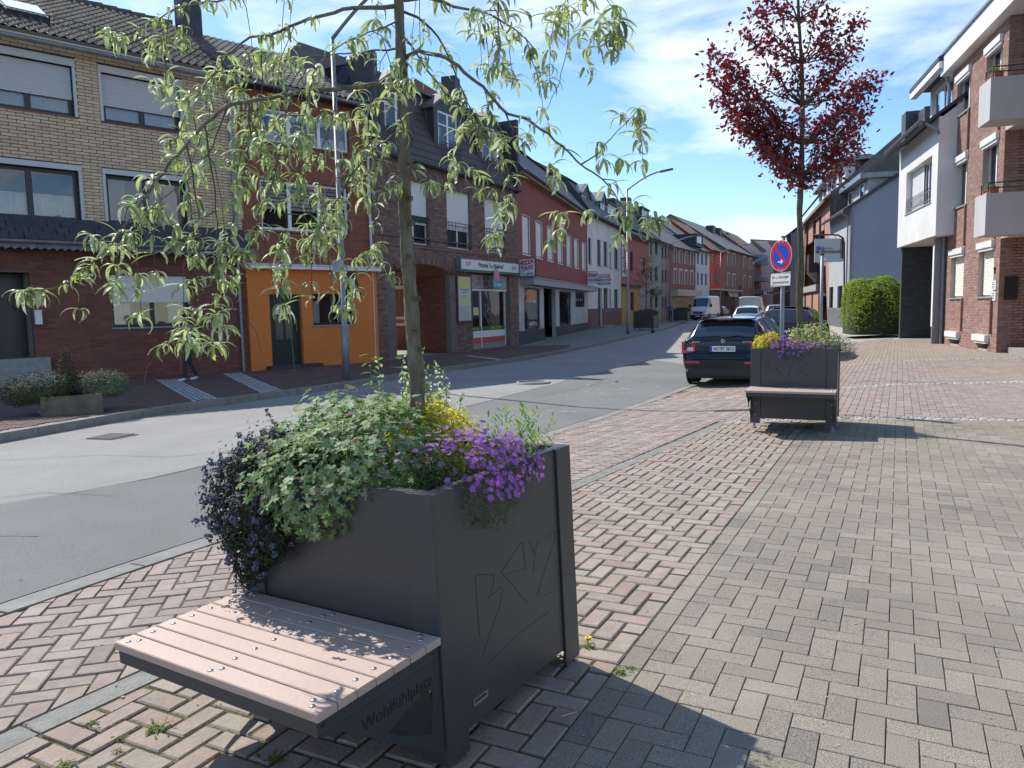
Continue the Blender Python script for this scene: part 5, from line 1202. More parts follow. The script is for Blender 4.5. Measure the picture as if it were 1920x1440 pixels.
arch=vr(742,845,495,668); acx=(arch[0]+arch[1])/2; ahw=(arch[1]-arch[0])/2; asp=F3.px(845,516)[1]; act=F3.px(795,495)[1]
shop=vr(886,956,514,650)
def arch_poly(grow=0,base=.0):
    n=14; pts=[(arch[0]-grow,base),(arch[1]+grow,base)]
    for k in range(n+1):
        a=math.pi*k/n; pts.append((acx+math.cos(a)*(ahw+grow),asp+math.sin(a)*(act-asp+grow)))
    return pts
def arch_block(v,g=.0):
    if v<asp: return (arch[0]-g,arch[1]+g)
    q=(v-asp)/(act-asp+g)
    if q>=1: return None
    k=math.sqrt(1-q*q)*(ahw+g); return (acx-k,acx+k)
vcor=F3.px(886,482)[1]+.12
print('F3',uL3,uR3,ve3,w3,arch,asp,act,shop)
wall(F3,uL3,uR3,-.4,ve3,w3+[arch_poly(0,-.2),(shop[0],shop[1],-.1,shop[3])],M_MORT,H3)
fz=ve3-.62
bricks(F3,uL3,uR3,0,fz,w3+[lambda v:arch_block(v,.45),shop,(shop[0]-.1,uR3,F3.px(915,506)[1],F3.px(915,506)[1]+.01)],M_MIXBR,H3,bl=.24,bh=.077,jt=.010,proud=.012,nmax=240)
# soldier courses: frieze, arch ring, string course
sol=MB(); sol.box((0,0,0),(.033,0,0),(0,.105,0),(0,0,.014)); M3_=mframe(F3.d,F3.n).to_4x4(); Ms=[]
u=uL3+.04
while u<uR3-.03:
    for k in (0,1): Ms.append(Matrix.Translation(F3.P(u,ve3-.17-.22*k-.12*(int(u/.077)%2),.006))@M3_)
    u+=.077
for rr in (.11,.33):
    n=int(math.pi*ahw/.077*1.02)
    for k in range(n+1):
        a=math.pi*k/n; x=acx+math.cos(a)*(ahw+rr); y=asp+math.sin(a)*(act-asp+rr); nx,ny=math.cos(a)/(ahw),math.sin(a)/(act-asp)*1.0; th=math.atan2(ny,nx)-math.pi/2
        Ms.append(Matrix.Translation(F3.P(x,y,.006))@M3_@Matrix.Rotation(th,4,'Z'))
pieces('soldier_brick','soldier_bricks',sol,Ms,H3,M_MIXBR,80)
mb=MB()
for v,h,o in ((vcor,.06,.05),(vcor+.32,.06,.05),(ve3-.03,.06,.06),(fz-.02,.05,.03)): mb.fb(F3,uL3,uR3,v,v+h,.002,o)
obj('brick_cornice',mb,M_MIXBR,H3)
# arch passage vault and inner walls, open to a sunlit yard
mb=MB(); PD=-1.9; HD=-4.6
pp=arch_poly(0,-.05)[1:]
mb.grid(lambda s,t:F3.P(*pp[round(s*(len(pp)-1))],-.21+(PD+.21)*t),len(pp)-1,1); mb.poly([F3.P(arch[0],-.05,-.21),F3.P(arch[0],-.05,PD),F3.P(arch[0],asp,PD),F3.P(arch[0],asp,-.21)])
obj('passage_wall',mb,mat('red_brick_inside',(.22,.10,.075),.9,var=(.15,.07,.055),scale=6,bump=.6,bscale=18),H3)
bricksF=Frame((0,0),(1,0)); bricksF.o=F3.P(arch[1]-.002,0,-.22); bricksF.d=-F3.n; bricksF.n=-F3.d; bricksF.L=8
bricks(bricksF,0,1.6,0,asp,[],M_RBR,H3,bl=.25,bh=.077,jt=.012,nmax=0)
mb=MB(); mb.fb(F3,uL3,arch[0]-.01,-.4,ve3,PD,-.225); mb.fb(F3,arch[1]+.01,uR3,-.4,shop[2]-.01 if False else 0,PD,-3.0); mb.fb(F3,uL3,uR3,act+.1,act+.25,HD,-.225); mb.fb(F3,uL3,uR3,act+.251,ve3,HD,HD+.2); obj('inner_walls',mb,M_MIXBR,H3)
FW=Frame((0,0),(1,0)); FW.o=F3.P(arch[1]+2.4,0,PD-.02); FW.d=-F3.n; FW.n=-F3.d; FW.L=9
mb=MB(); mb.fb(FW,0,9,-.4,3.4,-.3,0); yw=obj('yard_wall',mb,mat('yard_brick',(.30,.12,.085),.85,var=(.24,.10,.07),scale=5),H3)
mb=MB(); mb.fb(FW,0,9,1.05,1.45,.003,.03); mb.fb(FW,0,9,2.65,2.8,.003,.03); obj('white_band',mb,M_WREND,yw)
mb=MB(); mb.fb(FW,0,9,1.17,1.33,.031,.04); obj('red_band',mb,mat('red_paint',(.55,.04,.03),.5),yw)
mb=MB(); mb.poly([F3.P(arch[0]-.5,.022,-.3),F3.P(arch[1]+.2,.022,-.3),F3.P(arch[1]+2.35,.022,PD),F3.P(arch[1]+2.35,.022,PD-9),F3.P(arch[0]-3,.022,PD-9)]); obj('yard_floor',mb,M_YEL,H3)
# storey windows: shutters and railings
for i,r in enumerate(w3):
    window(H3,F3,r,w=-.10,split=(.5,),fr=.06,shut=(.72,.72,1)[i]*.97,sm=M_SHUTW,sill=.03,sillm=M_MIXBR,label='white shuttered french window' if i==0 else None)
    rl=MB(); a,b=r[0]+.02,r[1]-.02; t=r[2]+(r[3]-r[2])*.42
    for v in (r[2]+.08,t-.13,t): rl.tube([F3.P(a,v,.07),F3.P(b,v,.07)],.014,5)
    for x in (a,b): rl.tube([F3.P(x,r[2]+.02,.07),F3.P(x,t,.07)],.014,5); rl.tube([F3.P(x,t,.07),F3.P(x,t,-.02)],.012,5)
    n=7
    for k in range(1,n):
        x=a+(b-a)*k/n
        if k in (3,4): continue
        rl.tube([F3.P(x,r[2]+.08,.07),F3.P(x,t-.0,.07)],.010,4)
    xm=(a+b)/2; vm=(r[2]+.08+t-.13)/2; h=(t-.13-r[2]-.08)/2; q=(b-a)*.16
    for sg in(1,-1): rl.tube([F3.P(xm+sg*q*(1-.75*math.cos(s)**2 if False else abs(s)),vm+h*s,.07) for s in np.linspace(-1,1,9)],.009,4,False)
    obj('balcony_railing',rl,MATS['dark_steel'],H3)
mb=MB(); r=w3[0]; vv=r[2]+(r[3]-r[2])*.34; mb.fb(F3,r[0]+.05,r[1]-.05,vv,vv+.2,-.04,-.02); obj('green_awning',mb,mat('green_cloth',(.02,.10,.07),.8),H3)
# mansard roof with three dormers
roofh=2.9; back=.85; M_MANS=mat('dark_mansard_tile',(.040,.036,.036),.55,var=(.06,.055,.055),scale=14,stretch=(1,1,3),bump=.5,bscale=20)
mb=MB(); mb.prism([F3.P(uL3,ve3,.12),F3.P(uL3,ve3+roofh,-back),F3.P(uL3,ve3+roofh,-4.7),F3.P(uL3,ve3,-4.7)],F3.d*(uR3-uL3)); obj('mansard_roof',mb,M_MANS,H3)
sl=MB(); sl.box((0,0,0),(.125,0,0),(0,.17,0),(0,0,.012)); dv=(F3.P(0,ve3+roofh,-back)-F3.P(0,ve3,.12)); LL=dv.length; dv.normalize(); nn=F3.d.cross(dv); nn=nn if nn.dot(F3.n)>0 else -nn; R_=Matrix((F3.d,dv,nn)).transposed().to_4x4(); Ms=[]
for j in range(int(LL/.3)):
    u=uL3+.15
    while u<uR3-.1: Ms.append(Matrix.Translation(F3.P(u,ve3,.12)+dv*(.17+.3*j)+nn*.014)@R_@Matrix.Rotation(-.05,4,'X')); u+=.26
pieces('mansard_tile','mansard_tiles',sl,Ms,H3,M_MANS,60)
mb=MB(); mb.prism([F3.P(uL3-.05,ve3+roofh-.05,-back+.25),F3.P(uL3-.05,ve3+roofh+.06,-back+.25),F3.P(uL3-.05,ve3+roofh+1.0,-2.8),F3.P(uL3-.05,ve3+roofh-.05,-4.9)],F3.d*(uR3-uL3+.1)); obj('upper_roof',mb,M_TILEF,H3)
gutter(F3,uL3,uR3,ve3+.02,.2,parent=H3,m=M_LEADDK)
dws=[vr(823,859,213,314,w=-.15),vr(905,927,251,338,w=-.15)]
dwid=dws[0][1]-dws[0][0]; dws[1]=(dws[1][0],dws[1][0]+dwid,dws[0][2],dws[0][3]); gap=dws[1][0]-dws[0][0]; dws.insert(0,(dws[0][0]-gap,dws[0][1]-gap,dws[0][2],dws[0][3]))
for r in dws:
    m_=(r[0]+r[1])/2; hw=(r[1]-r[0])/2+.28; pk=r[3]+.75
    dm=plate('dormer',F3,[(m_-hw,ve3+.05),(m_+hw,ve3+.05),(m_+hw,r[3]+.15),(m_,pk),(m_-hw,r[3]+.15)],[R4(*r)],-.45,.28,M_LEADDK,H3)
    mb=MB()
    for x in (m_-hw,m_+hw-.08): mb.fb(F3,x,x+.08,ve3+.3,r[3]+.15,-3,-.45)
    for s in(1,-1): mb.prism([F3.P(m_+s*(hw+.15),r[3]+.08,-.10),F3.P(m_,pk+.06,-.10),F3.P(m_,pk-.04,-.10),F3.P(m_+s*(hw+.15),r[3]-.0,-.10)],-F3.n*3)
    obj('dormer_roof',mb,M_TILEF,dm)
    window(H3,F3,r,w=-.20,split=(.5,),fr=.075,rows=(.76,),curt=(0,.75,'side'),dark=True)
    rl=MB(); t=r[2]+(r[3]-r[2])*.42
    for v in (r[2]+.03,t): rl.tube([F3.P(r[0],v,-.05),F3.P(r[1],v,-.05)],.014,5)
    for k in range(8): x=r[0]+(r[1]-r[0])*k/7; rl.tube([F3.P(x,r[2],-.05),F3.P(x,t,-.05)],.010,4)
    obj('dormer_railing',rl,MATS['dark_steel'],H3)
mb=MB(); mb.fb(F3,uL3,uL3+.25,ve3-.3,ve3+roofh+.2,-4.8,.22); obj('party_wall',mb,M_LEADDK,H3)
mb=MB(); mb.fb(F3,uR3-.2,uR3,ve3-.1,ve3+roofh+.15,-4.8,.16); obj('party_wall',mb,M_LEADDK,H3)
# shop front of the pizzeria
sw=shop[1]-shop[0]; sp=MB(); sp.fb(F3,shop[0],shop[1],0,shop[3],-2.6,-2.5); obj('shop_interior',sp,M_DARK,H3)
x1=shop[0]+sw*.33
mb=MB()
for u in (shop[0],x1-.04,shop[1]-.08): mb.fb(F3,u,u+.08,.12,shop[3]-.62,-.30,-.22)
mb.fb(F3,shop[0],shop[1],shop[3]-.70,shop[3]-.62,-.30,-.14); sf=obj('shop_frame',mb,M_PVC,H3)
for a,b in ((shop[0]+.08,x1-.04),(x1+.04,shop[1]-.08)):
    mb=MB(); mb.quad(F3,a,b,.7,shop[3]-.7,-.26); obj('pane',mb,GLASS,sf)
for k,(v0,v1,m_) in enumerate(((.0,.28,M_STONE),(.28,.52,mat('terracotta_red',(.50,.09,.06),.6)),(.52,.80,M_WHITE),(.80,.98,mat('sign_green',(.02,.13,.06),.5)))):
    mb=MB(); mb.fb(F3,shop[0],x1-.05,v0,v1-.004,-.26,-.20); mb.fb(F3,x1+.05,shop[1],v0 if k else 0,v1-.004,-.36+.1*(k>0),-.24); obj('colour_band',mb,m_,sf)
obj('lettering',text_mb('04 01 / 37 31',.15,F3,(x1+shop[1])/2+.2,.89,-.235,.004),mat('sign_yellow',(.75,.7,.05),.5),sf); obj('lettering',text_mb('04 01 / 37 31',.10,F3,(shop[0]+x1)/2,.89,-.195,.004),MATS['sign_yellow'],sf)
mb=MB(); mb.fb(F3,x1+.05,shop[1]-.05,shop[3]-.6,shop[3]-.602+.001,-.2,-.1)
for a,b,m_ in ((shop[0]+.02,shop[0]+sw*.36,mat('poster_mauve',(.50,.42,.50),.6,var=(.12,.10,.12),scale=9)),(shop[0]+sw*.38,shop[0]+sw*.60,mat('poster_brown',(.35,.25,.12),.6,var=(.05,.05,.05),scale=6)),(shop[0]+sw*.62,shop[1]-.02,mat('poster_pale',(.60,.58,.56),.6,var=(.15,.12,.12),scale=14))):
    mb=MB(); mb.fb(F3,a,b,shop[3]-.60,shop[3]-.04,-.20,-.12); obj('picture_panel',mb,m_,sf)
mb=MB(); mb.fb(F3,shop[0]+sw*.15,shop[0]+sw*.28,1.45,1.78,-.255,-.25); obj('price_card',mb,mat('poster_yellow',(.62,.60,.25),.6),sf)
# signs
def signbox(name,label,F,r,w0,w1,face,edge,loc=None):
    t=thing(name,label,'sign',F.P((r[0]+r[1])/2,r[2],w0)); mb=MB(); mb.fb(F,r[0],r[1],r[2],r[3],w0,w1-.006); obj('sign_box',mb,edge,t)
    mb=MB(); mb.fb(F,r[0]+.03,r[1]-.03,r[2]+.03,r[3]-.03,w1-.006,w1); obj('sign_face',mb,face,t); return t
M_SIGNW=mat('sign_white',(.70,.72,.74),.4); M_SRED=mat('sign_red',(.45,.02,.035),.5); M_SBLUE=mat('sign_blue',(.02,.05,.16),.5); M_SDK=mat('sign_dark',(.02,.025,.04),.5); M_SGRN=MATS['sign_green']
q0=F3.px(864,482,.25); q1=F3.px(973,506,.25)
vS1=F3.px(918,489,.25)[1]; vS0=F3.px(918,512,.25)[1]; rS=(q0[0],q1[0],vS0,vS1)
t=signbox('shop_sign','long white illuminated pizzeria sign with green lower edge above the shop door',F3,rS,.02,.25,M_SIGNW,M_ZINC)
L=rS[1]-rS[0]; vm=(rS[2]+rS[3])/2; H=rS[3]-rS[2]
mb=MB(); mb.fb(F3,rS[0]+.03,rS[1]-.03,rS[2]+.01,rS[2]+H*.18,.2501,.254); obj('green_stripe',mb,M_SGRN,t)
obj('lettering',text_mb("Pizzeria 'La Calabria'",H*.52,F3,rS[0]+L*.49,vm+H*.08,.252,.006,bold=.004,shear=.1,sx=.98),M_SDK,t)
obj('lettering',text_mb("3731",H*.42,F3,rS[0]+L*.11,vm+H*.1,.252,.006,shear=.2,rot=.12),M_SRED,t); obj('lettering',text_mb("3731",H*.42,F3,rS[0]+L*.90,vm+H*.05,.252,.006,shear=.2,rot=.12),M_SRED,t)
# blade sign facing the street
FB=Frame((0,0),(1,0)); 
def blade(F,u,w0):
    f=Frame((0,0),(1,0)); f.o=F.P(u,0,w0); f.d=F.n.copy(); f.n=-F.d; f.L=1; return f
fb=blade(F3,uR3-.1,0.05); r=(lambda a,b:(a[0],b[0],b[1],a[1]))(fb.px(973,485),fb.px(1004,518))
print('blade',r)
r=(.05,.05+max(.8,min(1.2,r[1]-r[0])),r[2],r[3])
t=signbox('pizza_taxi_sign','square white PIZZA TAXI sign sticking out beside the pizzeria','x' and fb,r,-.12,.0,M_SIGNW,M_SDK); t['category']='sign'; t['label']='square white PIZZA TAXI sign sticking out beside the pizzeria'
cx=(r[0]+r[1])/2; H=r[3]-r[2]
obj('lettering',text_mb('PIZZA',H*.30,fb,cx,r[2]+H*.76,.001,.006,bold=.010,rot=.16),M_SRED,t); obj('lettering',text_mb('TAXI',H*.32,fb,cx,r[2]+H*.46,.001,.006,bold=.010,rot=.16),M_SRED,t); obj('lettering',text_mb('☎ / 37 31'.replace('☎ ',''),H*.17,fb,cx+.12,r[2]+H*.14,.001,.006,bold=.006),M_SDK,t)
# menu board
r=vr(858,885,514,606,w=.08); t=thing('menu_board','tall menu board with dark red frame between passage and shop','sign',F3.P(r[0],r[2],.02))
mb=MB(); mb.fb(F3,r[0],r[1],r[2],r[3],.014,.07); obj('board_frame',mb,mat('maroon_frame',(.12,.03,.035),.5),t)
mb=MB(); mb.fb(F3,r[0]+.08,r[1]-.08,r[2]+.1,r[3]-.1,.0701,.076); obj('menu_sheet',mb,mat('menu_paper',(.50,.58,.62),.6,var=(.62,.60,.45),scale=1.5),t)
cx=(r[0]+r[1])/2; w_=(r[1]-r[0]-.2); H=r[3]-r[2]
mb=MB(); mb.fb(F3,r[0]+.1,r[1]-.1,r[2]+H*.72,r[3]-.12,.0762,.079); mb.fb(F3,r[0]+.1,r[1]-.1,r[2]+H*.42,r[2]+H*.52,.0762,.079); obj('yellow_panel',mb,MATS['poster_yellow'],t)
obj('lettering',text_mb('Pizza und Pasta\nund Salat',.10,F3,cx,r[2]+H*.66,.077,.003),M_SBLUE,t); obj('lettering',text_mb('37 31',.13,F3,cx,r[2]+H*.545,.077,.003),M_SDK,t)
mb=MB()
for k in range(14): mb.fb(F3,r[0]+.14,r[1]-.16-.05*(k%3),r[2]+H*(.06+.022*k),r[2]+H*(.066+.022*k),.0765,.078)
obj('menu_lines',mb,mat('print_grey',(.25,.27,.32),.7),t)
# ice-cream shaped sign
r=vr(920,944,505,543,w=.35); t=thing('ice_cream_sign','pink ice cream shaped hanging sign with a turquoise banner over the shop door','sign',F3.P((r[0]+r[1])/2,r[2],.3))
cx=(r[0]+r[1])/2; H=r[3]-r[2]; mb=MB(); mb.prism([F3.P(cx+math.cos(a)*.24,r[2]+H*.50+max(-.1,math.sin(a))*H*.5,.30) for a in np.linspace(-.4,math.pi+.4,16)],F3.n*.05); obj('ice_shape',mb,mat('pink_ice',(.62,.24,.34),.5),t)
mb=MB(); mb.prism([F3.P(cx+x,r[2]+H*y,.352) for x,y in((-.42,.10),(-.36,.28),(-.44,.48),(0,.40),(.44,.48),(.36,.28),(.42,.10),(0,.02))],F3.n*.03); obj('banner',mb,mat('turquoise',(.03,.30,.33),.5),t)
obj('lettering',text_mb('Cremo',.24,F3,cx,r[2]+H*.25,.383,.004,bold=.004),M_SIGNW,t); mb=MB(); mb.tube([F3.P(cx,r[2]+H*.9,.3),F3.P(cx,r[3]+.2,.26)],.012,5); obj('bracket',mb,M_ZINC,t)
obj('house_number',text_mb('18',.28,F3,(arch[1]+F3.px(858,560)[0])/2,F3.px(850,557)[1],.015,.02),M_ZINC,H3)
# ================================================================== house 4: red brick with stone shop front
F4=Frame((.38,33.84),(5.34,51.65),z0=gz(.38,33.84)+.12); uR4=F4.L
ve4=(F4.px(1040,366)[1]+F4.px(975,329)[1])/2
H4=thing('brick_house','red painted brick house with seven narrow white shutters over a stone shop front','house',F4.P(uR4/2,0,-4))
M_REDP=mat('red_painted_brick',(.30,.085,.07),.8,ramp=[(.31,.088,.072),(.28,.078,.065),(.33,.10,.08)],rand=.07,var=.9,scale=2,bump=.3,bscale=30)
v4=[vr(a,b,c,d,F=F4) for a,b,c,d in ((979,992,409,478),(1005,1015,417,485),(1026,1036,430,490),(1045,1054,436,494),(1062,1070,441,498),(1076,1084,447,501),(1091,1097,452,505))]
wm=sum(r[1]-r[0] for r in v4)/7; v4=[((r[0]+r[1])/2-wm/2,(r[0]+r[1])/2+wm/2,sum(q[2] for q in v4)/7,sum(q[3] for q in v4)/7) for r in v4]
vs4=F4.px(1040,530)[1]; print('F4',uR4,ve4,v4[0],v4[-1],vs4)
wall(F4,0,uR4,vs4,ve4,v4,M_REDP,H4,name='upper_wall')
bricks(F4,0.02,uR4,vs4+.02,ve4-.1,v4,M_REDP,H4,bl=.25,bh=.078,jt=.011,proud=.006,nmax=60)
body(F4,0,uR4,ve4,9,M_REDP,H4)
for r in v4: window(H4,F4,r,w=-.08,split=(),fr=.05,shut=.96,sm=M_SHUTW,sill=.03,sillm=M_WHITE,box=(.02,.02,M_WHITE),dark=False,lite=True)
M_SHOPS=mat('grey_marble_cladding',(.46,.47,.48),.22,var=(.62,.63,.64),scale=1.6,spec=.5)
s4=[vr(983,1013,540,618,F=F4),vr(1049,1071,546,611,F=F4),vr(1079,1096,547,576,F=F4)]; d4=vr(1020,1042,541,628,F=F4)
d4=(d4[0],d4[1],.02,d4[3])
wall(F4,0,uR4,-.4,vs4-.02,s4+[(d4[0],d4[1],-.1,d4[3])],M_SHOPS,H4,name='shop_wall')
mb=MB(); 
for a,b in ((0,d4[0]),(d4[1],uR4)): mb.fb(F4,a,b,-.4,.62,.003,.03)
obj('plinth',mb,M_LEADDK,H4)
# cladding slabs proud of the wall
sb=MB(); sb.box((0,0,0),(.49,0,0),(0,.29,0),(0,0,.008)); M4_=mframe(F4.d,F4.n).to_4x4(); Ms=[]
u=.52
while u<uR4-.4:
    v=.95
    while v<vs4-.5:
        if not any(u+.5>r[0]-.02 and u-.5<r[1]+.02 and v+.3>r[2]-.02 and v-.3<r[3]+.02 for r in s4+[d4]): Ms.append(Matrix.Translation(F4.P(u,v,.008))@M4_)
        v+=.6
    u+=1.0
pieces('cladding_slab','cladding_slabs',sb,Ms,H4,M_SHOPS,200)
for r in s4[:2]: window(H4,F4,r,w=-.06,fm=M_DFRAME,split=(),fr=.07,curt=None,dark=True,name='shop_window')
window(H4,F4,s4[2],w=-.02,fm=M_LEADDK,split=(.25,.5,.75),fr=.05)
mb=MB(); mb.fb(F4,d4[0],d4[1],.02,d4[3],-1.0,-.95); dd=obj('shop_door',mb,M_DFRAME,H4); mb=MB(); mb.fb(F4,d4[0]+.4,d4[1]-.15,.3,d4[3]-.15,-.949,-.94); obj('door_pane',mb,MATS['dim_glass'],dd)
mb=MB(); mb.fb(F4,d4[0]-.3,d4[1]+.2,-.3,.02,-1.0,.4); obj('step',mb,M_STONE,H4)
mb=MB(); mb.fb(F4,0.25,uR4,vs4-.32,vs4-.03,.002,.65); mb.fb(F4,.25,uR4,vs4-.028,vs4+.02,.002,.70); obj('shop_canopy',mb,mat('canopy_grey',(.30,.32,.34),.5),H4)
rf=MB(); rf.prism([F4.P(-.1,ve4+.05,.40),F4.P(-.1,ve4+2.3,-1.6),F4.P(-.1,ve4+2.3,-8),F4.P(-.1,ve4,-8)][::-1],F4.d*(uR4+.0)); obj('slate_roof',rf,M_LEADDK,H4)
rf=MB(); rf.prism([F4.P(-.1,ve4+2.25,-1.4),F4.P(-.1,ve4+4.4,-4.6),F4.P(-.1,ve4+2.25,-8.2)][::-1],F4.d*(uR4+.1)); obj('upper_roof',rf,M_TILER,H4)
mb=MB(); mb.fb(F4,0,uR4,ve4-.14,ve4+.04,.008,.36); obj('eaves_board',mb,mat('brown_board',(.25,.17,.11),.7),H4); gutter(F4,0,uR4,ve4+.04,.42,parent=H4,m=M_LEADDK)
mb=MB(); mb.fb(F4,1.6,2.3,ve4+2.5,ve4+4.9,-4.0,-3.3); obj('chimney',mb,M_LEADDK,H4); mb=MB(); mb.fb(F4,9.5,10.2,ve4+3,ve4+4.9,-5.0,-4.3); obj('chimney',mb,M_TILEF,H4)
def dormer(F,H,r,pk,wf,dep=2.2,fm=M_PVC,m=M_LEADDK,flat=False,pad=.22):
    m_=(r[0]+r[1])/2; hw=(r[1]-r[0])/2+pad; top=r[3]+.12
    out=[(m_-hw,r[2]-.45),(m_+hw,r[2]-.45),(m_+hw,top)]+([] if flat else [(m_,top+pk)])+[(m_-hw,top)]
    d=plate('dormer',F,out,[R4(*r)],wf-.1,.1,m,H); mb=MB()
    for x in (m_-hw,m_+hw-.06): mb.fb(F,x,x+.06,r[2]-.45,top,wf-dep,wf-.1)
    if flat: mb.fb(F,m_-hw-.1,m_+hw+.1,top,top+.12,wf-dep,wf+.15)
    else:
        for s in(1,-1): mb.prism([F.P(m_+s*(hw+.12),top-.06,wf+.12),F.P(m_,top+pk,wf+.12),F.P(m_,top+pk-.08,wf+.12),F.P(m_+s*(hw+.12),top-.12,wf+.12)],-F.n*dep)
    obj('dormer_roof',mb,M_ZINC if not flat else M_LEADDK,d); window(H,F,r,w=wf-.04,split=(.5,),fr=.06,fm=fm,lite=True,curt=(0,1,'side'))
r=vr(1090,1105,369,393,F=F4,w=-.5); dormer(F4,H4,r,.8,-.45)
# ================================================================== house 5: white render, brown windows
F5=Frame((5.34,51.65),(9.28,62.87),z0=.12); uR5=F5.L; ve5=F5.px(1130,416)[1]
H5=thing('rendered_house','white rendered house with dark brown framed windows and brown brick plinth','house',F5.P(uR5/2,0,-4))
w5=[vr(a,b,c,d,F=F5) for a,b,c,d in ((1103,1109,446,494),(1120,1127,450,498),(1132,1139,453,499),(1143,1146,458,503),(1152,1159,464,504))]
w5b=[vr(a,b,c,d,F=F5) for a,b,c,d in ((1132,1140,540,582),(1143,1146,541,582),(1152,1159,542,581))]; d5=vr(1121,1129,540,592,F=F5)
wall(F5,0,uR5,-.4,ve5,w5+w5b+[(d5[0],d5[1],-.2,d5[3])],M_WREND,H5); body(F5,0,uR5,ve5,9,M_WREND,H5)
M_BRF=mat('brown_window_frame',(.06,.025,.02),.5)
for r in w5+w5b: window(H5,F5,r,w=-.10,fm=M_BRF,split=(.5,) if r[1]-r[0]>.8 else (),fr=.07,sill=.08,lite=True,curt=(.0,.8,'wave'))
mb=MB(); mb.fb(F5,d5[0],d5[1],.05,d5[3],-.2,-.15); obj('door',mb,M_DFRAME,H5)
mb=MB(); mb.fb(F5,0,d5[0],-.4,1.35,.003,.04); mb.fb(F5,d5[1],uR5,-.4,1.35,.003,.04); obj('plinth',mb,mat('brown_plinth',(.16,.085,.07),.8,var=(.20,.11,.09),scale=10),H5)
mb=MB(); mb.fb(F5,d5[0]-.3,d5[1]+.9,-.3,.12,.045,.7); obj('step',mb,M_STONE,H5)
rf=MB(); rf.prism([F5.P(0,ve5+.05,.40),F5.P(0,ve5+2.6,-1.5),F5.P(0,ve5+2.6,-8),F5.P(0,ve5,-8)][::-1],F5.d*(uR5)); obj('slate_roof',rf,M_LEADDK,H5)
rf=MB(); rf.prism([F5.P(0,ve5+2.55,-1.3),F5.P(0,ve5+4.3,-4.4),F5.P(0,ve5+2.55,-8.2)][::-1],F5.d*(uR5)); obj('upper_roof',rf,M_TILER,H5)
r=vr(1125,1135,382,409,F=F5,w=-.4); dormer(F5,H5,r,.8,-.35); r=vr(1140,1152,388,412,F=F5,w=-.4); dormer(F5,H5,r,.3,-.35,flat=True,m=M_WREND)
gutter(F5,0,uR5,ve5+.04,.42,parent=H5,m=M_LEADDK)
# signs on house 4/5
def board(label,F,r,w0,w1,texts,face=M_SIGNW):
    t=signbox('shop_sign',label,F,r,w0,w1,face,M_ZINC)
    for (s,size,fx,fy,m_,b) in texts: obj('lettering',text_mb(s,size,F,r[0]+(r[1]-r[0])*fx,r[2]+(r[3]-r[2])*fy,w1,.006,bold=b),m_,t)
    return t
fbd=blade(F4,uR4-.2,.35); r=(lambda a,b:(a[0],b[0],b[1],a[1]))(fbd.px(1098,509),fbd.px(1120,530))
print('scher',r)
t=board('white sign with red and blue lettering sticking out over the shop canopy end',fbd,(r[0],r[1],r[2],r[3]),-.12,0,[('scher',.42,.45,.68,M_SRED,.012),('METALLBAU',.22,.5,.25,mat('sign_bright_blue',(.02,.12,.45),.5),.008)])
q=fbd.px(1121,514); fs=blade(F5,.6,.3); r=(lambda a,b:(a[0],b[0],b[1],a[1]))(fs.px(1121,514),fs.px(1143,534)); t=board('white sanitary shop sign with small red lettering over the white house door',fs,r,-.12,0,[('sanitär',.30,.6,.78,M_SRED,.003),('zentrale',.30,.6,.48,M_SRED,.003),('Heizung Sanitär',.17,.5,.15,MATS['sign_bright_blue'],.003)])
fd=blade(F5,uR5-1.0,.4); r=(lambda a,b:(a[0],b[0],b[1],a[1]))(fd.px(1165,461),fd.px(1178,519)); print('drescher',r)
t=signbox('banner_sign','tall white banner sign reading drescher upright on the white house',fd,r,-.1,0,M_SIGNW,M_ZINC)
fv=LF(fd.P((r[0]+r[1])/2,(r[2]+r[3])/2,.001),(0,0,1),-fd.d,fd.n)
obj('lettering',text_mb('drescher',(r[1]-r[0])*.95,fv,0,-.02,0,.006,bold=.012,sx=.78 if False else min(1.1,(r[3]-r[2])/((r[1]-r[0])*.95*3.9))),M_SRED,t)
# ================================================================== houses 6-8: pink/yellow, grey-green, dusty pink
a6,b6=Vector((9.28,62.87,0)),Vector((17.9,84.5,0)); F6=Frame((a6.x,a6.y),(b6.x,b6.y),z0=.12)
def simple_house(label,F,u0,u1,ve,wm,wins,frm,roofm,depth=9,pitch=38,ground=None,plinth=None,fr=.08,door=None,w=-.1,name='rendered_house',dark=True,gut=True,group=None,surround=None,sill=.05):
    H=thing(name,label,'house',F.P((u0+u1)/2,0,-depth/2),group)
    holes=[(r[0],r[1],max(r[2],-.2),r[3]) for r in wins]
    wall(F,u0,u1,-.4,ve,holes,wm,H); body(F,u0,u1,ve,depth,wm,H)
    for r in holes:
        window(H,F,r,w=w,fm=frm,split=(.5,) if r[1]-r[0]>.9 else (),fr=fr,sill=sill,lite=True,curt=(0,.9,'side'))
        if surround:
            mb=MB(); s=.16; mb.fb(F,r[0]-s,r[0],r[2]-.1,r[3],.002,.05); mb.fb(F,r[1],r[1]+s,r[2]-.1,r[3],.002,.05); mb.fb(F,r[0]-s,r[1]+s,r[3],r[3]+s*1.3,.002,.06); obj('window_surround',mb,surround,H)
    if ground:
        mb=MB(); mb.fb(F,u0,u1,-.4,ground[0],.003,.05); obj('ground_floor_front',mb,ground[1],H)
    if door:
        mb=MB(); mb.fb(F,door[0],door[1],.05,door[2],.052,.08); obj('door',mb,M_DFRAME,H)
    roof(F,u0,u1,ve,pitch,depth,roofm,H,gm=wm)
    if gut: gutter(F,u0,u1,ve-.1,.42,parent=H,m=M_LEADDK,r=.09)
    return H
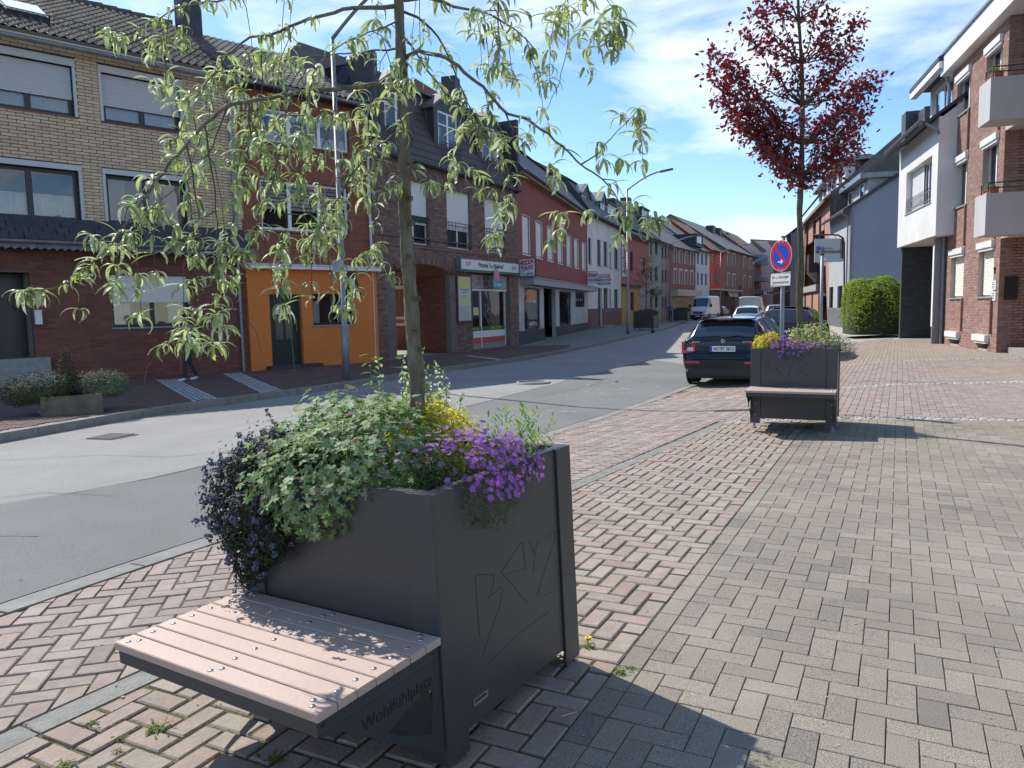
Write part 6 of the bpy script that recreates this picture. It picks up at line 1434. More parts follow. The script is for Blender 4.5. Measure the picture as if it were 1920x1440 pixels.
M_PINKR=mat('salmon_render',(.42,.13,.115),.9,var=(.46,.16,.14),scale=.7); M_YREND=mat('yellow_render',(.50,.33,.11),.9,var=.9,scale=1)
M_GRNR=mat('grey_green_render',(.33,.36,.31),.9,var=.9,scale=1); M_DPINK=mat('dusty_pink_render',(.33,.25,.23),.9,var=.9,scale=1); M_GRYR=mat('grey_render',(.27,.28,.28),.9,var=.85,scale=1)
u6a=0; u6b=F6.px(1217,560)[0]; u7b=F6.px(1239,560)[0]; u8b=F6.L; ve6=F6.px(1190,442)[1]; ve8=F6.px(1240,453)[1]
print('F6',u6b,u7b,u8b,ve6,ve8)
H6=simple_house('salmon pink house with ochre yellow ground floor beside the white house','x' and F6,u6a,u6b,ve6,M_PINKR,[vr(1181,1187,472,509,F=F6),vr(1202,1210,484,513,F=F6),vr(1181,1188,548,582,F=F6)],M_LEADDK,M_TILEF,ground=None)
mb=MB(); rr=vr(1181,1188,548,582,F=F6); vg=F6.px(1190,538)[1]
for a,b,c,d in ((0,rr[0],-.4,vg),(rr[1],u6b*.62,-.4,vg),(rr[0],rr[1],rr[3],vg),(rr[0],rr[1],-.4,rr[2])): mb.fb(F6,a,b,c,d,.003,.05)
obj('ground_floor_front',mb,M_YREND,H6); mb=MB(); mb.fb(F6,0,u6b*.63,vg,vg+.12,.003,.3); obj('ledge',mb,M_LEADDK,H6); mb=MB(); mb.fb(F6,u6b*.63,u6b,-.4,vg-.02,.003,.04); obj('tiled_front',mb,mat('mosaic_front',(.35,.40,.42),.5,var=(.12,.14,.16),scale=30),H6)
def colw(xs,rows,F): return [vr(a,b,c,d,F=F) for (a,b) in xs for (c,d) in rows]
H7=simple_house('narrow grey-green rendered house with dark windows behind the street tree',F6,u6b,u7b,F6.px(1228,449)[1],M_GRNR,colw([(1219,1223),(1228,1233)],[(452,478),(500,526),(556,576)],F6)[:6],M_DFRAME,M_TILEF)
mb=MB(); mb.fb(F6,u6b+.6,u7b-1.2,F6.px(1228,552)[1],F6.px(1228,543)[1],.01,.4); obj('dark_fascia_sign',mb,mat('dark_green_fascia',(.02,.09,.07),.5),H7)
H8=simple_house('dusty pink rendered house with dark windows at the bend of the road',F6,u7b,u8b,ve8,M_DPINK,colw([(1241,1244),(1246.5,1249.5),(1251,1254)],[(462,485),(506,530),(556,577)],F6),M_DFRAME,M_TILEF)
Fg=F6; 
for (x0,x1,y0,y1,lab) in ((1204,1216,395,412,0),): 
    r=vr(x0,x1,y0,y1,F=F6,w=-1.2); dormer(F6,H6,r,.3,-1.2,flat=True,dep=3)
mb=MB(); mb.prism([F6.P(u6b*.30,ve6+.8,-.6),F6.P(u6b*.95,ve6+.8,-.6),F6.P(u6b*.95,ve6+3.2,-1.4),F6.P(u6b*.30,ve6+3.2,-1.4)],-F6.n*4); obj('roof_storey',mb,M_LEADDK,H6)
mb=MB(); mb.fb(F6,u7b+1.2,u7b+2.4,ve8+2.5,ve8+5.0,-4.6,-3.6); obj('chimney',mb,M_LEADDK,H8)
# ================================================================== houses 9-14 closing the view
a9=Vector((17.9,84.5,0)); d9=Vector((math.sin(rad(28)),math.cos(rad(28)),0)); F9=Frame((a9.x,a9.y),(a9.x+d9.x,a9.y+d9.y),z0=.1)
M_B9=mat('red_brick_far',(.30,.12,.085),.85,var=(.26,.10,.075),scale=3); M_B12=mat('brown_brick_far',(.27,.17,.125),.85,var=(.23,.145,.11),scale=3); M_B11=mat('bright_red_render',(.62,.085,.045),.85,var=.93,scale=1)
M_LSUR=mat('pale_surround',(.62,.59,.54),.8)
U=lambda x:F9.px(x,560)[0]; V=lambda x,y:F9.px(x,y)[1]
def rows9(xs,ys,x0): return [(U(a),U(b),V(x0,d),V(x0,c)) for (a,b) in xs for (c,d) in ys]
H9=simple_house('red brick house with pale framed windows above a bakery shop behind the van',F9,0.2,U(1304),V(1283,467),M_B9,rows9([(1263,1267),(1273,1278),(1283.5,1288.5),(1294,1299)],[(472,494),(508,532)],1283),M_PVC,M_TILEF,pitch=36,surround=M_LSUR,depth=11)
mb=MB(); mb.fb(F9,.3,U(1304)-.05,V(1283,556),V(1283,544),.01,.9); mb.fb(F9,.3,2.2,0,V(1283,556),.01,.1); obj('shop_fascia',mb,mat('cream_fascia',(.55,.50,.38),.6),H9)
mb=MB(); mb.fb(F9,2.3,U(1304)-.4,.3,V(1283,557),.02,.06); obj('shop_window',mb,mat('warm_shop_glass',(.22,.17,.09),.2,var=(.05,.05,.05),scale=2),H9)
dormer(F9,H9,(U(1306)-0.2,U(1317)-.6,V(1300,458)+.3,V(1300,440)),.4,.1,dep=5,flat=True,pad=.5)
H10=simple_house('narrow white rendered house with three columns of grey windows',F9,U(1304),U(1330),V(1317,470),M_WREND,rows9([(1307,1310.5),(1314.5,1318),(1322,1325.5)],[(476,496),(512,535),(553,575)],1317),M_LEADDK,M_TILEF,depth=11,sill=None)
H11=simple_house('bright red rendered house with a black shop front',F9,U(1330),U(1357.5),V(1345,471),M_B11,rows9([(1334,1338.5),(1345,1349.5)],[(478,494),(515,532)],1345),M_PVC,M_TILER,depth=11)
mb=MB(); mb.fb(F9,U(1330)+.05,U(1357.5)-.05,0,V(1345,545),.01,.12); obj('shop_front',mb,M_DFRAME,H11); mb=MB(); mb.fb(F9,U(1337),U(1351),.5,V(1345,553),.121,.14); obj('shop_window',mb,MATS['dim_glass'],H11); mb=MB(); mb.fb(F9,U(1342),U(1353),V(1345,533),V(1345,503),.02,.08); obj('blind_panel',mb,mat('mauve_panel',(.25,.12,.13),.7),H11)
mb=MB(); mb.fb(F9,U(1330),U(1380),V(1350,545),V(1350,543),.01,1.0); obj('canopy_edge',mb,M_WREND,H11)
H12=simple_house('long brown brick house with pale framed windows and three roof chimneys',F9,U(1357.5),U(1412),V(1385,473),M_B12,rows9([(1363,1367.5),(1373,1377.5),(1393,1397),(1404,1408)],[(478,500),(516,537)],1380),M_PVC,M_TILEF,surround=M_LSUR,depth=16,pitch=34)
for x in (1330,1343,1358): 
    q=F9.px(x,425,-6); mb=MB(); mb.fb(F9,q[0]-.9,q[0]+.9,V(1370,462),V(1370,462)+4.5 if x<1350 else V(1370,462)+4.2,-6.4,-5.2); obj('chimney',mb,M_LEADDK,H12)
mb=MB(); mb.fb(F9,U(1358.5),U(1377),.0,V(1368,553),.01,.12); obj('shop_front',mb,mat('dim_shop_glass',(.07,.075,.08),.2,var=(.2,.2,.2),scale=1.2),H12)
mb=MB()
for k in range(5): mb.prism([F9.P(U(1359)+(U(1377)-U(1359))*(k+t)/5,V(1368,545)-.9*f,.3+.3*f) for t,f in ((.05,0),(.75,0),(.95,1),(.25,1))],F9.n*.04)
obj('striped_awning',mb,M_WREND,H12)
fb9=blade(F9,U(1385),.3); r=(lambda a,b:(a[0],b[0],b[1],a[1]))(fb9.px(1379,536),fb9.px(1389,558))
t=signbox('banner_sign','dark blue hanging banner sign on the long brown brick house',fb9,r,-.1,0,mat('banner_blue',(.02,.10,.32),.5),M_SDK)
fv=LF(fb9.P((r[0]+r[1])/2,(r[2]+r[3])/2,.001),(0,0,1),-fb9.d,fb9.n); obj('lettering',text_mb('DELTA',.7,fv,0,0,0,.01),M_SIGNW,t)
# balcony building and gable
H13=simple_house('brown brick building with corner balconies and REN shop sign',F9,U(1412)+.3,U(1448),V(1420,482),M_B12,rows9([(1413,1416.5),(1426,1430),(1433,1437)],[(497,507),(515,528),(540,550)],1424),M_PVC,M_TILER,depth=14,name='balcony_building')
for vy in (528,552): mb=MB(); mb.fb(F9,U(1412),U(1423),V(1418,vy),V(1418,vy-8),.01,1.6); obj('balcony',mb,M_GRYR,H13)
mb=MB(); mb.fb(F9,U(1413.5),U(1424),V(1418,497),V(1418,479),.01,1.4); obj('glazed_bay',mb,mat('bay_glass',(.16,.26,.36),.2),H13)
r=(U(1411),U(1427),V(1420,553.5),V(1420,545.5)); t=signbox('shop_sign','white shop sign with blue letters REN at the far end of the street',F9,r,1.62,1.8,M_SIGNW,M_SDK)
obj('lettering',text_mb('REN',(r[3]-r[2])*.85,F9,(r[0]+r[1])/2,(r[2]+r[3])/2,1.8,.02,bold=.02),MATS['banner_blue'],t)
gp=F9.px(1405,470,-8)
H14=thing('gabled_house','tall brown brick house with white gable rising behind the balcony building','house',F9.P(U(1430),0,-14))
mb=MB(); o=F9.P(U(1418),0,-9); e=Vector((1,-.15,0)).normalized(); k=Vector((e.y,-e.x,0)); g0=CAM+ray(1397,480)*((o.y-CAM.y)/ray(1397,480).y)
zt=(CAM+ray(1410,452)*(o.y/ray(1410,452).y)).z; ze=(CAM+ray(1397,471)*(o.y/ray(1397,471).y)).z; x0=(CAM+ray(1395,471)*(o.y/ray(1395,471).y)).x; x1=(CAM+ray(1421,471)*(o.y/ray(1421,471).y)).x
mb.prism([Vector((x0,o.y,0)),Vector((x1,o.y,0)),Vector((x1,o.y,ze)),Vector(((x0+x1)/2,o.y,zt)),Vector((x0,o.y,ze))],Vector((3,.4,0))); obj('gable_wall',mb,mat('pale_gable',(.55,.48,.47),.9),H14)
mb=MB(); xm=(x0+x1)/2
mb.prism([Vector((x0+1.5,o.y+.5,0)),Vector((x1+.2,o.y+.3,0)),Vector((x1+.2,o.y+.3,ze)),Vector((xm,o.y+.1,zt+.2)),Vector((xm,o.y+.1,ze-1))],Vector((14,9,0))); obj('brick_body',mb,M_B12,H14)
mb=MB(); mb.prism([Vector((xm-.2,o.y-.2,zt+.05)),Vector((xm-.2,o.y-.2,zt+.35)),Vector((x1+.8,o.y-.3,ze+.1)),Vector((x1+.8,o.y-.3,ze-.2))][::-1],Vector((14,9,0))); obj('roof',mb,M_TILER,H14)
H15=thing('brick_building','brown brick building with low awning at the far right end of the street','house',(56,150,0))
mb=MB(); fe=Frame((52,147),(75,150),z0=0,side=1); wall(fe,0,22,-.4,8.2,[(2+3*i,3.3+3*i,v,v+1.6) for i in range(6) for v in(3.2,5.9)],M_B12,H15); body(fe,0,22,8.2,10,M_B12,H15); roof(fe,0,22,8.2,35,10,M_TILEF,H15)
for i in range(6):
    for v in (3.2,5.9): window(H15,fe,(2+3*i,3.3+3*i,v,v+1.6),split=(),lite=True)
# ================================================================== right side, near brick block with balconies
FR1=Frame((15.01,25.85),(13.59,20.82),z0=0.)
M_BALC=mat('pale_concrete',(.50,.50,.49),.85,var=(.44,.44,.43),scale=1.3,stretch=(1,1,.25),bump=.25,bscale=60)
M_DGBR=mat('dark_grey_brick',(.06,.062,.068),.8,ramp=[(.06,.062,.068),(.05,.052,.058),(.075,.077,.083)],rand=.1,bump=.3,bscale=30)
M_LGBR=mat('light_grey_brick',(.22,.22,.22),.8,ramp=[(.24,.24,.24),(.20,.20,.205),(.27,.27,.27)],rand=.1)
K1=thing('apartment_block','near brown-red brick apartment block with pale concrete balconies at the right edge','house',FR1.P(2,0,-4))
uc=FR1.px(1872,560)[0]; u0r=FR1.px(1771,600)[0]; vtop=FR1.px(1777,133,.25)[1]
A0=vr(1783,1807,476,558,F=FR1); A1=vr(1791,1814,301,386,F=FR1); A2=vr(1801,1822,140,207,F=FR1)
B0_=vr(1835,1863,468,558,F=FR1); wa_=A0[1]-A0[0]; wb_=B0_[1]-B0_[0]
hA0=(A0[0],A0[1],A0[2],A0[3]); hA1=(A0[0],A0[1],A1[2],A1[3]); hA2=(A0[0],A0[1],A2[2],A2[3]); hB0=(B0_[0],B0_[1],A0[2],A0[3]); hB1=(B0_[0],B0_[1],A1[2],A1[3]); hB2=(B0_[0],B0_[1],A2[2],A2[3])
bs=[(A0[0]+.15,A0[1]-.25,.05,.28),(B0_[0]+.2,B0_[1]-.25,.05,.28)]
print('R1',uc,u0r,vtop,A0,A1,A2,B0_)
holes=[hA0,hA1,hA2,hB0,hB1,hB2]
wall(FR1,u0r,uc,-.4,vtop,holes+bs,M_MORTL,K1,th=.3)
bricks(FR1,u0r,uc,0,vtop,holes+bs,M_R1BR,K1,bl=.25,bh=.083,jt=.013,proud=.007,nmax=300)
FR1s=Frame((0,0),(1,0)); FR1s.o=FR1.P(uc,0,0); FR1s.d=-FR1.n.copy(); FR1s.n=FR1.d.copy(); FR1s.L=4
mb=MB(); mb.fb(FR1s,.001,3.2,-.4,vtop,-.25,0); obj('return_wall',mb,M_MORTD,K1)
bricks(FR1s,0.01,3.2,0,vtop,[],M_R1BR,K1,bl=.25,bh=.083,jt=.013,proud=.007,nmax=60)
mb=MB(); mb.fb(FR1,uc,uc+9,-.4,vtop,-3.5,-3.2); mb.fb(FR1,u0r,u0r+.25,-.4,vtop,-11,-.31); mb.fb(FR1,u0r,uc+9,-.4,vtop,-11.2,-11); mb.fb(FR1,uc+9,uc+9.3,-.4,vtop,-11.2,-.0); mb.fb(FR1,uc+6,uc+9,-.4,vtop,-3.2,-.0); obj('other_walls',mb,M_R1BR,K1)
for r,sh in ((hA0,1),(hA1,0),(hA2,0),(hB0,1),(hB1,0),(hB2,0)):
    window(K1,FR1,r,w=-.16,split=(.5,),fr=.06,shut=.97 if sh else 0,sm=mat('cream_shutter',(.78,.76,.68),.5),sill=.05,sillm=M_STONE,curt=None if sh else (0,1,'side'))
    mb=MB(); mb.fb(FR1,r[0]-.02,r[1]+.03,r[3]-.02,r[3]+.16,.008,.10); mb.fb(FR1,r[0]+.04,r[1]-.0,r[3]-.10,r[3]-.022,-.05,.06); obj('shutter_box',mb,M_WHITE,K1)
for b in bs:
    mb=MB(); mb.fb(FR1,b[0]-.2,b[1]+.12,.29,.47,.008,.13); mb.fb(FR1,b[0]-.1,b[1]+.10,.22,.288,.008,.09); obj('basement_shutter_box',mb,M_WHITE,K1)
    mb=MB(); mb.fb(FR1,b[0],b[1],b[2],b[3],-.3,-.25); obj('basement_window',mb,M_BLACK,K1)
# raised brick strips in place of recessed slots beside the windows
mb=MB()
for r in (hA0,hB0):
    mb.fb(FR1,r[1]+.001,r[1]+.05,0.5,A0[2]-.06,.008,.07); mb.fb(FR1,r[1]+.001,r[1]+.05,A0[3]+.2,A1[2]-.06,.008,.07); mb.fb(FR1,r[1]+.001,r[1]+.05,A1[3]+.2,A2[2]-.06,.008,.07)
obj('brick_pilaster_edge',mb,M_R1BR,K1)
mb=MB(); mb.fb(FR1,u0r-.35,uc+9,vtop,vtop+.62,-11.3,.30); obj('roof_fascia',mb,M_WHITE,K1); mb=MB(); mb.fb(FR1,u0r-.40,uc+9.05,vtop+.622,vtop+.70,-11.35,.36); obj('roof_edge',mb,M_ZINC,K1)
wf=.85; un=FR1.px(1848,400,wf)[0]; uf=FR1.px(1827,405,wf)[0]; vb1,vt1=FR1.px(1848,440,wf)[1],FR1.px(1848,363,wf)[1]; un2=un; vb2,vt2=FR1.px(1860,222,wf)[1],FR1.px(1860,127,wf)[1]
print('balc',un,uf,vb1,vt1,vb2,vt2)
for vb_,vt_ in ((vb1,vt1),(vb2,vb2+(vt1-vb1)),(vb2+(vb2-vb1),vb2*2-vb1+(vt1-vb1))):
    if vb_>vtop-1.2: continue
    bl=MB(); t_=.12; u1_=un; u0_=uf; sb_=.28
    # parapets: street face, near face, floor
    bl.fb(FR1,u0_,u1_,vb_,vt_,wf-t_,wf); bl.fb(FR1,u1_-t_,u1_,vb_,vt_,-2.9,wf-t_-.001); bl.fb(FR1,u0_,u0_+t_,vb_,vt_,.01,wf-t_-.001)
    bc=obj('balcony',bl,M_BALC,K1); fl=MB(); fl.fb(FR1,u0_+t_+.001,u1_-t_-.001,vb_,vb_+.16,.009,wf-t_-.001); 
    if u1_-t_>uc: fl.fb(FR1,uc+.009,u1_-t_-.001,vb_+.001,vb_+.159,-2.9,.008)
    obj('balcony_floor',fl,M_BALC,bc)
    rl=MB()
    for h in (.14,.27): rl.tube([FR1.P(u0_+.3,vt_+h,wf-.06),FR1.P(u1_-.06,vt_+h,wf-.06),FR1.P(u1_-.06,vt_+h,-2.8)],.018,5)
    for p in ((u0_+.3,wf-.06),(u1_-.06,wf-.06),(u1_-.06,wf-1.2),(u1_-.06,-1.5)): rl.tube([FR1.P(p[0],vt_,p[1]),FR1.P(p[0],vt_+.27,p[1])],.016,5)
    obj('balcony_rail',rl,MATS['dark_steel'],bc)
    mb=MB(); mb.tube([FR1.P(u1_,vb_+.5,-.2),FR1.P(u1_+.16,vb_+.47,-.2)],.035,8); obj('drain_spout',mb,M_ZINC,bc)
    tb_=thing('flower_box','terracotta flower box with pink flowers on the %s balcony parapet of the brick block'%('lower' if vb_==vb1 else 'upper'),'flower box',FR1.P(u1_-.5,vt_,wf-.2),'balcony flower boxes')
    mb=MB(); mb.prism([FR1.P(u1_-.75,vt_+.002,wf-.30),FR1.P(u1_-.08,vt_+.002,wf-.30),FR1.P(u1_-.04,vt_+.17,wf-.30),FR1.P(u1_-.79,vt_+.17,wf-.30)],FR1.n*.2); obj('box',mb,mat('terracotta',(.32,.12,.07),.8),tb_)
    Ms=[orient(FR1.P(u1_-random.uniform(.05,.8),vt_+.2+abs(random.gauss(0,.08)),wf-.2+random.gauss(0,.07)),rdir()+Vector((0,0,1)),scale=1.6) for _ in range(90 if vb_!=vb1 else 22)]
    pieces('leaf','foliage',lance(.04,.02,.5,2),Ms,tb_,M_FRESH,0)
    if vb_!=vb1: pieces('flower','flowers',petals(.04),[orient(M.translation+Vector((0,0,.04)),rdir()+Vector((0,0,1))) for M in Ms[:16]],tb_,mat('geranium_pink',(.60,.10,.22),.6),16)
# drain, name plates, bell, lamp, entrance ledge
downpipe(FR1,u0r-.02,0,vtop-.1,.10,parent=K1,m=M_GALV,r=.055,top=.10)
pr=vr(1861,1869,526,564,F=FR1); t=thing('name_plates','two white practice name plates under the house number on the brick corner','sign',FR1.P(uc-.3,pr[2],.02))
vm=(pr[2]+pr[3])/2
for a,b in ((pr[2],vm-.02),(vm+.02,pr[3])):
    mb=MB(); mb.fb(FR1,pr[0],pr[1],a,b,.012,.03); p_=obj('plate',mb,M_SIGNW,t); mb=MB()
    for k in range(4): mb.fb(FR1,pr[0]+.06,pr[1]-.08-.03*(k%2),a+(b-a)*(.2+.18*k),a+(b-a)*(.26+.18*k),.0301,.032)
    obj('plate_print',mb,M_INK,p_)
obj('house_number',text_mb('9',.26,FR1,(pr[0]+pr[1])/2,pr[3]+.28,.015,.02),M_BLACK,K1)
q=FR1s.px(1895,540); mb=MB(); mb.fb(FR1s,q[0]-.16,q[0]+.16,q[1]-.32,q[1]+.32,.01,.05); tag(obj('intercom',mb,M_BLACK),'black intercom panel on the shaded entrance wall of the brick block','intercom')
mb=MB(); mb.fb(FR1s,.25,3.5,-.1,.16,.02,1.9); tag(obj('entrance_step',mb,M_STONE),'low grey stone entrance step beside the brick corner','step')
# ================================================================== white oversailing house
K2=thing('rendered_house','white rendered house oversailing a dark recessed ground floor next to the brick block','house',FR1.P(-4,0,-4))
wb=.55; ub1=FR1.px(1757,350,wb)[0]; ub0=FR1.px(1684,400,wb)[0]; vbt=FR1.px(1757,440,wb)[1]; vtp=FR1.px(1757,222,wb)[1]
rW=vr(1699,1746,315,396,F=FR1,w=wb); rW=(rW[0],rW[1],FR1.px(1746,378,wb)[1],FR1.px(1746,292,wb)[1]); print('R2',ub0,ub1,vbt,vtp,rW)
wall(FR1,ub0,ub1,vbt,vtp,[rW],M_WREND,K2,w=wb,th=.35)
mb=MB(); mb.fb(FR1,ub1-.25,ub1,vbt,vtp,-8,wb-.352); mb.fb(FR1,ub0,ub0+.25,vbt,vtp,-8,wb-.352); mb.fb(FR1,ub0+.25,ub1-.25,vbt,vbt+.2,-8,wb-.352); mb.fb(FR1,ub0,ub1,-.4,vtp,-8.2,-8.001); obj('side_walls',mb,M_WREND,K2)
wn=window(K2,FR1,rW,w=wb-.25,split=(.25,.5,.62,.75,.87),fr=.06,sill=wb+.03,sillm=M_STONE)
mb=shutter_mb(FR1,rW[0]+.05,rW[0]+(rW[1]-rW[0])*.5,rW[2]+.1,rW[3],wb-.21); obj('roller_shutter',mb,M_SHUTW,wn)
mb=MB(); a,b=rW[0]+.05,rW[1]-.05
for v in (rW[2]+.12,rW[2]+.42): mb.tube([FR1.P(a,v,wb-.04),FR1.P(b,v,wb-.04)],.014,5)
for k in range(22): x=a+(b-a)*k/21; mb.tube([FR1.P(x,rW[2]+.05,wb-.04),FR1.P(x,rW[2]+.55,wb-.04)],.011,4)
obj('window_rail',mb,M_GALV,K2)
# ground floor
mb=MB(); mb.fb(FR1,ub0+.001,ub0+.24,-.4,vbt-.001,-8,-1.5); obj('dark_side_wall',mb,M_DGBR,K2)
Fds=Frame((0,0),(1,0)); Fds.o=FR1.P(ub0+.22,0,.40); Fds.d=-FR1.n.copy(); Fds.n=FR1.d.copy(); Fds.L=3
bricks(Fds,0,1.9,0,vbt-.02,[],M_DGBR,K2,bl=.24,bh=.078,jt=.012,nmax=40)
up_=FR1.px(1745,560,.4)[0]
mb=MB(); mb.fb(FR1,ub0+.3,up_,-.4,vbt,-1.75,-1.5); obj('recessed_wall',mb,M_DGBR,K2)
fb_=FR1.shift(0,0,-1.5); bricks(fb_,ub0+.3,up_-.9,0,vbt-.02,[],M_DGBR,K2,bl=.24,bh=.078,jt=.012,nmax=0)
mb=MB(); mb.fb(FR1,up_-.85,up_-.02,0,vbt-.3,-1.498,-1.44); obj('door',mb,M_DFRAME,K2)
mb=MB(); mb.fb(FR1,ub0,ub0+.22,-.4,vbt-.002,-1.5,.40); obj('pillar',mb,M_DGBR,K2); mb=MB(); mb.fb(FR1,up_,u0r-.12,-.4,vbt-.002,-1.5,.35); pl_=obj('pillar',mb,M_LGBR,K2)
fp=FR1.shift(0,0,.35); bricks(fp,up_,u0r-.12,0,vbt-.01,[((up_+u0r)/2-.2,(up_+u0r)/2+.02,.6,vbt-.3)],M_LGBR,K2,bl=.22,bh=.06,jt=.010,nmax=60)
mb=MB(); mb.fb(FR1,(up_+u0r)/2-.18,(up_+u0r)/2,.6,vbt-.3,.352,.362); obj('narrow_window',mb,M_CURT,pl_)
r_,hr=roof(FR1,ub0,ub1,vtp+.05,36,8.4,M_LEADDK,K2,over=.45,gm=M_WREND,wf=wb)
gutter(FR1,ub0-.05,ub1+.02,vtp-.05,wb+.52,parent=K2); mb=MB(); mb.tube([FR1.P(ub1-.1,vtp-.1,wb+.5),FR1.P(ub1+.15,vtp-.45,wb+.1),FR1.P(u0r-.05,vtp-.9,.12)],.05,8); obj('rain_pipe',mb,M_GALV,K2)
q0=FR1.px(1746,180,-.2)[0]; vd0,vd1=FR1.px(1760,212,-.2)[1],FR1.px(1760,165,-.2)[1]
rD=(q0+.2,u0r-.3,vd0,vd1); 
dm=plate('dormer',FR1,R4(q0-.1,u0r-.02,vd0-1.0,vd1+.3),[R4(*rD)],-.4,.2,M_WREND,K2); window(K2,FR1,rD,w=-.3,split=(.4,),fr=.07,dark=False)
mb=MB(); mb.prism([FR1.P(q0-.5,vd1+.25,.45),FR1.P(q0-.5,vd1+.4,.45),FR1.P(q0-.5,vd1+1.9,-3.5),FR1.P(q0-.5,vd1+.2,-3.5)],FR1.d*(u0r-q0+.45)); obj('dormer_roof',mb,M_LEADDK,dm); mb=MB(); mb.fb(FR1,q0-.5,u0r-.05,vd1+.02,vd1+.24,.2,.43); obj('dormer_fascia',mb,M_WHITE,dm)
q=FR1.px(1708,240,-3.0); mb=MB(); mb.fb(FR1,q[0]-.5,q[0]+.55,vtp+1,FR1.px(1708,213,-3.0)[1],-3.5,-2.6); c_=obj('chimney',mb,M_LEADDK,K2); mb=MB(); mb.fb(FR1,q[0]-.9,q[0]-.51,vtp+1,FR1.px(1708,222,-3.0)[1],-3.4,-2.7); mb.fb(FR1,q[0]+.6,q[0]+2.2,vtp+1,FR1.px(1708,219,-3.0)[1],-3.9,-3.2); obj('chimney_flue',mb,M_LEADDK,c_)
# ================================================================== blue-grey gabled house
FR3=Frame((21.76,51.38),(20.18,44.76),z0=0.); LB=FR3.L
M_SHADEG=mat('shaded_grey_render',(.30,.33,.40),.9,var=(.275,.305,.37),scale=.6,bump=.2,bscale=80,spec=.2); M_SUNG=mat('sunlit_grey_render',(.44,.45,.46),.9,var=.92,scale=.8,spec=.2)  # gable bluer, street front lighter: shade and sun put into the render colours
K3=thing('rendered_house','blue-grey gabled house with sunlit pale street front beyond the hedge','house',FR3.P(LB/2,0,-4))
ve=FR3.px(1585,396)[1]; w3_=[vr(1554.5,1562,538,579,F=FR3),vr(1570,1579.5,536,579,F=FR3),vr(1575,1582.6,447,486,F=FR3),vr(1556,1562,452,488,F=FR3)]
wall(FR3,0,LB,-.4,ve,w3_,M_SUNG,K3); 
for r in w3_: window(K3,FR3,r,w=-.12,fm=M_DFRAME,split=(),fr=.07,sill=.06,lite=True,curt=(0,1,'side'))
mb=MB(); mb.fb(FR3,0,LB,-.4,1.2,.003,.04); obj('plinth',mb,mat('slate_plinth',(.13,.135,.15),.8),K3)
FG=Frame((0,0),(1,0)); FG.o=FR3.P(LB,0,0); FG.d=-FR3.n.copy(); FG.n=FR3.d.copy(); FG.L=12
g1=FG.px(1684,331); sl=(g1[1]-ve)/g1[0]; wr_=min(max(g1[0]+.5,5.5),9); hr3=ve+sl*wr_; print('R3',LB,ve,g1,sl,hr3,wr_)
plate('gable_wall',FG,[(0.001,-.4),(2*wr_,-.4),(2*wr_,ve),(wr_,hr3),(0.001,ve)],[],-.25,.25,M_SHADEG,K3)
mb=MB(); mb.fb(FG,.001,2*wr_,-.4,.95,.003,.03); obj('dark_plinth',mb,M_LEADDK,K3)
mb=MB()
for s,(a,b,c,d) in enumerate((((-.45),ve-sl*.45,wr_,hr3),((2*wr_+.45),ve-sl*.45,wr_,hr3))): mb.prism([FG.P(a,b,.12),FG.P(a,b+.22,.12),FG.P(c,d+.24,.12),FG.P(c,d,.12)],-FG.n*(LB+.2))
obj('slate_roof',mb,M_LEADDK,K3); mb=MB(); mb.fb(FR3,0,.25,-.4,ve,-2*wr_,-.25); mb.fb(FR3,0,LB,-.4,ve,-2*wr_,-2*wr_+.2); obj('rear_walls',mb,M_SHADEG,K3)
gutter(FR3,0,LB+.1,ve-.22,.52,parent=K3); downpipe(FR3,LB-.25,0,ve-.25,.10,parent=K3,top=.45,m=M_GALV)
mb=MB(); q=FR3.px(1600,360,-1.0); mb.fb(FR3,.6,LB-.4,ve+.3,ve+1.7,-3.2,-1.0); dmr=obj('dormer',mb,M_SUNG,K3); mb=MB(); mb.fb(FR3,.2,LB-.1,ve+1.702,ve+2.0,-3.4,-.5); obj('dormer_roof',mb,M_ZINC,dmr); window(K3,FR3,(1.0,2.2,ve+.5,ve+1.6),w=-.94,split=(),dark=False,lite=True); window(K3,FR3,(LB-2.4,LB-1.2,ve+.5,ve+1.6),w=-.94,split=(),dark=False,lite=True)
# ================================================================== salmon brick house with unrendered gable
FR4=Frame((26.9,69.),(21.76,51.38),z0=0.); LS=FR4.L; M_SALM=mat('salmon_brick',(.42,.225,.165),.85,var=(.38,.20,.15),scale=3,bump=.3,bscale=40); M_BLOCK=mat('weathered_block',(.17,.165,.14),.9,var=(.23,.22,.19),scale=1.6,bump=.4,bscale=20)
K4=thing('brick_house','salmon brick house with oriel windows and grey unrendered gable behind the plum tree','house',FR4.P(LS/2,0,-4))
ve=FR4.px(1549,366)[1]
W4=[vr(a,b,c,d,F=FR4) for a,b,c,d in ((1506,1511.5,430,461),(1516,1524,421,455),(1530,1535.5,414,440),(1540,1545,404,432),(1514,1519,483,512),(1521,1525,481,509),(1538,1544,470,500))]
SW4=[vr(a,b,549,597,F=FR4) for a,b in ((1503,1508,),(1511,1521),(1524,1534))]
wall(FR4,0,LS,-.4,ve,W4+SW4,M_SALM,K4); print('R4',LS,ve)
for r in W4: window(K4,FR4,r,w=-.1,fm=M_BRF,split=(.5,),fr=.08,lite=True,curt=(0,1,'side'))
for r in SW4: window(K4,FR4,r,w=-.1,fm=M_DFRAME,split=(),fr=.08,lite=True,name='shop_window')
vo0,vo1=FR4.px(1530,512)[1],FR4.px(1530,478)[1]
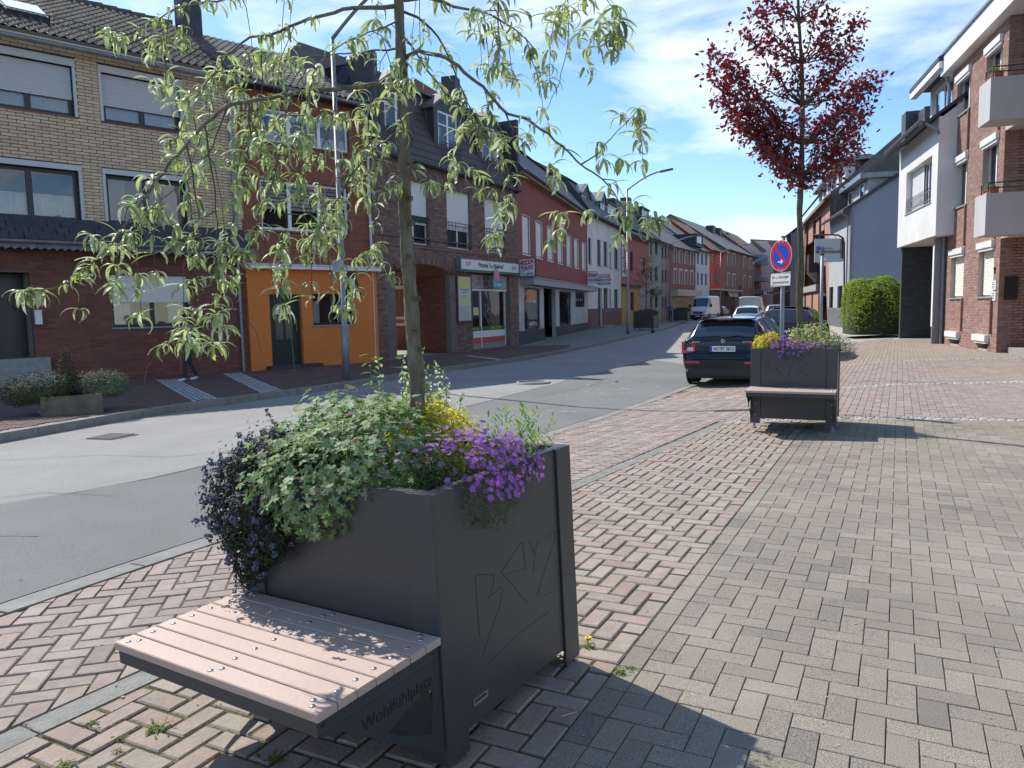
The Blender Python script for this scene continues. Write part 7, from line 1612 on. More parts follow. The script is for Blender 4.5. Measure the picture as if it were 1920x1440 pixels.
for x in (1505.5,1530):
    u=FR4.px(x,500)[0]; mb=MB(); mb.fb(FR4,u-.9,u+.9,vo0,vo1,.01,.6); o_=obj('oriel_window',mb,M_BRF,K4); mb=MB(); mb.fb(FR4,u-.75,u-.05,vo0+.15,vo1-.15,.601,.61); mb.fb(FR4,u+.05,u+.75,vo0+.15,vo1-.15,.601,.61); obj('pane',mb,MATS['dim_glass'],o_); mb=MB(); mb.prism([FR4.P(u-.9,vo0-.002,.01),FR4.P(u-.9,vo0-.002,.6),FR4.P(u-.9,vo0-.7,.01)],FR4.d*1.8); obj('oriel_base',mb,M_STONE,o_)
vf0,vf1=FR4.px(1520,548)[1],FR4.px(1520,536)[1]
t=signbox('shop_sign','pale shop fascia sign on the salmon brick house','' or FR4,(FR4.px(1503,540)[0],FR4.px(1535,540)[0],vf0,vf1),.01,.2,mat('fascia_grey',(.38,.38,.37),.5),M_ZINC)
FG4=Frame((0,0),(1,0)); FG4.o=FR4.P(LS,0,0); FG4.d=-FR4.n.copy(); FG4.n=FR4.d.copy(); FG4.L=12
g1=FG4.px(1597,333); g2_=FG4.px(1687,255); sl=(g2_[1]-g1[1])/(g2_[0]-g1[0]); e0_=g1[1]-sl*g1[0]; wr_=g2_[0]+.6; print('gable4',g1,g2_,sl,e0_)
plate('block_gable',FG4,[(.001,-.4),(2*wr_,-.4),(2*wr_,e0_),(wr_,e0_+sl*wr_),(.001,e0_)],[],-.25,.25,M_BLOCK,K4)
bk=MB(); bk.box((0,0,0),(.24,0,0),(0,.115,0),(0,0,.012)); Ms=[]; MG=mframe(FG4.d,FG4.n).to_4x4(); v=ve-2
while v<e0_+sl*wr_:
    u=.3+(.25 if int(v/.25)%2 else 0)
    while u<wr_+.5:
        if v+.13<e0_+sl*min(u-.25,2*wr_-u-.25): Ms.append(Matrix.Translation(FG4.P(u,v,.002))@MG)
        u+=.5
    v+=.25
pieces('concrete_block','concrete_blocks',bk,Ms,K4,mat('gable_block',(.2,.19,.16),.9,ramp=[(.17,.165,.14),(.21,.20,.17),(.14,.135,.115),(.24,.23,.20)],rand=.15,var=.8,scale=4),120)
mb=MB()
for a in (-.45,2*wr_+.45): mb.prism([FG4.P(a,e0_-sl*.45,.05),FG4.P(a,e0_-sl*.45+.2,.05),FG4.P(wr_,e0_+sl*wr_+.2,.05),FG4.P(wr_,e0_+sl*wr_,.05)],-FG4.n*(LS+.1))
obj('roof',mb,M_TILEF,K4)
q=FG4.px(1626,295); mb=MB(); mb.fb(FG4,q[0]-.5,q[0]+.5,q[1]-1.5,FG4.px(1626,281)[1],-2.5,-1.5); obj('chimney',mb,mat('dark_brick_chimney',(.10,.055,.05),.9),K4)
gutter(FR4,0,LS,ve-.05,.5,parent=K4,m=M_LEADDK); mb=MB(); mb.fb(FR4,1,LS-1.5,ve+.4,ve+2.1,-3.4,-1.1); d_=obj('dormer',mb,M_WREND,K4); mb=MB(); mb.fb(FR4,.6,LS-1.1,ve+2.102,ve+2.35,-3.6,-.6); obj('dormer_roof',mb,M_ZINC,d_)
for k in range(5): window(K4,FR4,(2+k*3,3.4+k*3,ve+.7,ve+1.9),w=-1.04,split=(.5,),fm=M_BRF,dark=False,lite=True)
mb=MB(); mb.fb(FR4,0,.2,-.4,ve,-2*wr_,-.25); mb.fb(FR4,0,LS,-.4,ve,-2*wr_,-2*wr_+.2); obj('rear_walls',mb,M_SALM,K4)
F5r=Frame((35,93),(27.0,72.5),z0=0.); K5=simple_house('plain grey rendered house just beyond the salmon brick one','' or F5r,0,F5r.L,8.3,M_GRYR,[(2+3.2*i,3.3+3.2*i,v,v+1.5) for i in range(6) for v in (1.2,5.2)],M_PVC,M_LEADDK,depth=9)
mb=MB(); mb.prism([F5r.P(F5r.L-7,3.1,.05),F5r.P(F5r.L-7,2.7,2.0),F5r.P(F5r.L-7,2.55,2.0),F5r.P(F5r.L-7,2.9,.05)],F5r.d*6.5); obj('shop_canopy',mb,M_LEADDK,K5)
F6r=Frame((60,147),(36,96),z0=0.); K6=simple_house('long brown brick house row on the right far down the street',F6r,0,F6r.L,8.5,M_B12,[(2+4*i,3.5+4*i,v,v+1.6) for i in range(12) for v in (1.2,5.2)],M_PVC,M_TILEF,depth=10)
# ---- hedge
hb=ground(1640,633); hc=Vector((hb.x+.35,hb.y+1.0,0)); hg=thing('hedge','big rounded light green hedge between the blue-grey house and the white house','hedge',hc)
Ms=[]
hs=FR1.d
def hsurf(a,b):
    # superellipsoid
    th=a*2*math.pi; ph=b*math.pi/2; e=.48; f=lambda v:math.copysign(abs(v)**e,v)
    return Vector((f(math.cos(th))*f(math.cos(ph))*1.2,f(math.sin(th))*f(math.cos(ph))*1.75,.1+f(math.sin(ph))*2.35))
hyaw=Matrix.Rotation(math.atan2(FR1.n.y,FR1.n.x),3,'Z')
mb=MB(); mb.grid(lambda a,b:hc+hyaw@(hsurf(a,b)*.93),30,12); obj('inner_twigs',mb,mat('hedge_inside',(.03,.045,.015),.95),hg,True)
for _ in range(14000):
    a,b=random.random(),random.random()**.8*.98; p=hsurf(a,b); q=hsurf(a+.01,b)-p; r=hsurf(a,min(1,b+.01))-p; n=q.cross(r); n=n.normalized() if n.length>1e-9 else Vector((0,0,1))
    if b>.96: n=Vector((0,0,1))
    k=1+.03*math.sin(p.x*5+p.z*4)+.025*math.sin(p.y*6+2*p.z)+random.gauss(0,.018)
    Ms.append(orient(hc+hyaw@(p*k),(hyaw@(n+rdir()*.7)).normalized(),scale=random.uniform(.6,1.4)))
pieces('leaf','foliage',lance(.085,.05,.4,2),Ms,hg,leafmat('hedge_leaf',(.22,.30,.035),(.25,.33,.08),.35,.2,ramp=[(.27,.33,.045),(.18,.25,.035),(.33,.38,.07)]),0)
# ------------------------------------------------------------------ vehicles
def paint(name,col,rough=.25,metal=.0):
    m=mat(name,col,rough,metal=metal,spec=.3,coat=.6); return m
M_TYRE=mat('tyre_rubber',(.018,.018,.019),.8); M_RIM=mat('alloy_rim',(.30,.31,.33),.35,metal=.8); M_CGL=mat('car_glass',(.022,.028,.030),.04,spec=1.0,coat=.6); M_TRIM=mat('black_trim',(.014,.014,.015),.5)
M_RLAMP=mat('red_lamp',(.50,.012,.014),.15,spec=.8,coat=1.); M_CLAMP=mat('clear_lamp',(.60,.60,.62),.12,spec=.8,coat=1.); M_CHROME=mat('chrome',(.6,.6,.62),.12,metal=1.); M_PLATE=mat('number_plate_white',(.75,.76,.77),.4); M_EUB=mat('plate_blue',(.01,.06,.35),.4)
class Car:
    def __init__(s,p): s.p=p; s.L=p['L']
    def v(s,k,x): xs,ys=zip(*s.p[k]); return float(np.interp(x,xs,ys))
    def sec(s,x,t):
        """t 0..1 from the sill up one side to the roof centre line"""
        W=s.v('w',x); zb=s.v('zb',x); zt=s.v('zt',x); belt=min(s.p['belt'],zt-.03); wr=s.v('wr',x)
        q=[(W*.90,zb),(W*.985,zb+(belt-zb)*.18),(W,zb+(belt-zb)*.5),(W*.985,zb+(belt-zb)*.82),(W*.95,belt),(wr+(W*.95-wr)*.45,belt+(zt-belt)*.55),(wr,zt-(zt-belt)*.10-.0),(wr*.82,zt-.012*(zt>belt)),(wr*.45,zt+.008),(0,zt+.014)]
        f=t*(len(q)-1); i=min(int(f),len(q)-2); f-=i
        return Vector((x,q[i][0]+(q[i+1][0]-q[i][0])*f,q[i][1]+(q[i+1][1]-q[i][1])*f))
def build_car(name,label,cat,pos,az,p,col,plate=None,group=None,detail=True,wagon=True,rails=False,front_view=False):
    c=Car(p); h=Vector((math.sin(rad(az)),math.cos(rad(az)),0)); lf=Vector((-h.y,h.x,0)); z0=gz(pos[0],pos[1]); 
    e=1.; zf=gz(pos[0]+h.x*c.L,pos[1]+h.y*c.L); up=Vector((0,0,1)); h3=(h*c.L+Vector((0,0,zf-z0))).normalized(); up=lf.cross(h3)*-1; up=h3.cross(lf)
    O=Vector((pos[0],pos[1],z0)); T=lambda q:O+h3*q[0]+lf*q[1]+up*q[2]
    root=thing(name,label,cat,T((c.L/2,0,0)),group)
    xs=sorted(set([x for x,_ in p['zt']]+[x for x,_ in p['w']]+list(np.linspace(0,c.L,46)))); nt=9*3
    body_=MB()
    n=len(xs)
    for x in xs:
        for k in range(-nt,nt+1):
            q=c.sec(x,1-abs(k)/nt); body_.v.append(tuple(T((q.x,q.y*(1 if k<0 else -1),q.z))))
    m=2*nt+1
    for i in range(n-1):
        for k in range(m-1): body_.f.append((i*m+k,i*m+k+1,(i+1)*m+k+1,(i+1)*m+k)); body_.mi.append(0)
    for i in (0,n-1): body_.f.append(tuple(range(i*m,i*m+m))[::(1 if i else -1)]); body_.mi.append(0)
    body_.f.append(tuple([i*m for i in range(n)]+[i*m+m-1 for i in range(n-1,-1,-1)])); body_.mi.append(0)
    bo=obj('body',body_,col,root); 
    bo.data.polygons.foreach_set('use_smooth',[True]*len(bo.data.polygons)); md=None
    for poly in bo.data.polygons:
        if len(poly.vertices)>6: poly.use_smooth=False
    def patch(nm,x0,x1,t0,t1,m_,off=.006,side=(1,-1),parent=None,nx=10,nt_=6,sh=None):
        for s in side:
            mb=MB()
            def fn(a,b):
                t=t0+(t1-t0)*b; aa,bb=(x0,x1) if sh is None else sh(b); x=aa+(bb-aa)*a
                q=c.sec(x,t); q2=c.sec(x,min(1,t+.02)); q3=c.sec(min(c.L,x+.02),t); nn=(q3-q).cross(q2-q); 
                nn=nn.normalized() if nn.length>1e-9 else Vector((0,1,0))
                if nn.y<0 and abs(nn.y)>.02: nn=-nn
                if abs(nn.y)<=.02 and nn.z<0: nn=-nn
                q=q+nn*off; return T((q.x,q.y*s,q.z))
            mb.grid(fn,nx,nt_); obj(nm,mb,m_,parent or root,True)
    ts=[k/9 for k in range(10)]
    a,b=p['side_glass']
    for (x0,x1) in p['side_panes']:
        def sh(bf,x0=x0,x1=x1):
            lo=max(x0,a+(bf)*p.get('rake_r',.15)); hi=min(x1,b-(bf)*p.get('rake_f',.55)); return (lo,max(lo+.05,hi))
        patch('side_window',x0,x1,ts[4]+.02,ts[6]-.015,M_CGL,.007,sh=sh)
    # rear and front screens, full width
    def screen(nm,x0,x1,tt,m_=M_CGL,off=.008):
        mb=MB()
        def fn(aa,bb):
            x=x0+(x1-x0)*bb; t=tt+(1-tt)*(1-abs(2*aa-1)); q=c.sec(x,t); dx=(c.sec(min(c.L,x+.03),t)-c.sec(max(0,x-.03),t)); nn=Vector((-dx.z,0,dx.x)); nn=nn.normalized()*(1 if dx.x*1>=0 else -1)
            if nn.z<0: nn=-nn
            q=q+nn*off; return T((q.x,q.y*(1 if aa<.5 else -1),q.z))
        mb.grid(fn,14,10); obj(nm,mb,m_,root,True)
    screen('rear_window',*p['rear'],ts[6]+.02); screen('windscreen',*p['front'],ts[6]+.02)
    # wheels
    for x in p['axles']:
        for s in(1,-1):
            y=s*(p['hw']-.11); r=p['wr_']; wm=MB(); wm.tube([T((x,y-.10,r)),T((x,y-.085,r)),T((x,y+.085,r)),T((x,y+.10,r))],[r*.93,r,r,r*.93],24); w_=obj('wheel',wm,M_TYRE,root,True)
            rm=MB(); rm.disc(T((x,y+s*.098,r)),lf,r*.66,.012,20); 
            rr=obj('rim',rm,M_RIM if detail else M_RIM,w_)
            if detail:
                sp=MB()
                for k in range(5):
                    a_=k*1.2566; sp.box(T((x+math.cos(a_+.63)*r*.40,y+s*.105,r+math.sin(a_+.63)*r*.40)),h3*.03,lf*.004,up*.03)
                obj('rim_opening',sp,M_TRIM,w_)
            # arch
            am=MB(); am.disc(T((x,s*(p['hw']-.0),r)),lf,r*1.13,.03,24); obj('wheel_arch',am,M_TRIM,root)
    um=MB(); um.box(T((c.L/2,0,.24)),h3*(c.L/2-.25),lf*(p['hw']-.12),up*.08); obj('underbody',um,M_TRIM,root)
    def bx(nm,x,y0,y1,z0_,z1,dx,m_,parent=root): mb=MB(); mb.box(T((x,(y0+y1)/2,(z0_+z1)/2)),h3*dx,lf*abs(y1-y0)/2,up*(z1-z0_)/2); return obj(nm,mb,m_,parent)
    # rear details
    xr=p['xr']; hw=p['hw']
    if not front_view:
        for s in(1,-1):
            lm=MB(); y1,y0=s*(hw-.035),s*(hw-.33); zl,zh=p['lamp']
            lm.prism([T((xr-.004,y0,zl+.04)),T((xr-.004,y0,zh-.02)),T((xr+.01,y1-s*.02,zh)),T((xr+.10,y1+s*.022,zh-.01)),T((xr+.28,y1+s*.046,zh-.03)),T((xr+.20,y1+s*.046,zl+.05)),T((xr+.03,y1+s*.010,zl))] if s>0 else [T((xr-.004,y0,zl+.04)),T((xr-.004,y0,zh-.02)),T((xr+.01,y1-s*.02,zh)),T((xr+.10,y1+s*.022,zh-.01)),T((xr+.28,y1+s*.046,zh-.03)),T((xr+.20,y1+s*.046,zl+.05)),T((xr+.03,y1+s*.010,zl))][::-1],-h3*.028)
            l_=obj('rear_lamp',lm,M_RLAMP,root)
            bx('reversing_lamp',xr-.034,s*(hw-.17),s*(hw-.29),zl+.06,zl+.13,.006,M_CLAMP,l_)
            bx('reflector',p['xb']-.012,s*(hw-.10),s*(hw-.44),p['bz']-.06,p['bz']-.02,.012,M_RLAMP)
        bx('number_plate',xr-.022,-.26,.26,p['pz'],p['pz']+.115,.006,M_PLATE if True else None)
        if plate:
            F=LF(T((xr-.0285,0,p['pz']+.0575)),-lf,up,-h3)
            obj('lettering',text_mb(plate,.098,F,.025,0,0,.002,bold=.003,sx=.86),M_TRIM,root)
            mb=MB(); mb.box(F.P(-.237,0,.0006),F.d*.022,F.up*.055,F.n*.0008); obj('plate_band',mb,M_EUB,root)
        bx('bumper_lower',p['xb']+.03,-hw+.22,hw-.22,.24,.40,.05,M_TRIM)
    else:
        F=LF(T((c.L+.0,0,0)),lf,up,h3)
    root['L']=c.L; del root['L']
    return root,T,c,bx,(h3,lf,up),patch
OCT=dict(L=4.66,belt=.98,hw=.905,w=[(0,.70),(.06,.80),(.2,.875),(.6,.90),(3.9,.90),(4.35,.84),(4.6,.66),(4.66,.55)],wr=[(0,.60),(.1,.66),(.5,.60),(1.6,.585),(2.7,.58),(3.5,.66),(4.66,.55)],
 zb=[(0,.36),(.3,.26),(4.2,.22),(4.66,.30)],zt=[(0,.56),(.05,.64),(.075,.66),(.11,.98),(.16,1.04),(.30,1.22),(.47,1.395),(.55,1.425),(1.3,1.462),(2.4,1.455),(2.75,1.42),(3.62,1.02),(3.75,.985),(4.45,.84),(4.62,.66),(4.66,.58)],
 side_glass=(.30,3.45),side_panes=((.42,1.18),(1.25,2.02),(2.10,3.35)),rear=(.17,.455),front=(2.80,3.58),axles=(.98,3.66),wr_=.325,xr=.085,xb=.0,bz=.56,lamp=(.70,.95),pz=.745,rake_f=.75,rake_r=.25)
hd=27.7; hv=Vector((math.sin(rad(hd)),math.cos(rad(hd)),0)); rv=Vector((hv.y,-hv.x,0))
tg=ground(1300,718); rc=Vector((tg.x,tg.y,0))-hv*.98+rv*.84
M_BCAR=paint('black_car_paint',(.006,.007,.009),.16)
car1,T_,c_,bx,(h3,lf,up),patch=build_car('estate_car','black estate car parked at the kerb with its rear and number plate facing the camera','car',(rc.x,rc.y),hd,OCT,M_BCAR,plate='AC·SY 2612')
for s in(1,-1):
    mb=MB(); mb.tube([T_((.62,s*.56,1.43)),T_((.75,s*.575,1.475)),T_((1.2,s*.58,1.505)),T_((2.3,s*.575,1.50)),T_((2.6,s*.57,1.45))],.014,6); obj('roof_rail',mb,M_TRIM,car1,True)
    mb=MB(); mb.ball((0,0,0),1,10); mb.v=[tuple(T_((3.15+v[0]*.09,s*(.98+v[1]*.11),1.03+v[2]*.075))) for v in mb.v]; obj('door_mirror',mb,M_BCAR,car1,True)
mb=MB(); mb.box(T_((.42,0,1.418)),h3*.10,lf*.58,up*.014); obj('spoiler',mb,M_BCAR,car1)
mb=MB(); mb.box(T_((.318,0,1.408)),h3*.004,lf*.16,up*.008); obj('brake_light',mb,M_RLAMP,car1)
mb=MB(); mb.tube([T_((.135,.02,1.045)),T_((.10,.0,1.055)),T_((.20,-.38,1.09))],.011,5); mb.ball(T_((.125,.02,1.04)),.028,8); obj('rear_wiper',mb,M_TRIM,car1)
mb=MB(); mb.disc(T_((.098,0,.965)),h3,.042,.014,20); bd=obj('badge',mb,M_CHROME,car1); mb=MB(); mb.disc(T_((.090,0,.965)),h3,.030,.004,20); obj('badge_centre',mb,mat('badge_green',(.05,.12,.08),.4),bd)
mb=MB(); mb.box(T_((.089,0,.956)),h3*.002,lf*.004,up*.018); mb.box(T_((.089,.010,.968)),h3*.002,lf*.008,up*.003); mb.box(T_((.089,.008,.976)),h3*.002,lf*.009,up*.003); obj('badge_arrow',mb,M_CHROME,bd)
F=LF(T_((.080,0,0)),-lf,up,-h3); obj('lettering',text_mb('OCTAVIA',.042,F,.50,.945,.006,.003,bold=.001,sx=1.1),M_CHROME,car1); obj('lettering',text_mb('ŠKODA',.045,F,-.56,.945,.006,.003,bold=.001,sx=1.1),M_CHROME,car1)
mb=MB(); mb.tube([T_((1.0,0,1.46)),T_((.93,0,1.52)),T_((.90,0,1.62))],[.022,.010,.004],6); obj('aerial',mb,M_TRIM,car1)
mb=MB(); mb.box(T_((.07,0,.715)),h3*.004,lf*.36,up*.006); obj('handle_strip',mb,M_TRIM,car1)
mb=MB(); mb.box(T_((-.004,0,.60)),h3*.014,lf*.66,up*.006); obj('bumper_edge',mb,M_TRIM,car1)
def kcar(base,**k): d=dict(base); d.update(k); return d
def raise_(pts,f): return [(x,z*f) for x,z in pts]
SUV=kcar(OCT,L=4.5,belt=1.06,zt=[(0,.62),(.05,.70),(.08,.72),(.12,1.05),(.2,1.12),(.36,1.34),(.50,1.50),(.6,1.545),(1.3,1.60),(2.4,1.58),(2.8,1.53),(3.5,1.13),(3.7,1.08),(4.3,.95),(4.47,.72),(4.5,.62)],lamp=(.86,1.08),pz=.84,front=(2.82,3.46),rear=(.22,.48),axles=(.9,3.5),wr_=.35,side_panes=((.42,1.1),(1.17,1.95),(2.02,3.2)),side_glass=(.3,3.3))
p2=rc+hv*6.4+rv*.35
s2,T2_,*_r=build_car('parked_suv','dark grey sport utility vehicle parked directly ahead of the black estate car','car',(p2.x,p2.y),hd,SUV,paint('red_reflection_paint',(.030,.010,.014),.2),detail=True)  # reddish tint puts red reflections into the dark grey paint
mb=MB(); mb.grid(lambda a,b:T2_((.75+1.9*a,-.56+1.12*b,1.60+.016*math.sin(3.14*b)+.01*math.sin(3.14*a))),6,8); obj('roof_reflection',mb,mat('white_reflection_paint',(.42,.44,.47),.3,metal=.4,coat=1.),s2)  # pale panel painted as a white reflection on the dark roof
HATCH=kcar(OCT,L=4.1,belt=.96,zt=[(0,.56),(.05,.64),(.075,.66),(.11,.98),(.16,1.04),(.32,1.26),(.47,1.41),(.55,1.44),(1.3,1.48),(2.2,1.46),(2.5,1.42),(3.2,1.02),(3.35,.985),(3.95,.84),(4.07,.66),(4.1,.58)],w=[(0,.70),(.06,.80),(.2,.86),(.6,.88),(3.4,.88),(3.85,.82),(4.05,.66),(4.1,.55)],zb=[(0,.36),(.3,.26),(3.8,.22),(4.1,.30)],wr=[(0,.60),(.1,.66),(.5,.60),(1.6,.585),(2.7,.58),(3.2,.66),(4.1,.55)],front=(2.55,3.15),axles=(.8,3.3),side_panes=((.42,1.0),(1.07,1.75),(1.82,2.95)),side_glass=(.3,3.05),hw=.885)
build_car('hatchback','small black hatchback driving away in the road, far beyond the white van','car',(24.6,90),29,HATCH,M_BCAR,detail=False,group='distant cars')
build_car('hatchback','white hatchback parked ahead of the dark sport utility vehicle','car',(14.0,44.5),23,HATCH,paint('white_car_paint',(.62,.64,.66),.3),detail=False,group='distant cars')
build_car('hatchback','light blue hatchback parked ahead of the white hatchback','car',(16.2,51.5),22,HATCH,paint('light_blue_paint',(.16,.30,.42),.3),detail=False,group='distant cars')
build_car('hatchback','pale green hatchback parked far down the right kerb','car',(26.3,75),25,HATCH,paint('pale_green_paint',(.45,.50,.40),.3),detail=False,group='distant cars')
build_car('hatchback','silver hatchback parked far down the right kerb behind the sign post','car',(22.6,64),24,HATCH,paint('silver_paint',(.50,.52,.54),.3,.5),detail=False,group='distant cars')
# vans
VAN=dict(L=5.9,belt=1.35,hw=.99,w=[(0,.95),(.1,.97),(4.6,.98),(5.3,.94),(5.8,.80),(5.9,.70)],wr=[(0,.88),(4.2,.86),(5.0,.80),(5.9,.6)],zb=[(0,.40),(.4,.30),(5.5,.26),(5.9,.32)],zt=[(0,2.55),(.1,2.60),(3.6,2.62),(4.2,2.56),(4.45,2.35),(5.05,1.45),(5.2,1.32),(5.75,1.10),(5.87,.85),(5.9,.75)],
 side_glass=(4.0,5.1),side_panes=((3.75,4.75),),rear=(0.0,.01),front=(4.45,5.05),axles=(1.0,4.85),wr_=.35,xr=.0,xb=0,bz=.5,lamp=(1.0,1.3),pz=.8,rake_f=.3,rake_r=0)
def van_front(T,h3,lf,up,root):
    L=5.9
    mb=MB(); mb.box(T((5.905,0,.80)),h3*.02,lf*.50,up*.12); g=obj('grille',mb,M_TRIM,root)
    for k in (-1,0,1): mb=MB(); mb.box(T((5.928,0,.80+.07*k)),h3*.004,lf*.46,up*.012); obj('grille_bar',mb,M_RIM,g)
    mb=MB(); mb.disc(T((5.93,0,.84)),h3,.10,.01,16); obj('badge',mb,M_CHROME,root)
    mb=MB(); mb.box(T((5.91,0,.42)),h3*.03,lf*.74,up*.15); obj('front_bumper',mb,M_TRIM,root); mb=MB(); mb.box(T((5.945,0,.42)),h3*.004,lf*.26,up*.055); obj('number_plate',mb,M_PLATE,root)
    for s in(1,-1):
        mb=MB(); mb.prism([T((5.86,s*.55,.72)),T((5.86,s*.55,.95)),T((5.70,s*.86,1.12)),T((5.66,s*.90,.84))][::s],h3*.05); obj('headlight',mb,M_CLAMP,root)
        mb=MB(); mb.box(T((4.95,s*1.16,1.55)),h3*.06,lf*.10,up*.17); obj('wing_mirror',mb,M_TRIM,root)
vd=Vector((math.sin(rad(29)),math.cos(rad(29)),0)); vf=Vector((20.15,80.6,0))
vr_,Tv,cv,_,(a1_,a2_,a3_),_=build_car('delivery_van','white high-roofed delivery van parked on the left facing the camera','van',((vf+vd*5.9).x,(vf+vd*5.9).y),29+180,VAN,paint('white_van_paint',(.66,.68,.70),.3),detail=False,front_view=True)
van_front(Tv,a1_,a2_,a3_,vr_)
BOX=kcar(VAN,zt=[(0,2.30),(.08,2.40),(3.6,2.42),(4.2,2.36),(4.45,2.2),(5.05,1.45),(5.2,1.32),(5.75,1.10),(5.87,.85),(5.9,.75)])
build_car('box_van','white van with closed rear doors parked on the right far down the street','van',(25.0,79),27,BOX,paint('cream_van_paint',(.60,.61,.60),.4),detail=False)
# ------------------------------------------------------------------ street lamps
def lamp(x,y,H,az,reach,label,r0=.085,r1=.05,z=None,boxes=False):
    b=Vector((x,y,gz(x,y)+.12 if z is None else z)); t=thing('street_lamp',label,'street lamp',b,'street lamps'); d=Vector((math.sin(rad(az)),math.cos(rad(az)),0))
    mb=MB(); P=[b,b+Vector((0,0,1.3)),b+Vector((0,0,1.32)),b+Vector((0,0,H*.9))]; mb.tube(P,[r0,r0,r0*.72,r1],12); obj('pole',mb,M_GALV,t,True)
    mb=MB(); Q=[b+Vector((0,0,H*.9))+d*(reach*.92*s)+Vector((0,0,H*.10*math.sin(s*1.45))) for s in np.linspace(0,1,9)]; mb.tube(Q,[r1*.9]*8+[r1*.6],8); obj('arm',mb,M_GALV,t,True)
    e=Q[-1]; dd=(Q[-1]-Q[-2]).normalized(); sd=Vector((-d.y,d.x,0)); u_=dd.cross(sd); mb=MB(); mb.box(e+dd*.32,dd*.36,sd*.11,u_*.045); hd_=obj('lamp_head',mb,mat('lamp_grey',(.10,.11,.12),.5),t); mb=MB(); mb.box(e+dd*.34-u_*.048,dd*.26,sd*.08,u_*.006); obj('lamp_glass',mb,M_CURT,hd_)
    if boxes: mb=MB(); mb.tube([b+Vector((0,0,.9)),b+Vector((0,0,1.0))],r0*1.02,10); obj('door_band',mb,M_ZINC,t)
    return t,b,d
g=ground(650,710,.12); _,lb_,_d=lamp(g.x,g.y,9.0,118,1.9,'tall grey street lamp in front of the orange house, nearest of the lamps',r0=.095,boxes=True)
mb=MB(); c=lb_+Vector((0,0,2.75)); mb.box(c+Vector((-.06,-.14,0)),(.13,.03,0),(-.012,.06,0),(0,0,.15)); tag(obj('junction_box',mb,M_ZINC),'small grey junction box strapped to the nearest street lamp','junction box')
g=ground(1177.5,626,.12); lamp(g.x,g.y,8.9,105,2.0,'second nearest street lamp, beside the dark planter with the sparse tree')
g=ground(1259,603,.12); lamp(15.6,74.5,8.2,110,3.0,'street lamp by the far street planter and the white van, third from the camera',r0=.1)
lamp(27.0,96.5,9.0,110,3.2,'street lamp before the bright red house, fourth from the camera',r0=.1)
lamp(38.5,119,9.0,110,3.2,'farthest street lamp before the balcony building',r0=.1)
# ------------------------------------------------------------------ signs on poles
P0=Vector((3.83,10.62,gz(3.83,10.62))); r=ray(1467,560); P0=Vector((r.x/r.y*10.6,10.6,0)); P0.z=gz(P0.x,P0.y)
t=thing('no_stopping_sign','round red and blue no-stopping sign with white arrow and a white text plate below','traffic sign',P0)
r=ray(1467,442); ztop=CAM_H+r.z/r.y*10.6
mb=MB(); mb.tube([P0,Vector((P0.x,P0.y,ztop-.02))],.030,12); obj('pole',mb,M_GALV,t,True); mb=MB(); mb.disc(Vector((P0.x,P0.y,ztop-.015)),(0,0,1),.033,.02,12); obj('cap',mb,M_BLACK,t)
n=Vector((math.sin(rad(249)),math.cos(rad(249)),0)); dd=Vector((-n.y,n.x,0)); dd=dd if dd.x*1>0 else -dd
FS=LF(P0+n*.036,dd,(0,0,1),n); rc_=ray(1466,469); zc=CAM_H+rc_.z/rc_.y*10.55
def disc_(F,u,v,r_,w,d_,m_,name,par,n_=40):
    mb=MB(); mb.prism([F.P(u+math.cos(k*2*math.pi/n_)*r_,v+math.sin(k*2*math.pi/n_)*r_,w) for k in range(n_)],F.n*d_); return obj(name,mb,m_,par)
zb=zc; M_TRED=mat('traffic_red',(.62,.015,.03),.4); M_TBLU=mat('traffic_blue',(.01,.075,.50),.4); M_TW=mat('traffic_white',(.72,.73,.73),.4)
RS=.218
sg=disc_(FS,0,zb,RS,0,.003,M_TW,'sign_disc',t); disc_(FS,0,zb,RS*.965,.0032,.001,M_TRED,'red_ring',sg); disc_(FS,0,zb,RS*.74,.0044,.001,M_TBLU,'blue_field',sg)
mb=MB(); a_=rad(-45); q=RS*.76; c_,s_=math.cos(a_),math.sin(a_); k=.022; mb.prism([FS.P(x*c_-y*s_,zb+x*s_+y*c_,.0056) for x,y in((-q,-k),(q,-k),(q,k),(-q,k))],FS.n*.001); obj('red_bar',mb,M_TRED,sg)
mb=MB(); ax,az_=-.0,-.085; mb.prism([FS.P(ax+x,zb+az_+z_,.0068) for x,z_ in((-.055,-.010),(.012,-.010),(.004,-.034),(.02,-.034),(.052,0),(.02,.034),(.004,.034),(.012,.010),(-.055,.010))],FS.n*.001); obj('white_arrow',mb,M_TW,sg)
for vv in (RS*.87,-RS*.87):
    mb=MB()
    for u in (-.035,.035): mb.prism([FS.P(u+x,zb+vv+z_,.0044) for x,z_ in((-.014,-.004),(.010,-.004),(.014,.005),(-.010,.005))],FS.n*.001)
    obj('ring_mark',mb,M_TW,sg)
r5=ray(1466,501); v1=CAM_H+r5.z/r5.y*10.55; r6=ray(1466,527); v0=CAM_H+r6.z/r6.y*10.55
mb=MB(); mb.prism(rounded_pts:=[FS.P(u,v,0) for u,v in rounded([(-.21,v0),(.21,v0),(.21,v1),(-.21,v1)],.02)],FS.n*.003); pt=obj('text_plate',mb,M_BLACK,t); mb=MB(); mb.prism([FS.P(u,v,.0032) for u,v in rounded([(-.202,v0+.008),(.202,v0+.008),(.202,v1-.008),(-.202,v1-.008)],.016)],FS.n*.001); obj('plate_face',mb,M_TW,pt)
hh=v1-v0; obj('lettering',text_mb('Ein- u. Aussteigen',.060,FS,0,v0+hh*.68,.0044,.001,sx=.78),M_BLACK,pt); obj('lettering',text_mb('Seniorenzentrum',.060,FS,0,v0+hh*.30,.0044,.001,sx=.80),M_BLACK,pt)
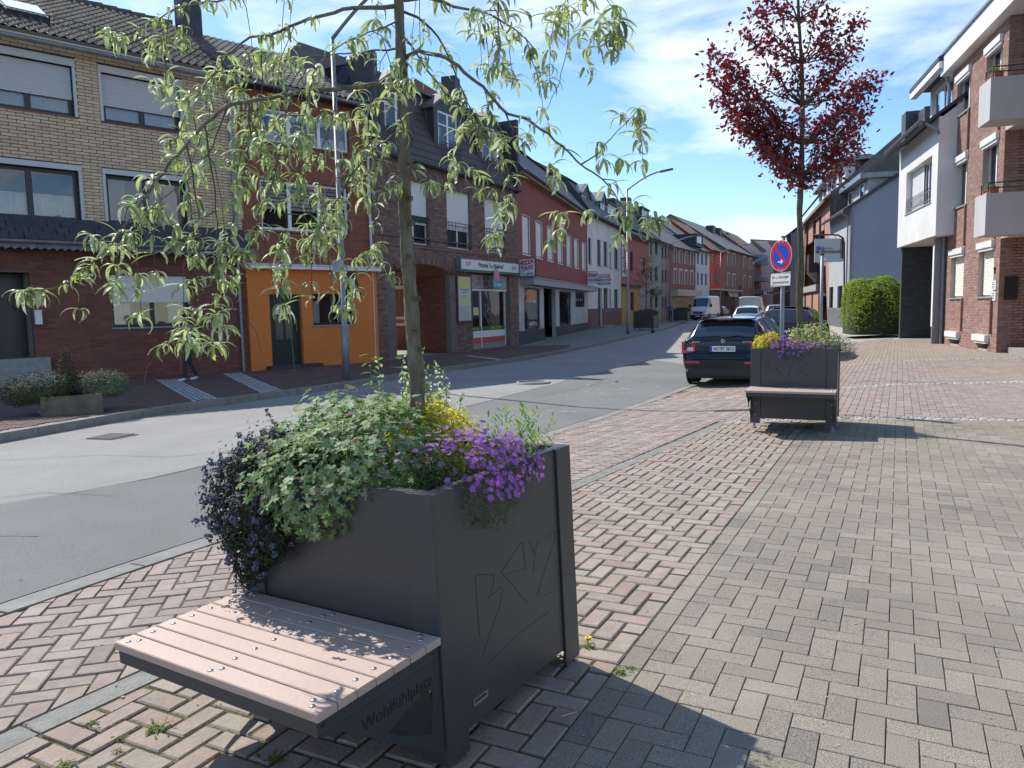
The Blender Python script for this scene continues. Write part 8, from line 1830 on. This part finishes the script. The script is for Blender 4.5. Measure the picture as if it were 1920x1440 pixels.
# little post with a small plate
r=ray(1540,560); D=15.; b=Vector((r.x/r.y*D,D,0)); b.z=gz(b.x,b.y); zt_=CAM_H+ray(1540,478).z/ray(1540,478).y*D
t=thing('sign_post','slim grey post with a tiny white plate near its top, right of the plum tree','sign post',b); mb=MB(); mb.tube([b,Vector((b.x,b.y,zt_))],.03,10); obj('pole',mb,M_GALV,t,True)
mb=MB(); mb.box(Vector((b.x+.045,b.y-.04,zt_-.14)),(.035,.03,0),(.0,.002,0),(0,0,.075)); pl__=obj('plate',mb,M_TW,t); mb=MB(); mb.box(Vector((b.x+.045,b.y-.046,zt_-.13)),(.022,.019,0),(0,.0015,0),(0,0,.012)); obj('plate_print',mb,M_BLACK,pl__)
mb=MB(); mb.disc(Vector((b.x,b.y,zt_+.01)),(0,0,1),.036,.03,10); obj('cap',mb,M_BLACK,t)
# garage sign on a bent arm
Dy=40.; X=lambda px:(px-960)/F_PX*Dy*1.0
def atD(px,py,D): r=ray(px,py); return CAM+r*(D/r.y)
b=atD(1583,600,Dy); b.z=0; t=thing('garage_sign','large hanging grey garage sign with dark lettering on a bent pole beside the blue-grey house','sign',b)
pts=[b,atD(1583,560,Dy),atD(1583,470,Dy),atD(1583,455,Dy),atD(1580,446,Dy),atD(1572,441,Dy),atD(1560,440,Dy),atD(1524,441,Dy)]; pts[0]=Vector((pts[1].x,pts[1].y,0)); mb=MB(); mb.tube(pts,.045,10); obj('bent_pole',mb,mat('dark_brown_steel',(.05,.035,.035),.5),t,True)
pa_,pb_=atD(1527,492,Dy),atD(1575,447,Dy); FSg=LF((0,Dy-.05,0),(1,0,0),(0,0,1),(0,-1,0)); mb=MB(); mb.box(((pa_.x+pb_.x)/2,Dy,(pa_.z+pb_.z)/2),((pb_.x-pa_.x)/2,0,0),(0,.03,0),(0,0,(pb_.z-pa_.z)/2)); sp_=obj('sign_panel',mb,mat('sign_pale_blue',(.42,.46,.50),.5),t)
for x in (pa_.x+.25,pb_.x-.25): mb=MB(); mb.tube([(x,Dy,pb_.z),(x,Dy,pb_.z+.22)],.015,5); obj('hanger',mb,M_ZINC,t)
W_=pb_.x-pa_.x; Hh=pb_.z-pa_.z; obj('lettering',text_mb('Offermanns',.27,FSg,pa_.x+W_*.57,pa_.z+Hh*.45,.0,.01,bold=.003,sx=.92),mat('sign_plum',(.14,.07,.12),.5),sp_); obj('lettering',text_mb('Kfz',.24,FSg,pa_.x+W_*.26,pa_.z+Hh*.60,.0,.01),M_SBLUE,sp_)
for k,m_ in enumerate((M_SBLUE,MATS['sign_bright_blue'])): mb=MB(); mb.box((pa_.x+W_*.10,Dy-.06,pa_.z+Hh*(.45+.16*k)),(W_*.05,0,0),(0,.006,0),(0,0,Hh*.06)); obj('logo',mb,m_,sp_)
mb=MB(); mb.box((pa_.x+W_*.55,Dy-.06,pa_.z+Hh*.585),(W_*.17,0,0),(0,.006,0),(0,0,Hh*.008)); obj('small_print',mb,M_SDK,sp_)
# ------------------------------------------------------------------ street planters far left side
def street_planter(px,py,D,label,wide=.5):
    b=atD(px,py,D); z=gz(b.x,b.y)+.12; return planter((b.x+wide,b.y-.3,z+.03),rad(-25),0,0,1.3,1.3,1.15,.5,.5,label,'dark street planters on the left pavement',bench=False)
PA=street_planter(1209,612,47.5,'dark street planter with a sparse tree in front of the salmon pink house'); PB=street_planter(1272,600,68,'dark street planter close behind the parked white van',wide=.75)
for (rt,Tp,Rp),lab in ((PA,'low dark green ground cover filling the nearer dark street planter'),(PB,'low dark green ground cover filling the farther dark street planter')):
    bush('ground_cover',lab,'plant',Tp,Rp,(-.65,.65,1.1),[((-.65,.65,1.12),(.62,.62,.18)),((-.1,.3,1.05),(.3,.3,.2))],500,lance(.12,.07,.4,2),leafmat('dull_green_leaf',(.05,.08,.04),(.08,.1,.06),.25,.25),group='ground cover in street planters')
# sparse far tree in the first one
b=PA[1](-.65,.65,1.1); t=thing('street_tree','sparse small dark street tree standing in the dark planter by the salmon house','tree',b)
mb=MB(); mb.tube([b,b+Vector((.05,0,1.6)),b+Vector((.0,0,3.6))],[.05,.04,.015],6); obj('trunk',mb,M_BARK,t)
Ms=[]; tw=MB()
for _ in range(46):
    z=random.uniform(.9,3.5); s=b+Vector((0,0,z)); a_=random.uniform(0,6.28); L_=random.uniform(.5,1.5)*(1.15-z/4.5); e=s+Vector((math.cos(a_)*L_,math.sin(a_)*L_,L_*.35)); tw.tube([s,s.lerp(e,.5)+Vector((0,0,.05)),e],[.012,.008,.004],4)
    for _ in range(14): Ms.append(orient(s.lerp(e,random.uniform(.4,1.05))+rdir()*.12,rdir(),scale=random.uniform(.7,1.3)))
obj('branches',tw,M_TWIG,t,kind='stuff'); pieces('leaf','foliage',lance(.11,.04,.5,2),Ms,t,leafmat('bronze_leaf',(.09,.09,.045),(.1,.1,.06),.3,.25),0)
# ------------------------------------------------------------------ stone planter with shrubs, near left pavement
g0,g1=ground(78,781,.12),ground(194,773,.12); c=(g0+g1)/2; d=(g1-g0).normalized(); d=Vector((.45,.89,0)) if False else Vector((d.x,d.y,0)).normalized(); bk_=Vector((-d.y,d.x,0)); c=c+bk_*.32
t=thing('stone_planter','weathered low stone planter trough standing on the left pavement','planter',c)
wL=(g1-g0).length/2; mb=MB(); z=c.z
for s in (-1,1):
    mb.box(c+bk_*(.30*s)+Vector((0,0,.14)),d*wL,bk_*.035,(0,0,.15)); mb.box(c+d*((wL-.035)*s)+Vector((0,0,.14)),d*.035,bk_*.264,(0,0,.149))
obj('trough',mb,mat('mossy_stone',(.17,.155,.12),.9,var=(.10,.11,.07),scale=6,bump=.6,bscale=30),t); mb=MB(); mb.box(c+Vector((0,0,.2)),d*(wL-.07),bk_*.26,(0,0,.03)); obj('soil',mb,M_SOIL,t)
Rl=Matrix((d,bk_,Vector((0,0,1)))).transposed(); Tl=lambda x,y,z:c+Rl@Vector((x,y,z))
GS=leafmat('juniper_green',(.045,.075,.025),(.05,.08,.03),.15,.3); GS2=leafmat('silver_shrub_green',(.10,.14,.085),(.12,.16,.1),.2,.25)
bush('spreading_shrub','low dark green shrub spreading over the left end of the stone trough','shrub',Tl,Rl,(-.35,0,.25),[((-.42,0,.42),(.52,.5,.26)),((-.65,-.1,.34),(.30,.35,.2)),((-.15,.05,.45),(.3,.4,.22))],9000,lance(.035,.010,.3,2),GS,scale=(.7,1.3),up=.4,jit=.07)
bush('spreading_shrub','low grey-green cushion shrub spreading over the right end of the stone trough','shrub',Tl,Rl,(.4,0,.25),[((.45,0,.42),(.45,.45,.24)),((.65,.05,.36),(.25,.3,.18))],7500,lance(.030,.010,.3,2),GS2,scale=(.7,1.3),up=.4,jit=.06)
bush('dwarf_conifer','small dark pointed conifer standing in the middle of the stone trough','shrub',Tl,Rl,(.0,.1,.3),[((.0,.12,.62),(.14,.14,.34)),((.0,.12,.85),(.07,.07,.2)),((.08,.10,.45),(.18,.16,.22))],3600,lance(.03,.008,.3,2),leafmat('conifer_dark',(.018,.030,.018),(.02,.03,.02),.1,.25),scale=(.7,1.2),up=.9,jit=.08)
# ------------------------------------------------------------------ people
def person(label,feet,az,H,joints_fn,cloth,extras=None):
    t=thing('person',label,'person',feet); h=Vector((math.sin(rad(az)),math.cos(rad(az)),0)); lf_=Vector((-h.y,h.x,0)); k=H/1.75
    T=lambda f,s,z:Vector(feet)+(h*f+lf_*s+Vector((0,0,z)))*k
    V,E,Rr,reg=joints_fn()
    me=bpy.data.meshes.new('b'); me.from_pydata([tuple(T(*v)) for v in V],E,[]); o=bpy.data.objects.new('b',me); COL.objects.link(o)
    sk=o.modifiers.new('s','SKIN'); sk.use_smooth_shade=True; o.modifiers.new('u','SUBSURF').levels=2; o.modifiers['u'].render_levels=2
    for i,r in enumerate(Rr): 
        rr=r if isinstance(r,tuple) else (r,r); me.skin_vertices[0].data[i].radius=(rr[0]*k,rr[1]*k)
    me.skin_vertices[0].data[0].use_root=True
    bpy.context.view_layer.update(); dg=bpy.context.evaluated_depsgraph_get(); m2=bpy.data.meshes.new_from_object(o.evaluated_get(dg)); bpy.data.objects.remove(o)
    mats=list(cloth.values()); keys=list(cloth.keys()); m2.materials.clear()
    for m in mats: m2.materials.append(m)
    P=[T(*v) for v in V]; idx=[]
    for p in m2.polygons:
        c=p.center; best=None
        for (a,b) in E:
            ab=P[b]-P[a]; u=max(0,min(1,(c-P[a]).dot(ab)/max(1e-9,ab.dot(ab)))); dd_=(P[a]+ab*u-c).length-.3*(Rr[a] if not isinstance(Rr[a],tuple) else Rr[a][0])
            if best is None or dd_<best[0]: best=(dd_,reg[a] if u<.5 else reg[b])
        idx.append(keys.index(best[1]))
    m2.polygons.foreach_set('material_index',idx); m2.polygons.foreach_set('use_smooth',[True]*len(m2.polygons))
    m2.transform(Matrix.Translation(-Vector(feet)))
    b=bpy.data.objects.new('body',m2); COL.objects.link(b); b.parent=t
    if extras: extras(t,T,k)
    return t
def walk(stride=.22,arm='swing'):
    # (forward, left, up)
    V=[(0,0,.96),(0,0,1.10),(.01,0,1.28),(.0,0,1.42),(.01,0,1.50),(.03,0,1.60),(.035,0,1.68),(.02,0,1.74)]
    reg=['trousers','jacket','jacket','jacket','skin','skin','skin','cap']; R=[(.155,.12),(.15,.115),(.175,.12),(.12,.09),.05,.075,.09,.06]
    E=[(0,1),(1,2),(2,3),(3,4),(4,5),(5,6),(6,7)]
    def chain(start,pts,rs,rg):
        p=start
        for q,r,g in zip(pts,rs,rg): V.append(q); R.append(r); reg.append(g); E.append((p,len(V)-1)); p=len(V)-1
        return p
    chain(0,[(.02,.09,.90),(stride*.55,.09,.50),(stride*.75,.09,.12),(stride*.75+.02,.09,.05),(stride*.75+.19,.10,.035)],[.085,.062,.05,.045,.035],['trousers','trousers','trousers','shoes','shoes'])
    chain(0,[(-.02,-.09,.90),(-stride*.15,-.09,.50),(-stride*.95,-.09,.14),(-stride*.95,-.09,.06),(-stride*.95+.18,-.10,.035)],[.085,.062,.05,.045,.035],['trousers','trousers','trousers','shoes','shoes'])
    chain(3,[(0,.17,1.40),(-.03,.23,1.14),(.10,.24,.95),(.14,.24,.88)],[.062,.048,.036,.028],['jacket','jacket','jacket','skin'])
    chain(3,[(0,-.17,1.40),(-.06,-.23,1.14),(.06,-.24,.92),(.10,-.24,.85)],[.062,.048,.036,.028],['jacket','jacket','jacket','skin'])
    return V,E,R,reg
M_SKIN=mat('skin',(.30,.16,.11),.6); M_JEAN=mat('charcoal_trousers',(.030,.032,.038),.9,var=(.045,.047,.055),scale=20); M_SHOE=mat('white_trainers',(.65,.66,.68),.5); M_JK=mat('grey_blue_shirt',(.20,.24,.28),.85,var=(.09,.12,.16),scale=7); M_CAP=mat('black_cap',(.012,.012,.014),.8)
gm=ground(357,714,.12)
def man_ex(t,T,k):
    mb=MB(); mb.grid(lambda a,b:T(.025+.105*math.cos(a*6.2832)*math.cos(b*1.5708),.092*math.sin(a*6.2832)*math.cos(b*1.5708),1.675+.095*math.sin(b*1.5708)),16,6); cp=obj('cap',mb,M_CAP,t,True)
    mb=MB(); mb.prism([T(.10,.07,1.672),T(.19,.05,1.658),T(.215,0,1.655),T(.19,-.05,1.658),T(.10,-.07,1.672)],Vector((0,0,.012))); obj('peak',mb,M_CAP,cp)
    mb=MB(); mb.ball(T(.125,0,1.615),.016,6); mb.ball(T(.02,.09,1.63),.022,6,(.6,.3,1)); mb.ball(T(.02,-.09,1.63),.022,6,(.6,.3,1)); obj('face_features',mb,M_SKIN,t,True)
    mb=MB(); mb.ball(T(.105,.03,1.64),.008,6); mb.ball(T(.105,-.03,1.64),.008,6); mb.box(T(.112,0,1.575),(0.0,.002,0),(.02,0,0),(0,0,.003)); obj('eyes_and_mouth',mb,M_BLACK,t)
    mb=MB(); mb.ball(T(-.0,0,1.60),.075,8,(.6,.95,1)); obj('hair',mb,mat('dark_hair',(.02,.015,.012),.9),t,True)
    mb=MB(); mb.box(T(-.20,-.05,1.18),(.10,.05,0),(.06,-.10,0),(0,0,.16)); obj('shoulder_bag',mb,M_CAP,t)
    for s,f in ((.24,(.145,.24,.86)),(-.24,(.105,-.24,.83))):
        mb=MB()
        for j in range(4): mb.tube([T(f[0]-.02+.012*j,f[1],f[2]+.02),T(f[0]-.018+.014*j,f[1],f[2]-.04-.006*(j in(1,2)))],.007*k,5)
        mb.tube([T(f[0]+.01,f[1]*.93,f[2]+.02),T(f[0]+.035,f[1]*.9,f[2]-.01)],.008*k,5); obj('fingers',mb,M_SKIN,t)
person('man in black cap, dark trousers and white trainers walking left past the red wall',gm,-128,1.66,lambda:walk(.20),dict(trousers=M_JEAN,jacket=M_JK,skin=M_SKIN,cap=M_CAP,shoes=M_SHOE),man_ex)
def ped_ex(t,T,k):
    mb=MB(); mb.ball(T(-.0,0,1.68),.095,8,(1,.95,1)); obj('hair',mb,MATS['dark_hair'],t,True)
pp_=atD(1257,600,66.5); pp_.z=gz(pp_.x,pp_.y)+.12
person('distant pedestrian in a blue top and dark trousers beside the third street lamp',pp_,200,1.75,lambda:walk(.08),dict(trousers=M_JEAN,jacket=mat('blue_top',(.06,.12,.28),.8),skin=M_SKIN,cap=MATS['dark_hair'],shoes=M_CAP),ped_ex)
# ------------------------------------------------------------------ weeds between the pavers
M_WEED=leafmat('weed_green',(.10,.17,.03),(.14,.2,.06),.4,.25,ramp=[(.11,.18,.035),(.16,.22,.05),(.07,.12,.025)])
def weed(px,py,label,r_=.035,n=26,name='weed',fl=False,g=None):
    b=ground(px,py); t=thing(name,label,'weed',b,g); Ms=[]
    for _ in range(n):
        a_=random.uniform(0,6.28); d_=Vector((math.cos(a_),math.sin(a_),random.uniform(.3,1.3))); Ms.append(orient(b+Vector((random.gauss(0,r_*.5),random.gauss(0,r_*.5),0)),(d_.cross(Vector((0,0,1))).cross(d_)).normalized(),spin=d_,scale=r_/.035*random.uniform(.5,1.1)))
    pieces('leaf','leaves',lance(.035,.008,.9,4),Ms,t,M_WEED,30)
    if fl:
        mb=MB(); mb.tube([b,b+Vector((0,0,.03))],.0015,4); obj('stalk',mb,M_STEM,t); f=MB()
        for k in range(3): f.add(petals(.016,9,.35,.15+.25*k),Matrix.Translation(b+Vector((0,0,.031+.001*k)))@Matrix.Rotation(k*.3,4,'Z'))
        obj('flower',f,mat('dandelion_yellow',(.75,.55,.01),.6),t)
G_='small weeds growing in the paving joints'
for px,py,l,r_ in ((170,1362,'bushy green weed in the paving left of the bench, beside the gutter',.03),(303,1365,'broad green weed in the paving below the bench corner',.045),(222,1386,'small weed between two larger ones left of the bench',.022),(222,1410,'small weed near the bottom left paving edge',.02),(120,1435,'weed at the very bottom left of the paving',.03),(1137,997,'tiny weed in the red paving right of the near planter',.018),(1262,990,'dark tiny weed in the red paving near the grey border',.018),(1165,1262,'weed at the red and grey paving border near the planter foot',.035),(1180,1255,'second weed at the red and grey border near the planter foot',.02),(510,1430,'weed in shadow under the bench',.035),(1470,815,'grass tuft at the left foot of the far planter',.06),(1440,800,'grass tuft left of the far planter',.06),(1395,790,'low weed in the paving before the far planter',.05),(1585,785,'grass tuft right of the far planter on the granite strip',.05),(1060,1240,'weed tuft at the near planter right foot',.04),(660,712,'grass growing around the foot of the nearest street lamp',.0)):
    if r_: weed(px,py,l,r_,g=G_)
weed(1103,1212,'yellow dandelion flowering beside the right foot of the near planter',.035,18,name='dandelion',fl=True)
# moss and grass in the joints: scattered blades, uncountable
Ms=[]
for _ in range(5200):
    px,py=random.uniform(-50,1500),random.uniform(760,1440)**1.0; p=ground(px,py); 
    if p is None: continue
    s,t_=st(p.x,p.y); side=(p.x-B0[0])*n_.x+(p.y-B0[1])*n_.y if False else (p.x-B0[0])*RB.y-(p.y-B0[1])*RB.x
    if s<.2 or side/RB.length>.02 or p.y>9.4: continue
    # snap to the joint lattice of the aligned red paving
    if (p.x+1.88)*.848-(p.y-2.57)*.53>.1:
        c_,s_=math.cos(bang),math.sin(bang); x=(p.x-B0[0])*c_+(p.y-B0[1])*s_; y=-(p.x-B0[0])*s_+(p.y-B0[1])*c_
        if random.random()<.5: x=round(x/.104)*.104
        else: y=round(y/.104)*.104
        p=Vector((B0[0]+x*c_-y*s_,B0[1]+x*s_+y*c_,0)); 
        k=math.sin(p.x*3.1)*math.cos(p.y*2.3)
        if random.random()>.62+.5*k: continue
    else:
        if random.random()>.30: continue
    z=gz(p.x,p.y)-.012
    for _ in range(random.randint(3,7)):
        a_=random.uniform(0,6.28); d_=Vector((math.cos(a_),math.sin(a_),random.uniform(.5,1.8))); Ms.append(orient(Vector((p.x+random.gauss(0,.005),p.y+random.gauss(0,.005),z)),(d_.cross(Vector((0,0,1))).cross(d_)).normalized(),spin=d_,scale=random.uniform(.3,.75)))
dummy=thing('joint_moss','moss and grass blades growing in the joints of the red paving','moss',(0,0,0)); dummy2=MB(); b_=lance(.024,.006,.7,2)
for M in Ms: dummy2.add(b_,M)
bpy.data.objects.remove(dummy); jm=obj('joint_moss',dummy2,M_WEED); tag(jm,'moss and grass blades growing in the joints of the red paving','moss'); jm['kind']='stuff'
